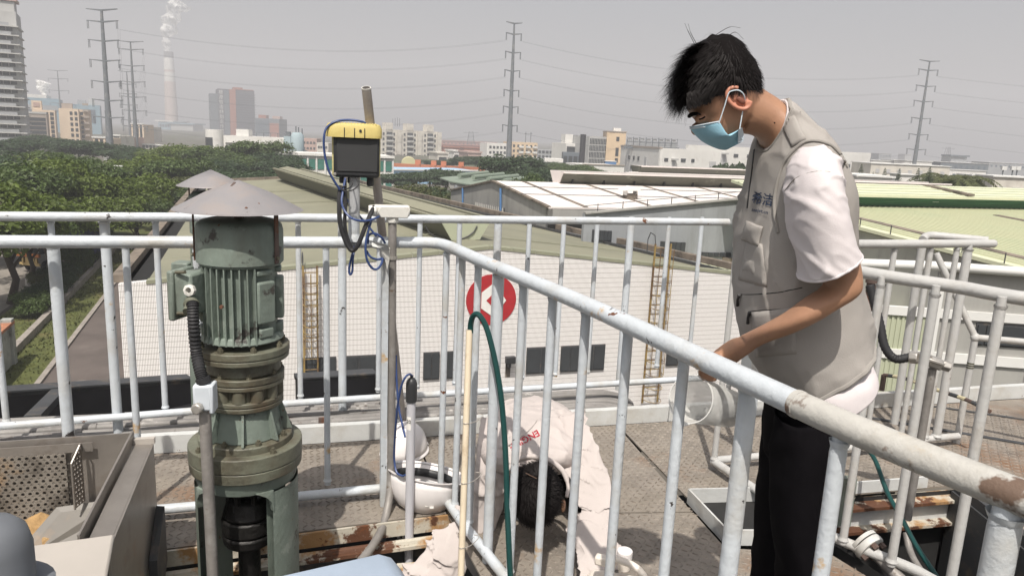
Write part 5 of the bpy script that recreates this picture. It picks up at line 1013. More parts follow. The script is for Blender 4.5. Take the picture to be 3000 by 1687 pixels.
# ------------------------------------------------------------------ right hand hatch, pit and steelwork
hk = thing('hatch_kerb', 'white angle iron kerb around the square hatch opening in the deck', 'kerb')
hc = [Vector((.80, 2.93, 0)), Vector((.875, 2.60, 0)), Vector((1.24, 2.63, 0)), Vector((1.18, 2.985, 0))]
for i in range(4):
    a, b_ = hc[i], hc[(i + 1) % 4]; part('angle', B().beam(a + UPZ * .022, b_ + UPZ * .022, .008, .065), M['toe'], hk)
struct('hatch_shade_sheet', B().prism([q - UPZ * .012 for q in hc], UPZ * -.004).prism([hc[3] - UPZ * .01, hc[0] - UPZ * .01, hc[0] - UPZ * .6, hc[3] - UPZ * .6], Vector((0, .01, 0))), M['pit'])  # black sheet just below the opening stands in for the darkness inside
pit = [Vector((1.30, 2.62, 0)), Vector((1.57, 3.03, 0)), Vector((2.075, 3.15, 0)), Vector((2.06, 2.2, 0)), Vector((1.66, 1.9, 0))]
wl = B()
for i in range(5):
    a, b_ = pit[i], pit[(i + 1) % 5]; wl.add([a, b_, b_ - UPZ * 1.6, a - UPZ * 1.6], [(0, 1, 2, 3)])
struct('open_pit', wl.poly([q - UPZ * 1.6 for q in pit]), M['pit'])
t = thing('pit_wall', 'dark grey steel wall with raised edge along the open pit', 'pit wall'); part('plate', B().prism([Vector((2.06, 3.12, .01)), Vector((2.06, 1.9, .01)), Vector((2.06, 1.9, -1.2)), Vector((2.06, 3.12, -1.2))], (-.012, 0, 0)), M['dgrey'], t); part('edge', B().beam((2.075, 3.12, .03), (2.075, 1.9, .03), .035, .05), M['dgrey'], t)
ib = thing('pit_beam', 'rusty white steel beam across the far side of the open pit', 'beam'); a, b_ = Vector((1.27, 2.93, 0)), Vector((2.09, 3.135, 0)); d_ = (b_ - a).normalized(); n_ = Vector((-d_.y, d_.x, 0))
part('top_flange', B().prism([a - n_ * .04 - UPZ * .035, b_ - n_ * .04 - UPZ * .035, b_ + n_ * .06 - UPZ * .035, a + n_ * .06 - UPZ * .035], UPZ * .014), M['rusty'], ib); part('web', B().prism([a - UPZ * .035, b_ - UPZ * .035, b_ - UPZ * .125, a - UPZ * .125], n_ * .01), M['toe'], ib); part('bottom_flange', B().prism([a - n_ * .05 - UPZ * .125, b_ - n_ * .05 - UPZ * .125, b_ + n_ * .05 - UPZ * .125, a + n_ * .05 - UPZ * .125], UPZ * -.014), M['rusty'], ib)
part('kerb_angle', B().prism([a + n_ * .055, b_ + n_ * .055 - d_ * .12, b_ + n_ * .055 - d_ * .12 + UPZ * .055, a + n_ * .055 + UPZ * .055], n_ * .01), M['toe'], ib)
solo('floor_groove', B().beam((1.75, 4.18, .004), (3.1, 3.62, .004), .03, .006).beam((2.0, 4.5, .004), (3.4, 4.0, .004), .02, .006), M['dgrey'], 'dark cover strips running across the deck at right', 'strip')
hp = thing('hazard_pipe', 'thin black and cream banded pipe on the deck behind the right railings', 'pipe'); pts = [Y(2590, 1098, 4.35), Y(2650, 1108, 4.2), Y(2740, 1140, 3.9), Y(2830, 1170, 3.65), Y(2900, 1205, 3.5)]
SPm = smooth_path(pts, 4); mb_ = mat('cream_band_paint', (.5, .45, .3), .6)
for k in range(len(SPm) - 1): part('band', B().tube([SPm[k], SPm[k + 1]], .011, 8), M['rustbar'] if k % 3 == 0 else (M['dgrey'] if k % 3 == 1 else mb_), hp, smooth=True)
part('elbow', B().tube([pts[0], pts[0] + Vector((0, 0, -.1))], .016, 8), M['rustbar'], hp, smooth=True)
fp = thing('flanged_pipe', 'rusty white flanged pipe stub lying in the open pit', 'pipe'); c = Y(2545, 1600, 2.52); ax_ = Vector((.42, -.75, -.35)).normalized()
part('flange', B().lathe([(.056, -.012), (.058, 0), (.056, .014)], c, 24, axis=ax_), M['toe'], fp, smooth=True, bevel=.002); part('flange', B().lathe([(.056, 0), (.056, .014)], c - ax_ * .03, 24, axis=ax_), M['toe'], fp, smooth=True)
x_, y_, _ = frame_of(ax_)
for k in range(4): a = k * 1.57 + .5; part('bolt', B().lathe([(.012, 0), (.012, .022)], c + (x_ * math.cos(a) + y_ * math.sin(a)) * .041 + ax_ * .012, 6, axis=ax_), M['rustbar'], fp)
part('pipe', B().tube([c, c + ax_ * .2, c + ax_ * .38 + Vector((.05, 0, -.02))], .0225, 12), M['conduit'], fp, smooth=True); part('coupling', B().tube([c + ax_ * .2, c + ax_ * .25], .03, 12), M['rustbar'], fp, smooth=True)
part('riser', B().box(c + Vector((-.05, .12, .12)), (.05, .03, .2)), M['green'], fp)
solo('green_hose', B().tube(smooth_path([Y(2518, 1262, 3.1), Y(2534, 1300, 3.05), Y(2565, 1350, 2.95), Y(2587, 1410, 2.85), Y(2606, 1455, 2.78), Y(2643, 1520, 2.65), Y(2684, 1597, 2.5), Y(2745, 1690, 2.35), Y(2790, 1760, 2.3)], 6), .0095, 10), M['hose'], 'dark green hose hanging down into the open pit at right', 'hose', smooth=True)
t = thing('bent_pipe', 'grey bent conduit dropping through the pit beside the green hose', 'pipe'); part('run', B().tube(smooth_path([Y(2655, 1560, 2.75), Y(2665, 1610, 2.7), Y(2690, 1660, 2.6), Y(2740, 1720, 2.5)], 5), .014, 10), M['conduit'], t, smooth=True)
# flexible conduit with fitting behind the right railing
fc = thing('flexible_conduit', 'black ribbed flexible conduit with aluminium fitting behind the right railing', 'conduit')
FP = smooth_path([Y(2548, 835, 3.0), Y(2562, 890, 2.98), Y(2578, 950, 2.95), Y(2592, 1015, 2.92), Y(2622, 1050, 2.9), Y(2668, 1046, 2.88)], 10); fr_ = [.0185 if i % 2 else .0165 for i in range(len(FP))]; part('hose', B().tube(FP, fr_, 12), M['rubber'], fc, smooth=True)
g1, g2 = Y(2665, 1046, 2.88), Y(2690, 1048, 2.86); part('gland', B().tube([g1, g2], .026, 8), M['alu'], fc, bevel=.003)
h1, h2 = Y(2688, 1046, 2.86), Y(2758, 1068, 2.84); part('fitting', B().beam(h1, h2, .05, .045), M['alu'], fc, bevel=.008); part('cover', B().beam(h1.lerp(h2, .15) + Vector((0, -.03, .01)), h1.lerp(h2, .9) + Vector((0, -.03, .01)), .036, .014), M['alu'], fc, bevel=.004); part('plug', B().tube([h2, h2 + (h2 - h1) * .35], .022, 6), M['alu'], fc, bevel=.003)
part('pipe', B().tube([Y(2732, 1080, 2.85), Vector((*(Y(2732, 1080, 2.85)).xy, 0))], .0155, 12), M['conduit'], fc, smooth=True)
t = thing('rust_stub', 'short rusty pipe stub behind the standing man', 'pipe'); a = Y(2556, 815, 3.1); part('stub', B().tube([a, a - UPZ * .14], .02, 10), M['rustbar'], t, smooth=True); part('flange', B().tube([a, a - UPZ * .02], .026, 10), M['rustbar'], t, smooth=True)
# ================================================================== agitator drive in front of the rail
def zpx(px, py, y): return Y(px, py, y).z
MX = Vector((*Y(706, 800, 2.2).xy, 0)); zz = lambda py: zpx(706, py, 2.2)
T = thing('agitator_drive', 'grey green vertical agitator motor and gearbox under a weathered conical rain cap', 'motor', None)
def cyl(name, r0, p0, r1, p1, m_=None, n=32, par=T, bevel=.004, **k): return part(name, B().lathe([(r0, zz(p0)), (r1, zz(p1))], MX, n), m_ or M['green'], par, smooth=True, bevel=bevel, **k)
capo = part('rain_cap', B().lathe([(.183, zz(611)), (.186, zz(613)), (.09, zz(563)), (.012, zz(533)), (.002, zz(529))], MX, 8 * 5, cap=False), M['cap'], T, smooth=True, solid=.002, ang=80)
for a in (R(-128), R(-62)): part('seam', B().beam(MX + Vector((.17 * math.cos(a), .17 * math.sin(a), zz(606) + .001)), MX + Vector((.012 * math.cos(a), .012 * math.sin(a), zz(532))), .003, .003), M['cap'], capo)
a = R(-98); part('rust_seam', B().beam(MX + Vector((.18 * math.cos(a), .18 * math.sin(a), zz(611))), MX + Vector((.02 * math.cos(a), .02 * math.sin(a), zz(534))), .007, .002), M['rustbar'], capo)
for k, (a, rr) in enumerate([(R(-140), .12), (R(-75), .06), (R(-70), .12), (R(-45), .13), (R(-62), .15)]): part('rivet', B().lathe([(.005, 0), (.002, .003)], MX + Vector((rr * math.cos(a), rr * math.sin(a), zz(611) + (.186 - rr) / .186 * (zz(531) - zz(611)) + .001)), 8), M['rustbar'], capo)
for a in (R(-163), R(-17), R(85)): c_, s_ = math.cos(a), math.sin(a); part('strut', B().box(MX + Vector((c_ * .129, s_ * .129, (zz(620) + zz(757)) / 2)), (.004, .017, zz(612) - zz(757)), rot=a), M['rustbar'], T); part('bolt', B().lathe([(.006, 0), (.006, .006)], MX + Vector((c_ * .131, s_ * .131, zz(745))), 6, axis=(c_, s_, 0)), M['bolt'], T)
part('post', B().box(MX + Vector((.0, 0, (zz(612) + zz(640)) / 2)), (.024, .02, zz(590) - zz(645))), M['rustbar'], T)
part('fan_cowl', B().lathe([(.126, zz(762)), (.126, zz(672)), (.122, zz(655)), (.110, zz(645)), (.09, zz(640)), (.0, zz(639))], MX, 40, cap=False), M['green'], T, smooth=True)
cyl('motor_body', .104, 968, .104, 763); cyl('end_ring', .124, 985, .116, 965); cyl('top_ring', .118, 772, .122, 763)
for k in range(9):
    a = R(-90) + R((k - 4) * 10.2 * 1.0 - 2); part('fin', B().box(MX + Vector((math.cos(a) * .108, math.sin(a) * .108, (zz(772) + zz(984)) / 2)), (.030, .0042, zz(770) - zz(984)), rot=a), M['green'], T)
for a, w_ in ((R(-34), .062), (R(-150), .062), (R(16), .062), (R(165), .05), (R(60), .05), (R(110), .05)): part('cast_panel', B().box(MX + Vector((math.cos(a) * .110, math.sin(a) * .110, (zz(812) + zz(925)) / 2)), (.028, w_, zz(806) - zz(925)), rot=a), M['green'], T, bevel=.006); part('foot_rib', B().box(MX + Vector((math.cos(a) * .106, math.sin(a) * .106, zz(955))), (.03, w_ * .8, .03), rot=a), M['green'], T, bevel=.005); part('foot_rib', B().box(MX + Vector((math.cos(a) * .108, math.sin(a) * .108, zz(785))), (.02, w_ * .9, .016), rot=a), M['green'], T, bevel=.004)
part('grease_plug', B().lathe([(.006, 0), (.005, .008)], MX + Vector((-.012, -.124, zz(872))), 8, axis=(0, -1, 0)), M['rustbar'], T)
cyl('flange', .139, 1024, .139, 1003, M['green_dirty'], bevel=.003); cyl('flange', .137, 1040, .138, 1025, M['green_dirty'], bevel=.003)
cyl('neck', .112, 1078, .106, 1040, M['green_dirty']); cyl('gear_flange', .122, 1099, .123, 1080, M['green_dirty'], bevel=.003); cyl('gear_flange', .121, 1113, .121, 1100, M['green_dirty'], bevel=.003)
cyl('pin_ring', .100, 1148, .100, 1113, M['green_dirty'])
for k in range(12): a = k * R(30) + .2; part('pin_lug', B().lathe([(.021, zz(1147)), (.021, zz(1114))], MX + Vector((math.cos(a) * .098, math.sin(a) * .098, 0)), 12), M['green_dirty'], T, smooth=True)
cyl('gear_flange', .118, 1160, .118, 1147, M['green_dirty'], bevel=.003); cyl('gear_flange', .117, 1175, .118, 1161, M['green_dirty'], bevel=.003)
cyl('bell', .116, 1262, .098, 1175); 
for k in range(8): a = k * R(45) + R(-75); part('bell_rib', B().prism([MX + Vector((math.cos(a) * .09, math.sin(a) * .09, zz(1178))), MX + Vector((math.cos(a) * .112, math.sin(a) * .112, zz(1178))), MX + Vector((math.cos(a) * .142, math.sin(a) * .142, zz(1258))), MX + Vector((math.cos(a) * .09, math.sin(a) * .09, zz(1258)))], Vector((-math.sin(a), math.cos(a), 0)) * .007), M['green'], T)
cyl('base_ring', .142, 1285, .142, 1262, M['green_dirty'], bevel=.004); cyl('base_flange', .173, 1322, .173, 1282, M['green_dirty'], n=40, bevel=.003); cyl('base_flange', .1705, 1352, .1725, 1323, M['green_dirty'], n=40, bevel=.003)
for k in range(8):
    a = k * R(45) + R(-112)
    for rr, pz in ((.128, 1262), (.157, 1282), (.108, 1080), (.122, 1003)):
        if rr in (.157,) and k % 2: continue
        part('bolt', B().lathe([(.0095, zz(pz) - .003), (.0095, zz(pz) + .011), (.0055, zz(pz) + .011), (.0055, zz(pz) + .017)], MX + Vector((math.cos(a + rr * 8) * rr, math.sin(a + rr * 8) * rr, 0)), 6), M['bolt'], T)
cyl('frame_head', .150, 1392, .163, 1350, M['green'])
for a0, a1 in ((R(-42), R(42)), (R(138), R(222))):
    part('frame_leg', B().lathe([(.158, zz(1390)), (.158, -.5), (.118, -.5), (.118, zz(1390))], MX, 12, a0=a0, a1=a1), M['green'], T, smooth=True)
    for aa in (a0, a1):
        s_ = 1 if aa == a1 else -1; part('arch_gusset', B().prism([MX + Vector((math.cos(aa + s_ * q) * .140, math.sin(aa + s_ * q) * .140, z)) for q, z in ((-.02, zz(1385)), (.36, zz(1385)), (.14, zz(1400)), (.03, zz(1418)), (-.02, zz(1445)))], Vector((math.cos(aa), math.sin(aa), 0)) * .02), M['green'], T)
cyl('coupling_upper', .045, 1428, .046, 1350, M['oil'], bevel=.008); cyl('coupling_neck', .026, 1460, .026, 1425, M['oil']); cyl('coupling_flange', .082, 1500, .062, 1448, M['oil'], bevel=.01); cyl('coupling_flange', .083, 1545, .083, 1503, M['oil'], bevel=.006); cyl('coupling_flange', .078, 1580, .085, 1548, M['oil'], bevel=.008)
for k in range(7): a = k * .9; part('coupling_bolt', B().lathe([(.011, zz(1455)), (.011, zz(1430))], MX + Vector((math.cos(a) * .058, math.sin(a) * .058, 0)), 6), M['oil'], T)
part('shaft', B().lathe([(.035, zz(1570)), (.035, -1.2)], MX, 20), M['oil'], T, smooth=True)
tb_ = part('terminal_box', B().box(Y(563, 856, 2.1) + Vector((.0, 0, 0)), (.056, .085, .125), rot=R(-12)), M['green'], T, bevel=.008); part('box_lid', B().box(Y(532, 858, 2.11), (.02, .105, .148), rot=R(-12)), M['green'], tb_, bevel=.006)
for dz in (-.06, .06): part('lid_bolt', B().tube([Y(518, 858, 2.06) + UPZ * dz, Y(545, 858, 2.04) + UPZ * dz], .005, 6), M['bolt'], tb_)
gq = Y(559, 850, 2.05); part('blank_gland', B().lathe([(.017, 0), (.017, .012), (.009, .014), (.009, .0)], gq, 8, axis=(-.1, -1, .15)), M['fitting_w'], tb_); gq2 = Y(563, 885, 2.05); part('gland', B().lathe([(.021, 0), (.021, .014), (.015, .02), (.015, .04)], gq2, 16, axis=(.05, -.8, -.5)), M['green_dirty'], tb_, smooth=True)
# flexible conduit down to a fitting and riser pipe
fx = thing('flexible_conduit', 'black ribbed flexible conduit curving down the left side of the agitator motor', 'conduit'); FPp = smooth_path([Y(564, 888, 2.03), Y(565, 905, 2.02), Y(568, 960, 2.02), Y(575, 1030, 2.03), Y(586, 1085, 2.0), Y(596, 1118, 1.985)], 12)
part('hose', B().tube(FPp, [.0172 if i % 2 else .0146 for i in range(len(FPp))], 14), M['rubber'], fx, smooth=True)
part('collar', B().tube([Y(593, 1106, 1.985), Y(599, 1122, 1.985)], .0205, 14), M['rubber'], fx, smooth=True)
cf = thing('conduit_fitting', 'pale grey junction fitting on a galvanised riser pipe beside the agitator', 'conduit fitting'); q = Y(598, 1160, 1.985)
part('body', B().box(q, (.052, .045, .078), rot=R(8)), M['fitting'], cf, bevel=.007); part('lid', B().box(q + Vector((.028, -.004, .0)), (.012, .052, .084), rot=R(8)), M['fitting'], cf, bevel=.004); part('plug', B().lathe([(.017, 0), (.017, .014), (.013, .018), (.006, .018)], q + Vector((-.006, -.024, -.026)), 8, axis=(-.1, -1, 0)), M['alu'], cf, bevel=.002); part('riser', B().tube([q - UPZ * .03, Vector((Y(622, 1690, 1.985).x + .004, 1.985, -.2))], .0165, 14), M['conduit'], cf, smooth=True)
# second agitator further out
T = thing('agitator_drive', 'farther green agitator motor mostly hidden, with its own grey conical cap', 'motor', None); M2 = Vector((*Y(618, 520, 4.3).xy, 0)); z2 = lambda py: zpx(618, py, 4.3)
part('rain_cap', B().lathe([(.186, z2(543)), (.188, z2(545)), (.10, z2(520)), (.003, z2(498))], M2, 40, cap=False), M['cap'], T, smooth=True, solid=.002, ang=80)
for a in (R(-160), R(-70), R(20)): part('strut', B().box(M2 + Vector((math.cos(a) * .12, math.sin(a) * .12, z2(570))), (.006, .03, z2(540) - z2(600)), rot=a), M['rustbar'], T)
part('fan_cowl', B().lathe([(.10, z2(690)), (.126, z2(680)), (.126, z2(575)), (.1, z2(562)), (0, z2(560))], M2, 28, cap=False), M['green'], T, smooth=True); part('motor_body', B().lathe([(.112, z2(850)), (.112, z2(690))], M2, 24), M['green'], T, smooth=True)
for k in range(16): a = k * R(22.5); part('fin', B().box(M2 + Vector((math.cos(a) * .118, math.sin(a) * .118, z2(770))), (.02, .006, z2(700) - z2(840)), rot=a), M['green'], T)
part('terminal_box', B().box(M2 + Vector((-.17, -.04, z2(800))), (.10, .1, .14)), M['green'], T, bevel=.01); part('gearbox', B().lathe([(.16, -.2), (.16, .1), (.12, .35), (.115, z2(850))], M2, 24), M['green'], T, smooth=True)
# ------------------------------------------------------------------ analyser box on the rail
IN = thing('analyser_box', 'yellow lidded black instrument box on a grey pole fixed to the near rail', 'instrument'); pb_ = Z(1037, 712, 1.08); yy = pb_.y; rz_ = R(14)
cI = Y(1041, 458, yy + .0); lid = Y(1034, 383, yy)
cxv = Vector((math.cos(rz_), math.sin(rz_), 0)); cyv = Vector((-math.sin(rz_), math.cos(rz_), 0)); tl = Vector((.0, 0, 1))
hB = zpx(1034, 400, yy) - zpx(1041, 520, yy)
part('casing', B().box(Vector((cI.x - .004, cI.y + .03, (zpx(1034, 398, yy) + zpx(1041, 518, yy)) / 2)), (.176, .10, hB), rot=rz_), M['cream'], IN, bevel=.008)
part('front_panel', B().box(Vector((cI.x + .004, cI.y, (zpx(1034, 396, yy) + zpx(1041, 518, yy)) / 2)) - cyv * .028, (.166, .03, hB + .004), rot=rz_), M['black'], IN, bevel=.01); part('display', B().box(Vector((cI.x + .006, cI.y, (zpx(1034, 402, yy) + zpx(1041, 505, yy)) / 2)) - cyv * .044, (.146, .004, hB * .8), rot=rz_), M['screen'], IN, bevel=.003)
zl_ = zpx(1034, 383, yy); part('lid', B().loft([(Vector((lid.x, lid.y + .015, zl_ - .025)), cxv * .101, cyv * .078, 6), (Vector((lid.x, lid.y + .015, zl_ + .008)), cxv * .101, cyv * .078, 6), (Vector((lid.x, lid.y + .015, zl_ + .022)), cxv * .095, cyv * .073, 6), (Vector((lid.x, lid.y + .015, zl_ + .026)), cxv * .085, cyv * .065, 6)], 48), M['yellow'], IN, smooth=True)
for k in range(15): part('lid_rib', B().box(Vector((lid.x, lid.y + .015, zl_ + .024)) + cxv * (-.075 + k * .0108), (.006, .14, .008), rot=rz_), M['yellow'], IN, bevel=.002)
for u in (-.032, .004, .04): part('lid_slot', B().box(Vector((lid.x, lid.y, zl_ - .008)) - cyv * .062 + cxv * u, (.003, .006, .034), rot=rz_), M['black'], IN)
part('latch_hole', B().lathe([(.005, 0), (.005, .004)], Vector((lid.x, lid.y, zl_ + .0)) - cyv * .062 + cxv * .025, 10, axis=-cyv), M['black'], IN); part('screw', B().lathe([(.006, 0), (.004, .004)], Vector((cI.x, cI.y, zpx(1041, 510, yy))) - cyv * .044 - cxv * .074, 10, axis=-cyv), M['alu'], IN)
part('pole', B().tube([Vector((pb_.x, pb_.y, 1.09)), Vector((pb_.x + .002, pb_.y, zpx(1040, 518, yy)))], .0205, 18), M['poleg'], IN, smooth=True); part('pole_weld', B().lathe([(.03, 1.088), (.027, 1.1), (.0215, 1.115)], (pb_.x, pb_.y, 0), 16, cap=False), M['rail'], IN, smooth=True); part('pole_sleeve', B().lathe([(.0212, 1.10), (.0214, 1.185)], (pb_.x, pb_.y, 0), 18, cap=False), M['rail'], IN, smooth=True)
for u in (-.05, -.02, .06): part('cable_gland', B().lathe([(.009, 0), (.009, -.02), (.006, -.024)], Vector((cI.x, cI.y, zpx(1041, 519, yy))) + cxv * u, 10), M['black'], IN)
part('socket', B().lathe([(.014, 0), (.014, -.028), (.010, -.032)], Vector((cI.x, cI.y, zpx(1041, 519, yy))) + cxv * .055 - cyv * .01, 14), M['black'], IN)
def cable(label, pts, r, m_, grp=None, name='cable', k=8): return solo(name, B().tube(smooth_path([Y(a, b_, d) for a, b_, d in pts], k), r, 8), m_, label, 'cable', grp, smooth=True)
cable('blue cable arching over the yellow instrument lid', [(1076, 366, 2.74), (1060, 357, 2.73), (1025, 352, 2.72), (985, 356, 2.70), (958, 374, 2.69), (949, 405, 2.68), (951, 450, 2.68), (962, 497, 2.68), (980, 532, 2.69), (996, 556, 2.7)], .0042, M['blue'], 'blue cables')
cable('blue cable dropping in a curve in front of the grey pole', [(1012, 522, 2.72), (1005, 560, 2.7), (1001, 590, 2.68), (1008, 615, 2.67), (1028, 638, 2.66), (1055, 647, 2.67), (1085, 645, 2.7), (1110, 635, 2.75)], .0042, M['blue'], 'blue cables')
cable('blue cable hanging in a narrow loop below the near rail', [(1040, 720, 2.74), (1028, 760, 2.72), (1023, 790, 2.72), (1026, 804, 2.72), (1032, 795, 2.72), (1034, 760, 2.72), (1038, 728, 2.74)], .0042, M['blue'], 'blue cables')
cable('blue cable coil hanging beside the broken white bracket', [(1090, 640, 2.72), (1078, 680, 2.7), (1071, 720, 2.69), (1075, 760, 2.69), (1090, 785, 2.7), (1105, 788, 2.71), (1118, 772, 2.72), (1122, 750, 2.74)], .0045, M['blue'], 'blue cables')
cable('blue cable looping forward above the broken white bracket', [(1078, 715, 2.72), (1080, 690, 2.72), (1098, 684, 2.73), (1118, 696, 2.74), (1128, 712, 2.76)], .0045, M['blue'], 'blue cables')
cable('blue cable arc turning back under the broken bracket', [(1074, 735, 2.71), (1085, 752, 2.71), (1105, 760, 2.72), (1124, 756, 2.74)], .0045, M['blue'], 'blue cables')
cable('blue cable slanting behind the grey pole to the pipe', [(1000, 560, 2.8), (1020, 590, 2.84), (1055, 635, 2.85), (1085, 670, 2.85), (1108, 700, 2.85)], .0042, M['blue'], 'blue cables')
cable('thick black wrapped cable hanging in a deep loop over the near rail', [(997, 545, 2.72), (994, 600, 2.69), (996, 650, 2.68), (1006, 690, 2.68), (1020, 722, 2.68), (1034, 734, 2.68), (1050, 715, 2.68), (1068, 670, 2.69), (1082, 635, 2.72), (1096, 605, 2.76)], .0085, M['rubber'], 'black cables')
cable('second black cable strand beside the thick wrapped loop', [(1010, 525, 2.73), (1012, 600, 2.70), (1010, 650, 2.69), (1016, 690, 2.69), (1030, 728, 2.69)], .0065, M['rubber'], 'black cables')
cable('thin black wire loop tied around the grey pole', [(1045, 522, 2.72), (1050, 540, 2.7), (1035, 556, 2.69), (1012, 560, 2.69), (1000, 550, 2.7), (1015, 545, 2.7)], .0025, M['rubber'], 'black cables')
cable('thin black wire arc under the instrument box', [(1028, 522, 2.72), (1032, 540, 2.7), (1020, 552, 2.69), (1004, 556, 2.7)], .0025, M['rubber'], 'black cables')
# leaning grey plastic pipe
a = Y(1073, 258, 2.74); b_ = Z(1186, 1285, .0); d_ = (a - b_).normalized(); t = thing('leaning_pipe', 'tall weathered plastic pipe leaning behind the near rail with open top', 'pipe')
part('pipe', B().lathe([(.0172, 0), (.0172, (a - b_).length), (.0148, (a - b_).length), (.0148, (a - b_).length - .3)], b_, 20, axis=d_, cap=False), M['pvc'], t, smooth=True); part('rim', B().lathe([(.0174, -.004), (.0175, .001), (.0147, .001)], a, 20, axis=d_, cap=False), M['fitting_w'], t, smooth=True)
# conduit outlet body with galvanised pipe
q = Y(1150, 618, 2.78); t = thing('conduit_outlet', 'white angular outlet fitting on top of a bent galvanised pipe', 'conduit fitting')
part('body', B().box(q + Vector((-.004, .01, .0)), (.135, .044, .042), rot=R(12)), M['fitting_w'], t, bevel=.008); part('cover', B().prism([q + cxv * x_ + UPZ * z_ - cyv * .014 for x_, z_ in ((-.045, .019), (.055, .019), (.066, .008), (.055, -.024), (-.045, -.024), (-.058, .0))], -cyv * .012), M['fitting_w'], t, bevel=.003); part('end_boss', B().lathe([(.024, 0), (.020, .03)], q - cxv * .06, 8, axis=-cxv), M['fitting_w'], t, bevel=.003)
part('nut', B().lathe([(.024, -.021), (.024, -.045)], q, 6), M['fitting_w'], t, bevel=.003)
cp_ = [q - UPZ * .045, Y(1149, 800, 2.78), Y(1147, 1100, 2.78), Y(1146, 1330, 2.77), Y(1144, 1420, 2.75), Y(1135, 1490, 2.7), Y(1118, 1550, 2.62), Y(1090, 1600, 2.52), Y(1050, 1650, 2.42), Y(1000, 1700, 2.35)]
part('pipe', B().tube(smooth_path(cp_, 6), .0162, 16), M['conduit'], t, smooth=True); part('lock_ring', B().lathe([(.021, -.012), (.021, 0)], Y(1148, 750, 2.78), 14), M['alu'], t, smooth=True)
q = Z(1105, 700, 1.10); t = thing('broken_bracket', 'broken white angle bracket with flaking paint clamped on the near rail', 'bracket')
part('shelf', B().prism([Y(1080, 703, 2.74), Y(1130, 716, 2.68), Y(1140, 727, 2.68), Y(1138, 733, 2.70), Y(1092, 722, 2.72)], (0, .01, -.008)), M['toe'], t); part('leg', B().prism([Y(1112, 730, 2.72), Y(1142, 726, 2.70), Y(1140, 765, 2.71), Y(1134, 792, 2.72), Y(1128, 760, 2.72), Y(1112, 748, 2.74)], (0, .008, 0)), M['fitting_w'], t); part('web', B().prism([Y(1112, 730, 2.74), Y(1128, 730, 2.74), Y(1128, 770, 2.74), Y(1112, 748, 2.74)], (0, .03, 0)), M['poleg'], t)
# sensor tube
a = Y(1205, 1172, 2.66); b_ = Y(1194, 1645, 2.66); t = thing('sensor_tube', 'frosted plastic sensor tube with black cap and paper label', 'sensor'); b_ = Vector((a.x + .001, a.y, b_.z))
part('tube', B().tube([a, b_], .0172, 20), M['tubep'], t, smooth=True); part('cap', B().lathe([(.0215, 0), (.0215, .07), (.019, .082), (.012, .092), (.006, .094), (.006, .105)], a - UPZ * .004, 20), M['black'], t, smooth=True)
part('label', B().lathe([(.0175, a.z - .115), (.0175, a.z - .062)], (a.x, a.y, 0), 10, a0=R(-150), a1=R(-82), cap=False), M['paper'], t, smooth=True, fixn=True)
text_part('writing', '20', .02, M['ink'], t, Vector((a.x - .0065, a.y - .0178, a.z - .080)), (.93, -.36, 0), (0, 0, 1), .0002)
br_ = thing('tube_clamp', 'dull steel bracket and u bolt holding the sensor tube to the deck edge', 'bracket'); c = Y(1183, 1570, 2.69)
part('channel', B().box(c + Vector((.0, .0, .0)), (.006, .045, .085)).box(c + Vector((.014, .02, .04)), (.03, .005, .006)).box(c + Vector((.014, .02, -.04)), (.03, .005, .006)), M['conduit'], br_); part('u_bolt', B().tube(smooth_path([c + Vector((-.02, .006, -.012)), c + Vector((.03, -.05, -.012)), c + Vector((.052, -.03, -.012)), c + Vector((.04, .01, -.012))], 4), .004, 8), M['alu'], br_, smooth=True)
for k in range(3): part('nut', B().lathe([(.007, 0), (.007, .008)], c + Vector((-.012 - .004 * k, -.01 + .01 * k, .03 - .02 * k)), 6, axis=(-1, -.3, 0)), M['alu'], br_)
cable('blue cable curving out of the black sensor cap', [(1208, 1100, 2.66), (1200, 1096, 2.64), (1188, 1104, 2.62), (1176, 1130, 2.62), (1166, 1180, 2.63), (1160, 1240, 2.66), (1156, 1300, 2.7), (1155, 1345, 2.72), (1162, 1382, 2.7), (1178, 1393, 2.68), (1188, 1390, 2.67)], .0042, M['blue'], 'blue cables')
cable('blue cable running down beside the galvanised pipe to the sensor tube', [(1160, 1040, 2.8), (1162, 1110, 2.78), (1168, 1190, 2.75), (1178, 1240, 2.72), (1187, 1280, 2.68)], .0042, M['blue'], 'blue cables')
# stake, hose
a = Y(1375, 966, 2.40); b_ = Y(1352, 1640, 2.26); b_ = b_ + (b_ - a) * .25; t = thing('stake', 'beige plastic stake wired upright to the diagonal railing', 'stake'); part('stick', B().tube([a, b_], .0113, 12), M['bamboo'], t, smooth=True); part('mouth', B().lathe([(.0115, 0), (.0085, .001), (.0085, -.03)], a, 12, axis=a - b_, cap=False), M['pvcin'], t)
for f_ in (.40, .66, .94):
    c = a.lerp(b_, f_ * .8); pk = Vector((c.x + .055, c.y + .06, c.z + .004)); part('wire_tie', B().tube(smooth_path([c + Vector((-.012, -.004, 0)), c + Vector((.0, -.013, .001)), c + Vector((.03, .01, 0)), pk, pk + Vector((-.02, .012, 0))], 5), .0014, 6), M['wire'], t)
cable('dark green hose arching out of the beige stake and down', [(1378, 975, 2.40), (1379, 950, 2.40), (1385, 928, 2.39), (1395, 920, 2.38), (1408, 928, 2.37), (1427, 965, 2.36), (1450, 1055, 2.34), (1467, 1155, 2.32), (1477, 1260, 2.30), (1483, 1370, 2.27), (1486, 1480, 2.24), (1491, 1600, 2.2), (1496, 1700, 2.18)], .0098, M['hose'], name='green_hose')
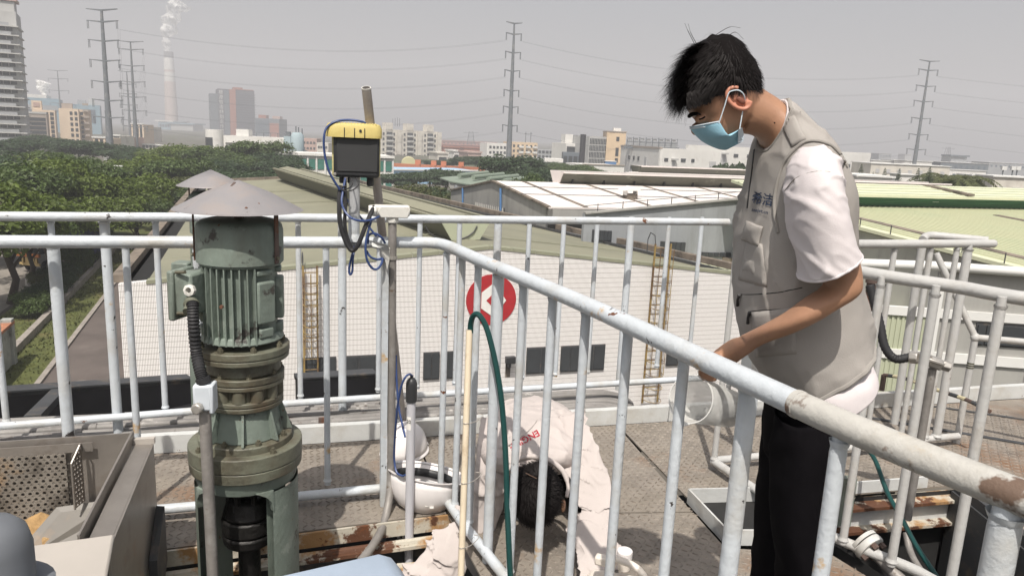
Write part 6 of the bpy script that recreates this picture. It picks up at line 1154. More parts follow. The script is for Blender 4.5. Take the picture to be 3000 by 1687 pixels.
# ------------------------------------------------------------------ screen box at lower left
SB = thing('screen_box', 'stainless inlet box with perforated screen plate and brown silt at lower left', 'screen box')
P0 = Y(392, 1268, 2.30); Ux = Vector((math.cos(R(17)), math.sin(R(17)), 0)); Vx = Vector((-Ux.y, Ux.x, 0))
def S(u, v_, z): return Vector((P0.x, P0.y, 0)) + Ux * u + Vx * v_ + UPZ * z
zt = P0.z
part('back_wall', B().prism([S(-1.2, 0, zt), S(0, 0, zt), S(0, 0, -.3), S(-1.2, 0, -.3)], Vx * .006), M['stainless'], SB)
def perforated(name, o, ux, uz, nx, nz, pitch, r, m_, th=.003, seed=0, holes=None):
    b_ = B(); nrm_ = ux.cross(uz).normalized(); s_ = 8
    for i in range(nx):
        for k in range(nz):
            off = .5 * (k % 2)
            c = o + ux * ((i + .5) * pitch) + uz * ((k + .5) * pitch); h = pitch / 2
            dx = (.25 if k % 2 else -.25) * pitch * .5
            ring_ = [c + ux * (dx + r * math.cos(2 * math.pi * (j + .5) / s_)) + uz * (r * math.sin(2 * math.pi * (j + .5) / s_)) for j in range(s_)]
            sq = [c + ux * x + uz * z for x, z in ((h, h * .5), (h * .5, h), (-h * .5, h), (-h, h * .5), (-h, -h * .5), (-h * .5, -h), (h * .5, -h), (h, -h * .5))]
            n0 = len(b_.v); b_.v += [tuple(q) for q in ring_] + [tuple(q) for q in sq] + [tuple(c + ux * (sx * h) + uz * (sz * h)) for sx, sz in ((1, 1), (-1, 1), (-1, -1), (1, -1))]
            for j in range(s_): b_.f.append((n0 + j, n0 + (j + 1) % s_, n0 + s_ + (j + 1) % s_, n0 + s_ + j))
            for cc, (p_, q_) in enumerate(((0, 1), (2, 3), (4, 5), (6, 7))): b_.f.append((n0 + s_ + p_, n0 + 2 * s_ + cc, n0 + s_ + q_))
    return part(name, b_, m_, SB, solid=th, fixn=False)
pz0 = zt - .045; pitch = .0205; M['baffle'] = mat('dark_stained_sheet', (.13, .12, .105), .5, var=.15, spots=[((.22, .15, .09), 5, .58, .75)]); M['limescale'] = mat('limescale_stained_sheet', (.30, .27, .23), .7, var=.2, spots=[((.10, .08, .06), 14, .52, .62), ((.45, .43, .40), 9, .55, .7)])
perforated('perforated_screen', S(-1.0, -.02, pz0 - pitch * 12), Ux, UPZ, 39, 12, pitch, .0056, M['stain_brown'])
part('screen_top_strip', B().prism([S(-1.0, -.021, pz0), S(-.12, -.021, pz0), S(-.12, -.021, pz0 + .03), S(-1.0, -.021, pz0 + .03)], Vx * .004), M['stainless'], SB)
perforated('side_screen', S(-.155, -.03, pz0 - .17), (Vx * -1 + Ux * -.28).normalized(), UPZ, 3, 12, .0155, .0048, M['stainless'])
part('screen_frame', B().tube([S(-.155, -.025, pz0 - .17), S(-.155, -.025, pz0 + .03), S(-.15, -.05, pz0 + .035), S(-.168, -.085, pz0 - .01), S(-.168, -.085, pz0 - .17)], .0035, 6), M['stainless'], SB)
sb_ = B()
for i in range(25):
    for j in range(9):
        u = -1.0 + .78 * i / 24; v_ = -.02 - .26 * j / 8; sb_.v.append(tuple(S(u, v_, pz0 - .215 - .12 * j / 8 + .012 * math.sin(i * 2.1 + j) + .010 * math.sin(i * .9 - j * 2.3))))
for i in range(24):
    for j in range(8): k = i * 9 + j; sb_.f.append((k, k + 1, k + 10, k + 9))
part('silt_bank', sb_, M['silt'], SB, smooth=True)
part('baffle_plate', B().prism([S(-.36, -.20, pz0 - .31), S(-.235, -.035, pz0 - .185), S(-.06, -.03, pz0 - .175), S(-.06, -.06, pz0 - .245), S(-.10, -.15, pz0 - .30)], (0, 0, .004)), M['baffle'], SB)
part('ledge_plate', B().prism([S(-.36, -.205, pz0 - .315), S(-.08, -.10, pz0 - .275), S(-.07, -.22, pz0 - .34), S(-.36, -.30, pz0 - .37)], (0, 0, -.008)), M['limescale'], SB)
part('side_wall', B().prism([S(0, 0, zt + .01), S(-.02, -.6, zt - .03), S(-.02, -.6, -.5), S(0, 0, -.5)], Ux * -.006), M['stainless'], SB)
part('channel_lip', B().prism([S(.004, -.01, zt - .03), S(.055, -.015, zt - .035), S(.045, -.62, zt - .07), S(-.01, -.62, zt - .065)], (0, 0, -.006)), M['stainless'], SB); part('channel_outer', B().prism([S(.055, -.015, zt - .036), S(.045, -.62, zt - .071), S(.045, -.62, zt - .5), S(.055, -.015, zt - .5)], Ux * .006), M['stainless'], SB); part('channel_rib', B().prism([S(.062, -.04, zt - .25), S(.09, -.05, zt - .25), S(.085, -.2, zt - .36), S(.06, -.2, zt - .36)], (0, 0, -.2)), M['dgrey'], SB); part('foot_plate', B().box(S(.03, -.012, zt - .025), (.07, .02, .02), rot=R(17)), M['beigeplate'], SB)
q = [Y(85, 1606, 1.62), Y(335, 1560, 1.78), Y(330, 1640, 1.6), Y(300, 1760, 1.4), Y(60, 1760, 1.35)]; zc = sum(p.z for p in q[:2]) / 2
cpn = [Z(x, y, zc) for x, y in ((60, 1600), (336, 1562), (312, 1690), (285, 1800), (20, 1800))]
solo('cover_plate', B().prism(cpn, (0, 0, -.012)), M['beigeplate'], 'plain beige cover plate at the lower left corner', 'cover plate', bevel=.006)
dm = thing('grey_housing', 'rounded dark grey housing cut by the lower left corner', 'housing'); c = Y(-25, 1640, 1.12); part('dome', B().lathe([(.062, -.4), (.062, .02), (.055, .05), (.038, .068), (.012, .076), (0, .077)], c, 28, cap=False), M['greydome'], dm, smooth=True); part('flange', B().lathe([(.088, -.05), (.09, -.035), (.08, -.03)], c + Vector((.0, 0, -.02)), 28), M['greydome'], dm, smooth=True)
bb = thing('blue_enclosure', 'rounded blue grey enclosure top at the bottom edge', 'enclosure'); e0 = Y(800, 1668, 1.30); e1 = Y(1120, 1638, 1.40); ex = (e1 - e0); ex.z = 0; L = ex.length; ex.normalize(); ey = Vector((-ex.y, ex.x, 0)); zc = (e0.z + e1.z) / 2
part('shell', B().prism([e0 + ex * 0 + UPZ * (zc - e0.z), e0 + ex * (L * .96) + UPZ * (zc - e0.z + .002), e0 + ex * (L * 1.08) + UPZ * (zc - e0.z - .012), e0 + ex * (L * 1.18) + UPZ * (zc - e0.z - .045), e0 + ex * (L * 1.2) + UPZ * (zc - e0.z - .4), e0 - ex * .01 + UPZ * (zc - e0.z - .4)], ey * -.35), M['bluebox'], bb, smooth=True, bevel=.006, seg=3)
# ------------------------------------------------------------------ hard hats on the deck
def helmet(label, c, up, fwdv, sc_=1.0, inner=True):
    up = Vector(up).normalized(); f_ = Vector(fwdv); f_ = (f_ - up * f_.dot(up)).normalized(); s_ = up.cross(f_); t = thing('hard_hat', label, 'hard hat', 'hard hats on the deck'); c = Vector(c)
    secs = []
    for k in range(9):
        th = k / 8 * math.pi / 2; h = .145 * math.sin(th); r_ = max(math.cos(th) ** .8, .02); secs.append((c + up * h * sc_, f_ * (.138 * r_ * sc_), s_ * (.112 * r_ * sc_)))
    part('shell', B().loft(secs, 32, cap=False), M['helmet'], t, smooth=True, solid=.004)
    rim = [(c + up * .004, f_ * .140 * sc_, s_ * .114 * sc_), (c - up * .004, f_ * .152 * sc_, s_ * .122 * sc_), (c - up * .008, f_ * .152 * sc_, s_ * .122 * sc_), (c - up * .004, f_ * .136 * sc_, s_ * .110 * sc_)]; part('rim', B().loft(rim, 32, cap=False), M['helmet'], t, smooth=True)
    part('brim', B().prism([c + f_ * (.12 * sc_) + s_ * (.085 * sc_), c + f_ * (.175 * sc_) + s_ * (.055 * sc_) - up * .012, c + f_ * (.188 * sc_) - up * .015, c + f_ * (.175 * sc_) - s_ * (.055 * sc_) - up * .012, c + f_ * (.12 * sc_) - s_ * (.085 * sc_)], up * -.004), M['helmet'], t, bevel=.002)
    part('crown_ridge', B().tube([c + f_ * (.10 * sc_) + up * .108 * sc_, c + up * .149 * sc_, c - f_ * (.10 * sc_) + up * .108 * sc_], .008, 8), M['helmet'], t, smooth=True)
    part('headband', B().loft([(c + up * .012, f_ * .118 * sc_, s_ * .094 * sc_), (c + up * .045, f_ * .116 * sc_, s_ * .092 * sc_)], 24, cap=False), M['black'], t, smooth=True, solid=.002)
    return t, c, up, f_, s_
helmet('upright white hard hat farther away behind the sensor tube', Z(1185, 1325, 0) + Vector((.0, .0, .012)), (0, 0, 1), (.3, 1, 0), .92)
hh, hc_, hu, hf, hs_ = helmet('overturned white hard hat lying bowl down in front', Z(1238, 1492, 0) + Vector((.005, .05, .135)), (-.12, -.16, -.95), (.9, -.1, 0), 1.1)
for k in range(3): part('vent_slot', B().box(hc_ + hu * (.092 + .004 * k) + (Vector((0, -1, 0)) - hu * hu.dot(Vector((0, -1, 0)))).normalized() * .097 + hf * (.01 + .02 * k), (.016, .004, .008), rot=R(10)), M['paper'], hh)
# white jerrycan at the bottom edge
jc = thing('jerrycan', 'white plastic jerrycan with round cap and arched handle at the bottom edge', 'jerrycan'); c = Y(1800, 1680, 2.16)
part('body', B().box(c + Vector((.02, 0, -.16)), (.24, .17, .26), rot=R(-15)), M['jerry'], jc, bevel=.045, seg=4, smooth=True); part('cap', B().lathe([(.026, 0), (.026, .026), (.023, .029), (0, .03)], Y(1829, 1633, 2.20), 24), M['helmet'], jc, smooth=True, bevel=.002); part('neck', B().lathe([(.02, -.04), (.02, 0)], Y(1829, 1633, 2.20), 20), M['jerry'], jc, smooth=True)
part('handle', B().tube(smooth_path([Y(1790, 1632, 2.14), Y(1822, 1642, 2.12), Y(1855, 1656, 2.1), Y(1882, 1680, 2.08), Y(1900, 1720, 2.06)], 5), .0115, 12), M['jerry'], jc, smooth=True); part('side_lug', B().box(Y(1775, 1642, 2.14), (.07, .03, .03), rot=R(-18)), M['jerry'], jc, smooth=True, bevel=.006)

for k in range(2): part('hex_nut', B().lathe([(.016, 0), (.016, .016)], Y(425 + 20 * k, 1278, 3.3), 6, axis=(1, .3, 0)), M['dgrey'], thing('flange_bolt', ['grey hex nut nearer the perforated box', 'grey hex nut nearer the agitator base'][k], 'bolt', 'hex nuts beside the toe board'))
# ================================================================== people
from mathutils import noise as mn
from mathutils.bvhtree import BVHTree
M['skin'] = mat('warm_skin', (.33, .18, .11), .5, var=.10, vs_=14, bump=.08, bs=220, spots=[((.38, .20, .13), 9, .55, .75), ((.26, .135, .08), 30, .62, .72)])
M['skinear'] = mat('pinkish_skin', (.48, .21, .14), .5, var=.08)
M['tee'] = mat('white_cotton', (.58, .54, .545), .9, var=.025, bump=.18, bs=500, spec=.1)
M['vest'] = mat('light_grey_twill', (.325, .305, .285), .8, var=.04, vs_=10, bump=.18, bs=420, spec=.2)
M['vesttrim'] = mat('grey_bias_tape', (.28, .265, .245), .75, var=.04, spec=.2)
M['shirt'] = mat('pale_pinkish_workwear', (.47, .425, .405), .85, var=.04, vs_=10, bump=.15, bs=350, spec=.15)
M['trouser'] = mat('black_trouser_cloth', (.0055, .005, .006), .95, var=.2, vs_=12, bump=.1, bs=250, spec=.04)
M['mask'] = mat('blue_mask_fabric', (.26, .47, .58), .8, var=.05, vs_=30, bump=.1, bs=300); M['maskw'] = mat('pale_mask_edge', (.52, .60, .66), .8)
M['hair'] = mat('black_hair', (.010, .008, .008), .6, var=.3, vs_=20, spec=.15); M['scalp'] = mat('hair_base', (.008, .007, .007), .9, spec=.05)
M['zip'] = mat('black_zip', (.012, .012, .013), .5); M['navy'] = mat('navy_print', (.035, .05, .09), .8); M['redtxt'] = mat('red_print', (.42, .03, .05), .8)
M['jug'] = mat('translucent_plastic', (.68, .68, .66), .3, var=.04, alpha=.42); M['jugrim'] = mat('milky_plastic', (.72, .72, .70), .35, alpha=.8)
def dense(secs, rows=5):
    """Catmull-Rom through loft sections (centre, ax, ay, e)"""
    S_ = [[Vector(q[0]), Vector(q[1]), Vector(q[2]), Vector((q[3] if len(q) > 3 else 2.2, 0, 0))] for q in secs]; o = []
    S_ = [S_[0]] + S_ + [S_[-1]]
    for i in range(1, len(S_) - 2):
        for j in range(rows):
            t = j / rows; r_ = []
            for k in range(4):
                a, b_, c, d = S_[i - 1][k], S_[i][k], S_[i + 1][k], S_[i + 2][k]; r_.append(.5 * ((2 * b_) + (c - a) * t + (2 * a - 5 * b_ + 4 * c - d) * t * t + (3 * b_ - a - 3 * c + d) * t ** 3))
            o.append((r_[0], r_[1], r_[2], r_[3].x))
    q = S_[-2]; o.append((q[0], q[1], q[2], q[3].x)); return o
def cloth(secs, rows=6, n=64, amp=.005, fr=16, st=(1, 1, 1), seed=0, cap=False, fold=0.0, fdir=(0, 0, 1), ffr=40):
    ds = dense(secs, rows); b_ = B().loft(ds, n, cap=cap); v = []; fd = Vector(fdir)
    for i, q in enumerate(b_.v):
        p = Vector(q); c = ds[min(i // n, len(ds) - 1)][0]; nr_ = (p - c); 
        if nr_.length < 1e-5: v.append(q); continue
        nr_.normalize(); s = Vector((p.x * st[0], p.y * st[1], p.z * st[2])) * fr
        h = mn.fractal(s + Vector((seed, 0, 0)), 1.0, 2.0, 3) * amp
        if fold:
            q2 = p - fd * p.dot(fd); s2 = fd * (p.dot(fd) * ffr * .28) + q2 * 5.5 + Vector((seed * 1.7, seed, 0))
            r1 = 1 - abs(mn.noise(s2)) * 2.6; r2 = 1 - abs(mn.noise(s2 * 2.1 + Vector((3, 1, 7)))) * 2.6; gate = min(1, max(0, mn.noise(p * 6 + Vector((seed, 3, 0))) * 1.6 + .55))
            h += fold * gate * (max(0, r1) ** 3 + .45 * max(0, r2) ** 3 - .25)
        v.append(tuple(p + nr_ * h))
    b_.v = v; return b_
def pair(a, b_, d, w_, e=2.2, lat=(0, 1, 0), d2=None):
    """loft section from two silhouette points seen at depth d (second at d2)"""
    k = .62 * w_ if lat == (0, 1, 0) else 0      # left outline comes from the far half, right outline from the near half
    p, q = Y(a[0], a[1], d + k), Y(b_[0], b_[1], (d2 or d) - k); p.y -= k; q.y += k; return ((p + q) / 2, (p - q) / 2, Vector(lat) * w_, e)
def body(name, bb, mt, parent, vox=.0035, it=4):
    o = part(name, bb, mt, parent, fixn=True); md = o.modifiers.new('remesh', 'REMESH'); md.mode = 'VOXEL'; md.voxel_size = vox; md.use_smooth_shade = True
    sm_ = o.modifiers.new('smooth', 'SMOOTH'); sm_.iterations = it; sm_.factor = .5; return o
def bvh(b_): return BVHTree.FromPolygons([Vector(q) for q in b_.v], b_.f)
def surf(tree_, px, py, off=.002):
    d = ray(px, py).normalized(); h, nr_, i_, dist = tree_.ray_cast(EYE, d)
    if h is None: return None
    if nr_.dot(d) > 0: nr_ = -nr_
    return h + nr_ * off
def patch(name, tree_, quad_, mt, parent, off=.003, nu=8, nv=8, puff=0, sub_=True):
    """cloth patch laid on a surface; quad_ = four corner columns/rows in order"""
    b_ = B(); a, b2, c, d = [Vector((q[0], q[1], 0)) for q in quad_]; ok = True
    for i in range(nu + 1):
        for j in range(nv + 1):
            s, t = i / nu, j / nv; q = (a.lerp(b2, s)).lerp(d.lerp(c, s), t); e_ = min(s, 1 - s, t, 1 - t); h = surf(tree_, q.x, q.y, off + puff * min(1, e_ * 5))
            if h is None: return None
            b_.v.append(tuple(h))
    for i in range(nu):
        for j in range(nv): k = i * (nv + 1) + j; b_.f.append((k, k + 1, k + nv + 2, k + nv + 1))
    return part(name, b_, mt, parent, smooth=True, solid=.002)
def seamline(name, tree_, pts, mt, parent, r=.0012, off=.0006):
    P = [surf(tree_, q.x, q.y, off) for q in smooth_path([(a, b_, 0) for a, b_ in pts], 6)]; P = [q for q in P if q is not None]
    return part(name, B().tube(P, r, 6), mt, parent, smooth=True) if len(P) > 2 else None
def print_on(name, tree_, txt, size_px, cpx, ang, mt, parent, off=.0018, flip=1, squash=1.0):
    me = text_mesh(txt, 1.0, 0, .018); b_ = B(); ca, sa = math.cos(ang), math.sin(ang); good = True
    for v in me.vertices:
        x, y = v.co.x * size_px * squash, -v.co.y * size_px; h = surf(tree_, cpx[0] + x * ca - y * sa, cpx[1] + x * sa + y * ca, off)
        if h is None: return None
        b_.v.append(tuple(h))
    b_.f = [tuple(p.vertices) for p in me.polygons]; return part(name, b_, mt, parent, fixn=False)
def strands(name, roots, parent, n, ln, mt, wd=.0011, seg=4, seed=0):
    """roots(): -> (point, normal, comb direction, length factor)"""
    b_ = B(); g = random.Random(seed)
    for i in range(n):
        p, nr_, cd, lf = roots(g); L = ln * lf * g.uniform(.7, 1.25); dr = (nr_ * g.uniform(.35, .7) + cd + Vector((g.gauss(0, .16), g.gauss(0, .16), g.gauss(0, .16)))).normalized(); P = [p - nr_ * .003]; 
        for k in range(seg): P.append(P[-1] + dr * (L / seg)); dr = (dr + cd * .35 - nr_ * .10 + Vector((0, 0, -.06))).normalized()
        sd = dr.cross(nr_); sd = sd.normalized() if sd.length > 1e-4 else Vector((1, 0, 0)); n0 = len(b_.v)
        for k, q in enumerate(P): w_ = wd * (1 - .85 * k / seg); b_.v += [tuple(q - sd * w_), tuple(q + sd * w_)]
        for k in range(seg): a = n0 + 2 * k; b_.f.append((a, a + 1, a + 3, a + 2))
    return part(name, b_, mt, parent, fixn=False)
# ------------------------------------------------------------------ standing man
DM = 1.60
MAN = thing('person', 'standing young man in grey vest over white tee, blue mask, looking down', 'person', None)
hp_ = lambda c: (1850 + c[0] / 2.898, 50 + c[1] / 2.898)
def hsec(f_, b_, w_, e=2.2, d=DM): return pair(hp_(f_), hp_(b_), d, w_, e)
sk = B()
sk.loft(dense([hsec((705, 1108), (800, 1075), .022), hsec((620, 1058), (930, 985), .050), hsec((568, 1005), (985, 900), .060, 2.4), hsec((532, 945), (1075, 800), .067, 2.4), hsec((516, 890), (1112, 710), .071, 2.3), hsec((474, 845), (1132, 620), .074, 2.3), hsec((440, 785), (1132, 540), .076, 2.2), hsec((415, 690), (1110, 440), .077), hsec((425, 560), (1050, 340), .073), hsec((480, 430), (970, 270), .064), hsec((590, 310), (860, 225), .042), hsec((670, 255), (780, 225), .015)], 4), 48)
sk.loft(dense([hsec((880, 990), (1090, 560), .055), hsec((985, 1005), (1190, 628), .057), hsec((1050, 1055), (1285, 688), .061), hsec((1080, 1140), (1370, 770), .075), hsec((1110, 1260), (1470, 880), .11), hsec((1180, 1420), (1560, 1100), .14)], 4), 40)
sk.ball(Y(*hp_((552, 952)), DM), (.013, .013, .014), 12, 8)                 # nose
for s in (-1, 1):
    sk.ball(Y(*hp_((585, 868)), DM - s * .042) + Vector((0, 0, 0)), (.013, .014, .010), 12, 8)     # closed lids
ARM = [((2350, 640), (2480, 600), 1.40, .050), ((2372, 740), (2512, 705), 1.385, .048), ((2396, 806), (2533, 780), 1.375, .046), ((2404, 826), (2538, 842), 1.37, .044), ((2388, 846), (2518, 874), 1.37, .042), ((2352, 868), (2462, 909), 1.375, .041), ((2292, 913), (2405, 943), 1.385, .038), ((2240, 943), (2330, 978), 1.41, .034), ((2196, 966), (2256, 1004), 1.45, .029), ((2165, 980), (2205, 1030), 1.49, .028)]
sk.loft(dense([pair(a, b_, d, w_) for a, b_, d, w_ in ARM], 4), 32)
HD = 1.60
sk.loft(dense([pair((2172, 982), (2212, 1028), 1.485, .028, 2.4), pair((2140, 990), (2178, 1052), 1.525, .034, 2.6), pair((2108, 1012), (2140, 1078), 1.575, .040, 2.8), pair((2080, 1038), (2112, 1088), HD + .02, .040, 2.8)], 5), 28)
for k, (o_, ln) in enumerate([(-.030, .92), (-.010, 1.05), (.011, 1.0), (.030, .8)]):
    a = Y(2094, 1052, HD + .02 + o_); b_ = Y(2064, 1068 + 3 * k, HD + .022 + o_); c = Y(2058, 1096 + 2 * k, HD + .024 + o_); e = Y(2084, 1108, HD + .026 + o_); f_ = Y(2108, 1104, HD + .026 + o_)
    sk.tube(smooth_path([a, a.lerp(b_, ln), b_.lerp(c, ln), c.lerp(e, .9 * ln), e.lerp(f_, .6 * ln)], 4), [.0098] * 5 + [.0092] * 6 + [.0085] * 5 + [.0072], 12)
sk.tube(smooth_path([Y(2120, 1040, HD - .02), Y(2085, 1052, HD - .035), Y(2058, 1062, HD - .036), Y(2036, 1076, HD - .03)], 5), [.013] * 5 + [.0112] * 5 + [.0098] * 5 + [.007], 12)
# far arm hanging on the hidden side
sk.loft(dense([pair((2330, 620), (2440, 600), 1.80, .05), pair((2340, 820), (2440, 820), 1.83, .045), pair((2335, 900), (2425, 905), 1.83, .042), pair((2325, 1030), (2385, 1035), 1.80, .034), pair((2318, 1090), (2372, 1095), 1.79, .028), pair((2310, 1150), (2368, 1150), 1.79, .022)], 4), 24)
for k in range(4): sk.tube(smooth_path([Y(2315 + 15 * k, 1140, 1.79), Y(2312 + 14 * k, 1180, 1.785), Y(2316 + 13 * k, 1215 - 5 * abs(k - 1.5), 1.78)], 4), [.0095] * 4 + [.0085] * 4 + [.007], 10)
sk.tube([Y(2310, 1120, 1.77), Y(2296, 1150, 1.76), Y(2292, 1172, 1.76)], [.012, .011, .008], 10)
BODY = body('body', sk, M['skin'], MAN)
er = B(); ec = Y(*hp_((905, 692)), DM - .080); ex_ = (Y(*hp_((975, 745)), DM - .08) - Y(*hp_((840, 640)), DM - .08)); ea = ex_.normalized(); eb = Vector((0, 1, 0)).cross(ea).normalized()
er.ball(ec + Vector((0, .006, 0)), (.028, .007, .017), 20, 12, ax=(ea, Vector((0, 1, 0)), eb)); er.tube([ec + ea * (.027 * math.cos(q)) + eb * (.017 * math.sin(q)) + Vector((0, -.004, 0)) for q in np.linspace(-.6, 4.2, 16)], .0045, 8); er.ball(ec + ea * .024 - eb * .004, (.008, .006, .008), 10, 8); er.ball(ec - Vector((0, -.012, 0)), (.018, .012, .012), 12, 8, ax=(ea, Vector((0, 1, 0)), eb))
body('ear', er, M['skinear'], MAN, .0018, 3)
er2 = B(); ec2 = Y(*hp_((905, 692)), DM + .080); er2.ball(ec2, (.028, .007, .017), 16, 10, ax=(ea, Vector((0, 1, 0)), eb)); part('ear', er2, M['skinear'], MAN, smooth=True)
part('ear_shade', B().ball(ec + Vector((0, -.0045, 0)) + ea * .006, (.011, .003, .006), 12, 8, ax=(ea, Vector((0, 1, 0)), eb)), mat('ear_shadow_skin', (.20, .075, .05), .6), MAN, smooth=True)  # darker patch puts the shade of the ear's hollow into the colour
hb_ = lambda c, d: Y(*hp_(c), d)
for s in (-1, 1):
    part('eyebrow', B().tube(smooth_path([hb_((484, 850), DM + s * .018), hb_((512, 828), DM + s * .040), hb_((560, 822), DM + s * .058), hb_((590, 830), DM + s * .066)], 4), [.002, .004, .0046, .0046, .0044, .004, .004, .0035, .003, .002, .002, .0016, .001][:13], 8), M['scalp'], MAN, smooth=True)
    part('eyelash', B().tube(smooth_path([hb_((566, 872), DM + s * .050), hb_((598, 864), DM + s * .058), hb_((624, 848), DM + s * .064)], 4), .0016, 6), M['scalp'], MAN, smooth=True)
part('mole', B().ball(hb_((1215, 900), DM - .066), 0.0018, 8, 6), M['scalp'], MAN, smooth=True)
# hair : close cap plus many strands
HS = [((425, 690), (1150, 610), .080), ((408, 660), (1140, 470), .084), ((400, 530), (1085, 345), .083), ((440, 390), (1000, 245), .074), ((540, 255), (900, 165), .055), ((640, 180), (800, 150), .025), ((690, 158), (740, 150), .008)]
hb2 = B().loft(dense([hsec(a, b_, w_) for a, b_, w_ in HS], 5), 48); hv2 = []
for q in hb2.v:
    p = Vector(q); hv2.append(tuple(p + Vector((0, 0, .004)) * mn.noise(p * 60) + Vector((.003, .003, .003)) * mn.noise(p * 90)))
hb2.v = hv2
def keep(p):   # shape the hairline: temple and nape
    return True
HAIR = part('hair', hb2, M['scalp'], MAN, smooth=True)
top = hb_((700, 140), DM); hcen = hb_((770, 480), DM); fr_d = (hb_((250, 700), DM) - hb_((700, 200), DM)).normalized(); bk_d = (hb_((1150, 620), DM) - hb_((800, 160), DM)).normalized(); dn = (hb_((640, 760), DM) - hb_((760, 300), DM)).normalized()
hsv = [Vector(q) for q in hb2.v]
def rt(g):
    i = g.randrange(len(hsv) - 49); a_, c_ = g.random(), g.random(); p = hsv[i].lerp(hsv[i + 1], a_).lerp(hsv[i + 48].lerp(hsv[i + 49], a_), c_) if (i % 48) < 47 else hsv[i]; nr_ = (p - hcen).normalized(); f_ = (p - hcen).dot((hb_((400, 620), DM) - hcen).normalized()) / .1
    side = abs(nr_.y); cd = (fr_d * max(0, f_ + .25) * 1.5 + bk_d * max(0, .2 - f_) * 1.2 + dn * .25 * side).normalized()
    lowf = 1 if p.z > hb_((430, 640), DM).z or f_ < .2 else .45
    return p, nr_, (cd + nr_ * .25).normalized(), lowf * (1.1 if f_ > .35 else (.85 if f_ > -.2 else .5)) * (1 - .35 * side)
strands('hair_strands', rt, HAIR, 9000, .034, M['hair'], .0009, seed=3)
FC = [Vector(q).to_3d() for q in smooth_path([(600, 205, 0), (500, 235, 0), (420, 320, 0), (365, 430, 0), (345, 540, 0), (360, 630, 0), (390, 690, 0)], 6)]
def rt_f(g):
    c = g.choice(FC); q = g.uniform(0, 1); d = DM + g.uniform(-.066, .066) * (1 - .25 * (c.y < 300)); p = hb_((c.x + 25 + 110 * q, c.y + 10 + 30 * q * (c.y < 560) - 20 * (c.y > 600)), d); t = min(1, max(0, (c.y - 200) / 500)); bd = (hb_((-60 * (1 - t) - 90, 60 + 190 * t), DM) - hb_((0, 0), DM)).normalized()
    return p, Vector((-.5, 0, .3 - .3 * t)), (bd + Vector((g.gauss(0, .12), g.gauss(0, .2), g.gauss(0, .16)))).normalized(), g.uniform(.7, 1.2) * (.85 + .55 * t)
strands('fringe', rt_f, HAIR, 4200, .034, M['hair'], .0017, seed=5)
def rt_side(g):   # faded side hair above the ear down to the temple and nape
    s = g.uniform(0, .72); q = g.uniform(0, 1); c = (470 + 680 * s, 640 - 80 * s + 130 * q * (1 if s < .3 or s > .75 else .55) - 40 * math.sin(s * 3)); d = DM - .078 + .02 * abs(s - .45); p = hb_(c, d); return p, Vector((0, -1, 0)), (dn * .6 + bk_d * .5).normalized(), .35 + .3 * (1 - q)
strands('side_hair', rt_side, HAIR, 1500, .022, M['hair'], .0011, seed=8)
for c0, c1, c2 in (((540, 240), (480, 120), (452, 55)), ((690, 170), (830, 88), (925, 95)), ((555, 235), (505, 140), (482, 60)), ((800, 180), (880, 130), (950, 190))):
    part('loose_hair', B().tube(smooth_path([hb_(c0, DM), hb_(c1, DM - .01), hb_(c2, DM)], 5), [.0006] * 6 + [.0003] * 5, 5), M['hair'], HAIR)
# mask
MC = [(513, 930), (528, 960), (556, 1000), (606, 1045), (676, 1085), (738, 1114), (790, 1124), (830, 1122)]; MN = [(745, 888), (775, 945), (815, 1010), (850, 1012), (905, 958), (938, 940), (952, 1000), (948, 1056)]
mb = B(); nu = 16
for i in range(len(MC)):
    for j in range(-nu, nu + 1):
        s = j / nu; a = abs(s); ang = a * math.pi / 2; c = Vector(MC[i]).to_3d().lerp(Vector(MN[i]).to_3d(), 1 - math.cos(ang) ** 1.15); dd = .079 * math.sin(ang) ** .9 * (.72 if i > 5 else 1)
        p = hb_((c.x, c.y), DM + (dd if s > 0 else -dd)); p += Vector((-1, 0, -.3)).normalized() * (.004 + .0012 * math.sin(i * 2.3 + a * 2)) * math.cos(ang); mb.v.append(tuple(p + Vector((0, -.004 if s < 0 else .004, 0)) * a))
W2 = 2 * nu + 1
for i in range(len(MC) - 1):
    for j in range(2 * nu): mb.f.append((i * W2 + j, i * W2 + j + 1, (i + 1) * W2 + j + 1, (i + 1) * W2 + j))
MK = part('face_mask', mb, M['mask'], MAN, smooth=True, solid=.0018, sub=1)
tp_ = [Vector(mb.v[j]) for j in range(W2)]; part('mask_edge', B().tube(tp_, .0016, 6), M['maskw'], MK, smooth=True); part('nose_strip', B().tube([Vector(mb.v[W2 + j]).lerp(Vector(mb.v[j]), .4) + Vector((-.0015, 0, .001)) for j in range(6, W2 - 6)], .0018, 6), M['maskw'], MK, smooth=True)
bt_ = [Vector(mb.v[5 * W2 + 1]), Vector(mb.v[6 * W2 + 1]), Vector(mb.v[7 * W2 + 1])]
part('mask_edge', B().prism([hb_((905, 958), DM - .084), hb_((938, 940), DM - .085), hb_((952, 1000), DM - .064), hb_((948, 1056), DM - .062), hb_((902, 1072), DM - .062)], (0, -.002, 0)), M['maskw'], MK)
part('ear_loop', B().tube(smooth_path([hb_((742, 905), DM - .083), hb_((790, 760), DM - .088), hb_((822, 655), DM - .091), hb_((850, 630), DM - .092), hb_((905, 623), DM - .092), hb_((945, 648), DM - .090), hb_((962, 690), DM - .086), hb_((958, 735), DM - .078), hb_((946, 790), DM - .08), hb_((918, 955), DM - .082)], 6), .0012, 6), M['maskw'], MK, smooth=True)
part('ear_loop', B().tube([hb_((745, 888), DM + .083), hb_((825, 650), DM + .09), hb_((950, 680), DM + .088), hb_((920, 950), DM + .082)], .0012, 6), M['maskw'], MK)
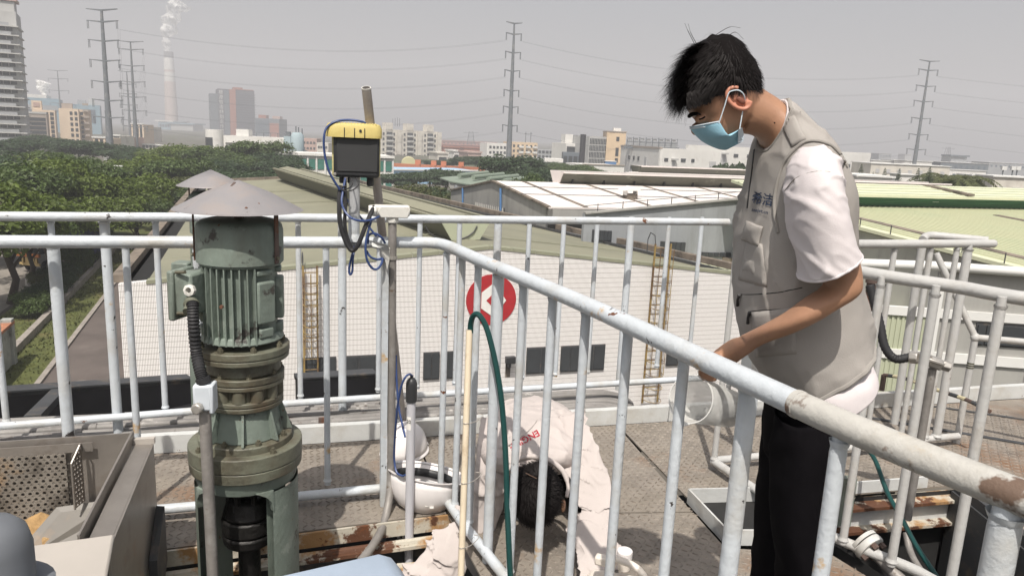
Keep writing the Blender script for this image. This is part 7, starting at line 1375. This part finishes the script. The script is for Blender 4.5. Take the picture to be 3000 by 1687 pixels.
# tee shirt, vest
def tor(lst, g=0): return [pair((a[0] - g, a[1]), (b_[0] + g, b_[1]), DM, w_ * .9 + g * .0005, e) for a, b_, w_, e in lst]
TS = [((2222, 438), (2314, 297), .078, 2.2), ((2204, 470), (2355, 325), .125, 2.2), ((2186, 520), (2440, 425), .172, 2.4), ((2172, 590), (2498, 540), .180, 2.6), ((2162, 680), (2508, 650), .172, 2.6), ((2155, 800), (2515, 800), .165, 2.6), ((2160, 930), (2545, 950), .162, 2.6), ((2190, 1030), (2562, 1040), .168, 2.6), ((2222, 1085), (2580, 1085), .196, 2.6), ((2240, 1150), (2584, 1104), .205, 2.6)]
TEE = thing('', '', '') if False else None
tee = cloth(tor(TS), 6, 64, .004, 14, seed=2, fold=.004, fdir=(.4, .1, .9), ffr=60)
TE = part('tee_shirt', tee, M['tee'], MAN, smooth=True, ang=80, solid=.003)
part('tee_collar', B().tube([Vector(q) for q in tee.v[0:64]] + [Vector(tee.v[0])], .0052, 8), M['tee'], TE, smooth=True)
VS = [((2219, 432), (2317, 292), .083, 2.2), ((2196, 458), (2362, 318), .135, 2.2), ((2178, 512), (2450, 412), .176, 2.5), ((2160, 590), (2516, 535), .186, 2.7), ((2148, 668), (2526, 645), .184, 2.8), ((2140, 760), (2530, 760), .180, 2.8), ((2138, 845), (2548, 862), .178, 2.8), ((2146, 930), (2570, 945), .180, 2.8), ((2172, 1010), (2573, 985), .184, 2.8), ((2206, 1072), (2572, 1003), .187, 2.8), ((2222, 1092), (2570, 1010), .187, 2.8)]
vst = cloth(tor(VS, 2), 12, 110, .005, 8, seed=5, fold=.011, fdir=(.85, .1, .35), ffr=42)
VE = part('vest', vst, M['vest'], MAN, smooth=True, ang=80, solid=.0035); VB = bvh(vst)
part('hem_tape', B().tube([Vector(q) for q in vst.v[-110:]] + [Vector(vst.v[-110])], .0065, 8), M['vesttrim'], VE, smooth=True); part('neck_tape', B().tube([Vector(q) for q in vst.v[:110]] + [Vector(vst.v[0])], .0042, 8), M['vesttrim'], VE, smooth=True)
patch('pocket_flap', VB, [(2192, 648), (2240, 664), (2226, 722), (2176, 700)], M['vest'], VE, .004, puff=.004); patch('chest_pocket', VB, [(2190, 700), (2236, 716), (2248, 842), (2166, 820)], M['vest'], VE, .002, puff=.003); patch('pen_pocket', VB, [(2186, 752), (2222, 764), (2220, 805), (2180, 792)], M['vest'], VE, .004, puff=.002)
patch('shoulder_tab', VB, [(2288, 358), (2330, 340), (2362, 410), (2322, 432)], M['vest'], VE, .003, puff=.002)
patch('waist_pocket', VB, [(2200, 915), (2330, 900), (2335, 1035), (2215, 1045)], M['vest'], VE, .002, puff=.003)
for pts in ([(2172, 862), (2215, 862), (2280, 856), (2350, 842)], [(2200, 912), (2240, 908), (2300, 905)]): seamline('zip', VB, pts, M['zip'], VE, .0014, .001)
for (x, y) in ((2174, 862), (2204, 914)):
    P = [surf(VB, x, y, .006), surf(VB, x - 4, y + 16, .007), surf(VB, x - 6, y + 32, .006)]
    if all(P): part('zip_pull', B().tube(P, [.0038, .003, .0036], 8), M['zip'], VE, smooth=True)
for pts in ([(2176, 515), (2190, 560), (2185, 640), (2165, 760), (2160, 860)], [(2425, 940), (2432, 1000), (2436, 1058)], [(2300, 380), (2318, 410), (2326, 432)], [(2280, 420), (2272, 500), (2262, 600)], [(2150, 640), (2152, 740), (2148, 850), (2160, 960)], [(2165, 600), (2166, 700), (2160, 800)], [(2500, 900), (2520, 950), (2530, 1000)], [(2186, 706), (2196, 770), (2190, 830), (2240, 850)], [(2215, 1060), (2300, 1075), (2400, 1062), (2500, 1020), (2560, 990)], [(2176, 850), (2240, 850), (2330, 838)], [(2205, 898), (2280, 894), (2350, 880)]): seamline('seam', VB, pts, M['vesttrim'], VE, .0011, .0004)
seamline('front_opening', VB, [(2212, 440), (2206, 500), (2198, 560), (2192, 610)], M['zip'], VE, .003, .001)
P = [surf(VB, a, b_, .004) for a, b_ in ((2181, 600), (2170, 650), (2158, 720), (2152, 790))]; 
print_on('logo_print', VB, '希洁', 38, (2238, 586), R(9), M['navy'], VE, .0035, squash=.82); print_on('logo_print', VB, 'seajet.cn', 14, (2231, 619), R(11), M['navy'], VE, .004)
# near sleeve, arm hole tape
SL = [pair((2345, 432), (2415, 424), 1.45, .03, d2=1.47), pair((2305, 480), (2452, 450), 1.41, .062), pair((2288, 545), (2482, 505), 1.39, .075), pair((2290, 620), (2492, 575), 1.38, .078), pair((2304, 690), (2504, 640), 1.375, .077), pair((2320, 755), (2522, 702), 1.37, .076), pair((2331, 802), (2535, 745), 1.37, .075)]
slv = cloth(SL, 14, 90, .003, 14, seed=9, fold=.012, fdir=(.55, 0, .8), ffr=60)
SV = part('sleeve', slv, M['tee'], TE, smooth=True, ang=80, solid=.003); part('sleeve_hem', B().tube([Vector(q) for q in slv.v[-90:]] + [Vector(slv.v[-90])], .0028, 8), M['tee'], SV, smooth=True)
slf = cloth([pair((2340, 440), (2415, 430), 1.74, .03), pair((2300, 520), (2470, 500), 1.78, .07), pair((2305, 700), (2470, 690), 1.82, .075), pair((2312, 780), (2470, 770), 1.83, .073)], 5, 32, .004, 15, seed=4); part('sleeve', slf, M['tee'], TE, smooth=True, ang=80, solid=.003)
AH = [(2282, 682), (2272, 620), (2276, 560), (2298, 482), (2340, 430), (2375, 415), (2422, 424), (2456, 453), (2478, 490)]
SB_ = bvh(slv); ahp = []
for q in smooth_path([(a, b_, 0) for a, b_ in AH], 5):
    c = [surf(t_, q.x, q.y, .003) for t_ in (VB, SB_)]; c = [x for x in c if x is not None]
    if c: ahp.append(min(c, key=lambda p: p.y))
part('armhole_tape', B().tube(ahp, .0036, 8), M['vesttrim'], VE, smooth=True)
ssm = [surf(SB_, a, b_, .0008) for a, b_ in ((2300, 560), (2330, 525), (2380, 505), (2430, 505), (2468, 520))]; ssm = [q for q in ssm if q is not None]
if len(ssm) > 2: part('sleeve_seam', B().tube(smooth_path(ssm, 4), .0012, 6), M['vesttrim'], SV, smooth=True)
# trousers and shoes
LG_ = [[pair((2236, 1085), (2545, 1080), DM, .145, 2.6), pair((2230, 1150), (2545, 1115), DM, .152, 2.6), pair((2226, 1230), (2500, 1215), DM, .160, 2.6), pair((2228, 1310), (2472, 1300), DM, .13, 2.6)]]
TRO = part('trousers', cloth(LG_[0], 5, 48, .003, 14, seed=6), M['trouser'], MAN, smooth=True, ang=80, solid=.003)
nl = [pair((2258, 1200), (2490, 1200), 1.53, .085, 2.4), pair((2250, 1320), (2452, 1320), 1.51, .086, 2.4), pair((2247, 1450), (2424, 1450), 1.50, .08, 2.4), pair((2255, 1560), (2412, 1560), 1.50, .076, 2.4), pair((2262, 1690), (2413, 1690), 1.50, .074, 2.4)]
c4 = nl[-1][0]; nl += [(Vector((c4.x - .01, 1.50, .28)), Vector((-.062, 0, 0)), Vector((0, .066, 0)), 2.3), (Vector((c4.x - .01, 1.50, .06)), Vector((-.066, 0, 0)), Vector((0, .066, 0)), 2.3)]
part('trouser_leg', cloth(nl, 6, 40, .004, 12, seed=7, fold=.008, fdir=(.2, 0, 1), ffr=34), M['trouser'], TRO, smooth=True, ang=80, solid=.003)
fl_ = [pair((2228, 1200), (2440, 1200), 1.69, .085, 2.4), pair((2216, 1350), (2390, 1350), 1.71, .084, 2.4), pair((2206, 1460), (2362, 1460), 1.72, .08, 2.4), pair((2190, 1690), (2330, 1690), 1.72, .074, 2.4)]
c4 = fl_[-1][0]; fl_ += [(Vector((c4.x - .02, 1.72, .28)), Vector((-.062, 0, 0)), Vector((0, .066, 0)), 2.3), (Vector((c4.x - .02, 1.72, .06)), Vector((-.066, 0, 0)), Vector((0, .066, 0)), 2.3)]
part('trouser_leg', cloth(fl_, 6, 40, .004, 12, seed=8, fold=.006, fdir=(.2, 0, 1), ffr=34), M['trouser'], TRO, smooth=True, ang=80, solid=.003)
for q in (nl[-1][0], fl_[-1][0]):
    part('shoe', B().loft(dense([(Vector((q.x + .07, q.y, .035)), Vector((0, 0, .03)), Vector((0, .03, 0))), (Vector((q.x, q.y, .045)), Vector((0, 0, .045)), Vector((0, .042, 0))), (Vector((q.x - .10, q.y, .035)), Vector((0, 0, .034)), Vector((0, .046, 0))), (Vector((q.x - .19, q.y, .022)), Vector((0, 0, .02)), Vector((0, .03, 0)))], 4), 20), M['rubber'], MAN, smooth=True)
# measuring jug in his hand
jr, jb_ = Y(2024, 1168, 1.60), Y(2140, 1197, 1.735); ja = (jr - jb_).normalized(); jl = (jr - jb_).length
JG = thing('measuring_jug', 'translucent plastic measuring jug tipped towards the viewer in the standing man hand', 'jug')
part('wall', B().lathe([(.001, 0), (.040, .001), (.046, .012), (.0545, jl)], jb_, 40, axis=ja, cap=False), M['jug'], JG, smooth=True, solid=.0015, ang=60)
part('rim', B().lathe([(.0545, jl - .002), (.0565, jl - .001), (.0565, jl + .002), (.0540, jl + .002)], jb_, 40, axis=ja, cap=False), M['jugrim'], JG, smooth=True)
hx, hy, _ = frame_of(ja); ht = (UPZ - ja * UPZ.dot(ja)).normalized()
part('handle', B().tube(smooth_path([jb_ + ja * (jl * .97) + ht * .054, jb_ + ja * (jl * .93) + ht * .082, jb_ + ja * (jl * .6) + ht * .092, jb_ + ja * (jl * .25) + ht * .078, jb_ + ja * (jl * .2) + ht * .046], 5), .0062, 10), M['jugrim'], JG, smooth=True)
part('spout', B().prism([jb_ + ja * (jl + .001) - ht * .054 + ht.cross(ja) * .018, jb_ + ja * (jl + .001) - ht * .054 - ht.cross(ja) * .018, jb_ + ja * (jl + .008) - ht * .068], ja * -.002), M['jugrim'], JG)
sd_ = ht.cross(ja); 
for k in range(8): a = -.25 + .0 * k; h_ = jl * (.25 + .08 * k); part('scale_mark', B().box(jb_ + ja * h_ + Vector((0, -1, 0)) * (.0475 + .0085 * h_ / jl) , (.010, .0006, .0009), ax=(ja.cross(Vector((0, 1, 0))).normalized(), Vector((0, 1, 0)), ja)), M['ink'], JG)
# ------------------------------------------------------------------ kneeling man
KM = thing('person', 'kneeling man in pale work shirt bent over with dark hair towards the viewer', 'person', None)
def bsec(px, py, d, hw, th, e=2.4, nrm=(0, -.3, 1)):
    t_ = Y(px, py, d); n_ = Vector(nrm).normalized(); return (t_ - n_ * th, Vector((hw, hw * .12, 0)), n_ * th, e)
BS = [bsec(1556, 1362, 2.50, .075, .06, nrm=(0, -.7, .7)), bsec(1560, 1332, 2.55, .150, .095, nrm=(0, -.65, .75)), bsec(1562, 1288, 2.64, .205, .125, nrm=(0, -.5, .85)), bsec(1565, 1235, 2.77, .218, .14, nrm=(0, -.35, .93)), bsec(1567, 1192, 2.93, .212, .15, nrm=(0, -.2, .97)), bsec(1565, 1168, 3.08, .190, .155, nrm=(0, 0, 1)), bsec(1565, 1166, 3.20, .18, .15, nrm=(0, .3, .95)), bsec(1565, 1185, 3.30, .14, .11, nrm=(0, .7, .7))]
kb = cloth(BS, 14, 120, .007, 8, seed=11, fold=.032, fdir=(.75, .6, .2), ffr=30, cap=True); SH = part('shirt', kb, M['shirt'], KM, smooth=True, ang=80); KB = bvh(kb)
def kp(lst): return [pair(a, b_, d, w_, 2.3, lat=(0, .75, .55)) for a, b_, d, w_ in lst]
kR = kp([((1580, 1300), (1690, 1225), 2.80, .08), ((1625, 1322), (1728, 1268), 2.70, .085), ((1645, 1355), (1752, 1325), 2.62, .08), ((1676, 1400), (1780, 1385), 2.57, .07), ((1698, 1450), (1793, 1436), 2.52, .065), ((1699, 1505), (1792, 1495), 2.47, .062), ((1694, 1560), (1812, 1552), 2.40, .062), ((1692, 1610), (1806, 1600), 2.33, .06), ((1696, 1660), (1782, 1650), 2.26, .055), ((1690, 1725), (1765, 1720), 2.2, .05)])
part('sleeve', cloth(kR, 16, 84, .005, 12, seed=13, fold=.05, fdir=(.4, .2, 1), ffr=44, cap=True), M['shirt'], SH, smooth=True, ang=80)
kL = kp([((1540, 1290), (1440, 1222), 2.82, .08), ((1500, 1312), (1408, 1262), 2.74, .085), ((1488, 1355), (1396, 1325), 2.68, .08), ((1482, 1410), (1390, 1395), 2.66, .07), ((1474, 1480), (1378, 1460), 2.65, .064), ((1440, 1560), (1345, 1520), 2.62, .06), ((1385, 1635), (1275, 1580), 2.56, .058), ((1320, 1720), (1200, 1660), 2.50, .056), ((1250, 1800), (1140, 1740), 2.45, .05)])
part('sleeve', cloth(kL, 16, 84, .005, 12, seed=17, fold=.045, fdir=(.75, .2, .65), ffr=40, cap=True), M['shirt'], SH, smooth=True, ang=80)
kc = B(); hc2 = Y(1568, 1455, 2.45); kx = Vector((.98, .1, 0)); kz = (Vector((.02, -.28, .96))).normalized(); ky = kz.cross(kx).normalized()
kc.ball(hc2, (.084, .088, .118), 28, 20, ax=(kx, ky, kz)); kc.ball(hc2 - kz * .07 + ky * .035, (.055, .055, .065), 20, 14, ax=(kx, ky, kz)); kc.tube([hc2 + ky * .05 + kz * .03, Y(1556, 1350, 2.56) - UPZ * .05], [.055, .062], 20)
kc.ball(Y(1650, 1480, 2.44), (.010, .014, .026), 12, 8); kc.ball(Y(1488, 1480, 2.46), (.010, .014, .026), 12, 8)
for (w0, w1, sg) in ((kR[-1][0], Vector((-.01, -.03, -.06)), 1), (kL[-1][0], Vector((-.06, -.03, -.05)), -1)):
    kc.tube([w0, w0 + w1 * .8], [.028, .026], 14); pc_ = w0 + w1 * 1.4; d_ = w1.normalized(); kc.ball(pc_, (.040, .022, .046), 16, 10, ax=frame_of(d_))
    sx_ = frame_of(d_)[0]
    for k in range(4): a = pc_ + d_ * .03 + sx_ * (-.028 + .019 * k); kc.tube(smooth_path([a, a + d_ * (.03 + .006 * (1.5 - abs(k - 1.5))), a + d_ * .05 + Vector((0, -.006, -.012))], 4), [.0095] * 4 + [.0085] * 4 + [.0065], 10)
    kc.tube(smooth_path([pc_ + sx_ * .03 * sg, pc_ + sx_ * .048 * sg + d_ * .02, pc_ + sx_ * .05 * sg + d_ * .045], 4), [.012] * 4 + [.010] * 4 + [.007], 10)
body('body', kc, M['skin'], KM)
kh = B().ball(hc2 + ky * -.004 + kz * .008, (.090, .095, .121), 40, 28, ax=(kx, ky, kz)); vv = []
for q in kh.v:
    p = Vector(q); l_ = (p - hc2); low = l_.dot(kz); vv.append(tuple(p + l_.normalized() * (.004 * mn.noise(p * 50))))
kh.v = vv; KH = part('hair', kh, M['scalp'], KM, smooth=True); kv = [Vector(q) for q in kh.v if (Vector(q) - hc2).dot(kz) > -.085 and (Vector(q) - hc2).dot(ky) < .06]
wh = hc2 + kz * .11 - ky * .03 - kx * .015
def rt2(g):
    p = g.choice(kv) + Vector((g.gauss(0, .005), g.gauss(0, .005), g.gauss(0, .005))); nr_ = (p - hc2).normalized(); p = hc2 + nr_ * (p - hc2).length; cd = (p - wh); cd = (cd - nr_ * cd.dot(nr_)); cd = cd.normalized() if cd.length > 1e-3 else kx; cd = (cd + nr_.cross(cd) * .5).normalized(); return p, nr_, cd, 1
strands('hair_strands', rt2, KH, 7000, .026, M['hair'], .001, seed=21)
part('parting', B().tube(smooth_path([Y(1540, 1385, 2.325), Y(1556, 1393, 2.32), Y(1572, 1401, 2.315)], 4), .0016, 6), mat('dim_scalp', (.10, .06, .04), .8), KH, smooth=True)
mk = thing('', '', '') if False else None
part('face_mask', B().loft([(hc2 - kz * .07 - kx * .02 + ky * .05, kx * .05, ky * .04), (hc2 - kz * .098 - kx * .022 + ky * .03, kx * .058, ky * .045), (hc2 - kz * .118 - kx * .025 + ky * .028, kx * .042, ky * .035)], 20), M['maskw'], KM, smooth=True)
col_ = [Y(1488, 1375, 2.50), Y(1515, 1346, 2.52), Y(1556, 1336, 2.53), Y(1606, 1346, 2.52), Y(1648, 1378, 2.50), Y(1664, 1420, 2.47), Y(1660, 1455, 2.44)]
part('collar', B().tube(smooth_path(col_, 5), [.008] * 10 + [.010] * 14 + [.007] * 7, 10), M['shirt'], SH, smooth=True)
seamline('yoke_seam', KB, [(1480, 1310), (1520, 1285), (1555, 1255), (1575, 1230)], M['vesttrim'], SH, .0014)
print_on('back_print', KB, 'ENGINE', 27, (1536, 1288), R(180 - 28), M['redtxt'], SH, .002)
TK = None
lgk = part('trousers', cloth([(Vector((.26, 3.22, .12)), Vector((.10, 0, 0)), Vector((0, .02, .10))), (Vector((.30, 3.05, .10)), Vector((.09, 0, 0)), Vector((0, .02, .09))), (Vector((.325, 2.9, .09)), Vector((.08, 0, 0)), Vector((0, .02, .08))), (Vector((.33, 2.78, .07)), Vector((.055, 0, 0)), Vector((0, .01, .06)))], 6, 40, .004, 12, seed=3, fold=.006, ffr=40, cap=True), M['trouser'], KM, smooth=True, ang=80)
part('trouser_leg', cloth([(Vector((.03, 3.2, .12)), Vector((.10, 0, 0)), Vector((0, .02, .10))), (Vector((-.01, 3.0, .10)), Vector((.08, 0, 0)), Vector((0, .02, .09))), (Vector((-.02, 2.85, .08)), Vector((.055, 0, 0)), Vector((0, .01, .06)))], 6, 32, .004, 12, seed=5, cap=True), M['trouser'], lgk, smooth=True, ang=80)
part('shoe', B().loft(dense([(Vector((.28, 3.36, .06)), Vector((.04, 0, 0)), Vector((0, 0, .05))), (Vector((.28, 3.45, .06)), Vector((.045, 0, 0)), Vector((0, 0, .055))), (Vector((.27, 3.52, .05)), Vector((.035, 0, 0)), Vector((0, 0, .045)))], 4), 20), M['rubber'], KM, smooth=True)
# ================================================================== hazy air
hm = bpy.data.materials.new('hazy_air'); hm.use_nodes = True; n_ = hm.node_tree.nodes; n_.clear()
ho = n_.new('ShaderNodeOutputMaterial'); hv_ = n_.new('ShaderNodeVolumePrincipled'); hv_.inputs['Color'].default_value = (.95, .96, 1.0, 1); hv_.inputs['Density'].default_value = 0.00082; hv_.inputs['Anisotropy'].default_value = 0.0
hm.node_tree.links.new(hv_.outputs[0], ho.inputs['Volume'])
try: hm.cycles.homogeneous_volume = True
except Exception: pass
hb = B().box((0, 1400, 124), (5800, 3400, 274)); hob = part('haze', hb, hm, kind='stuff')
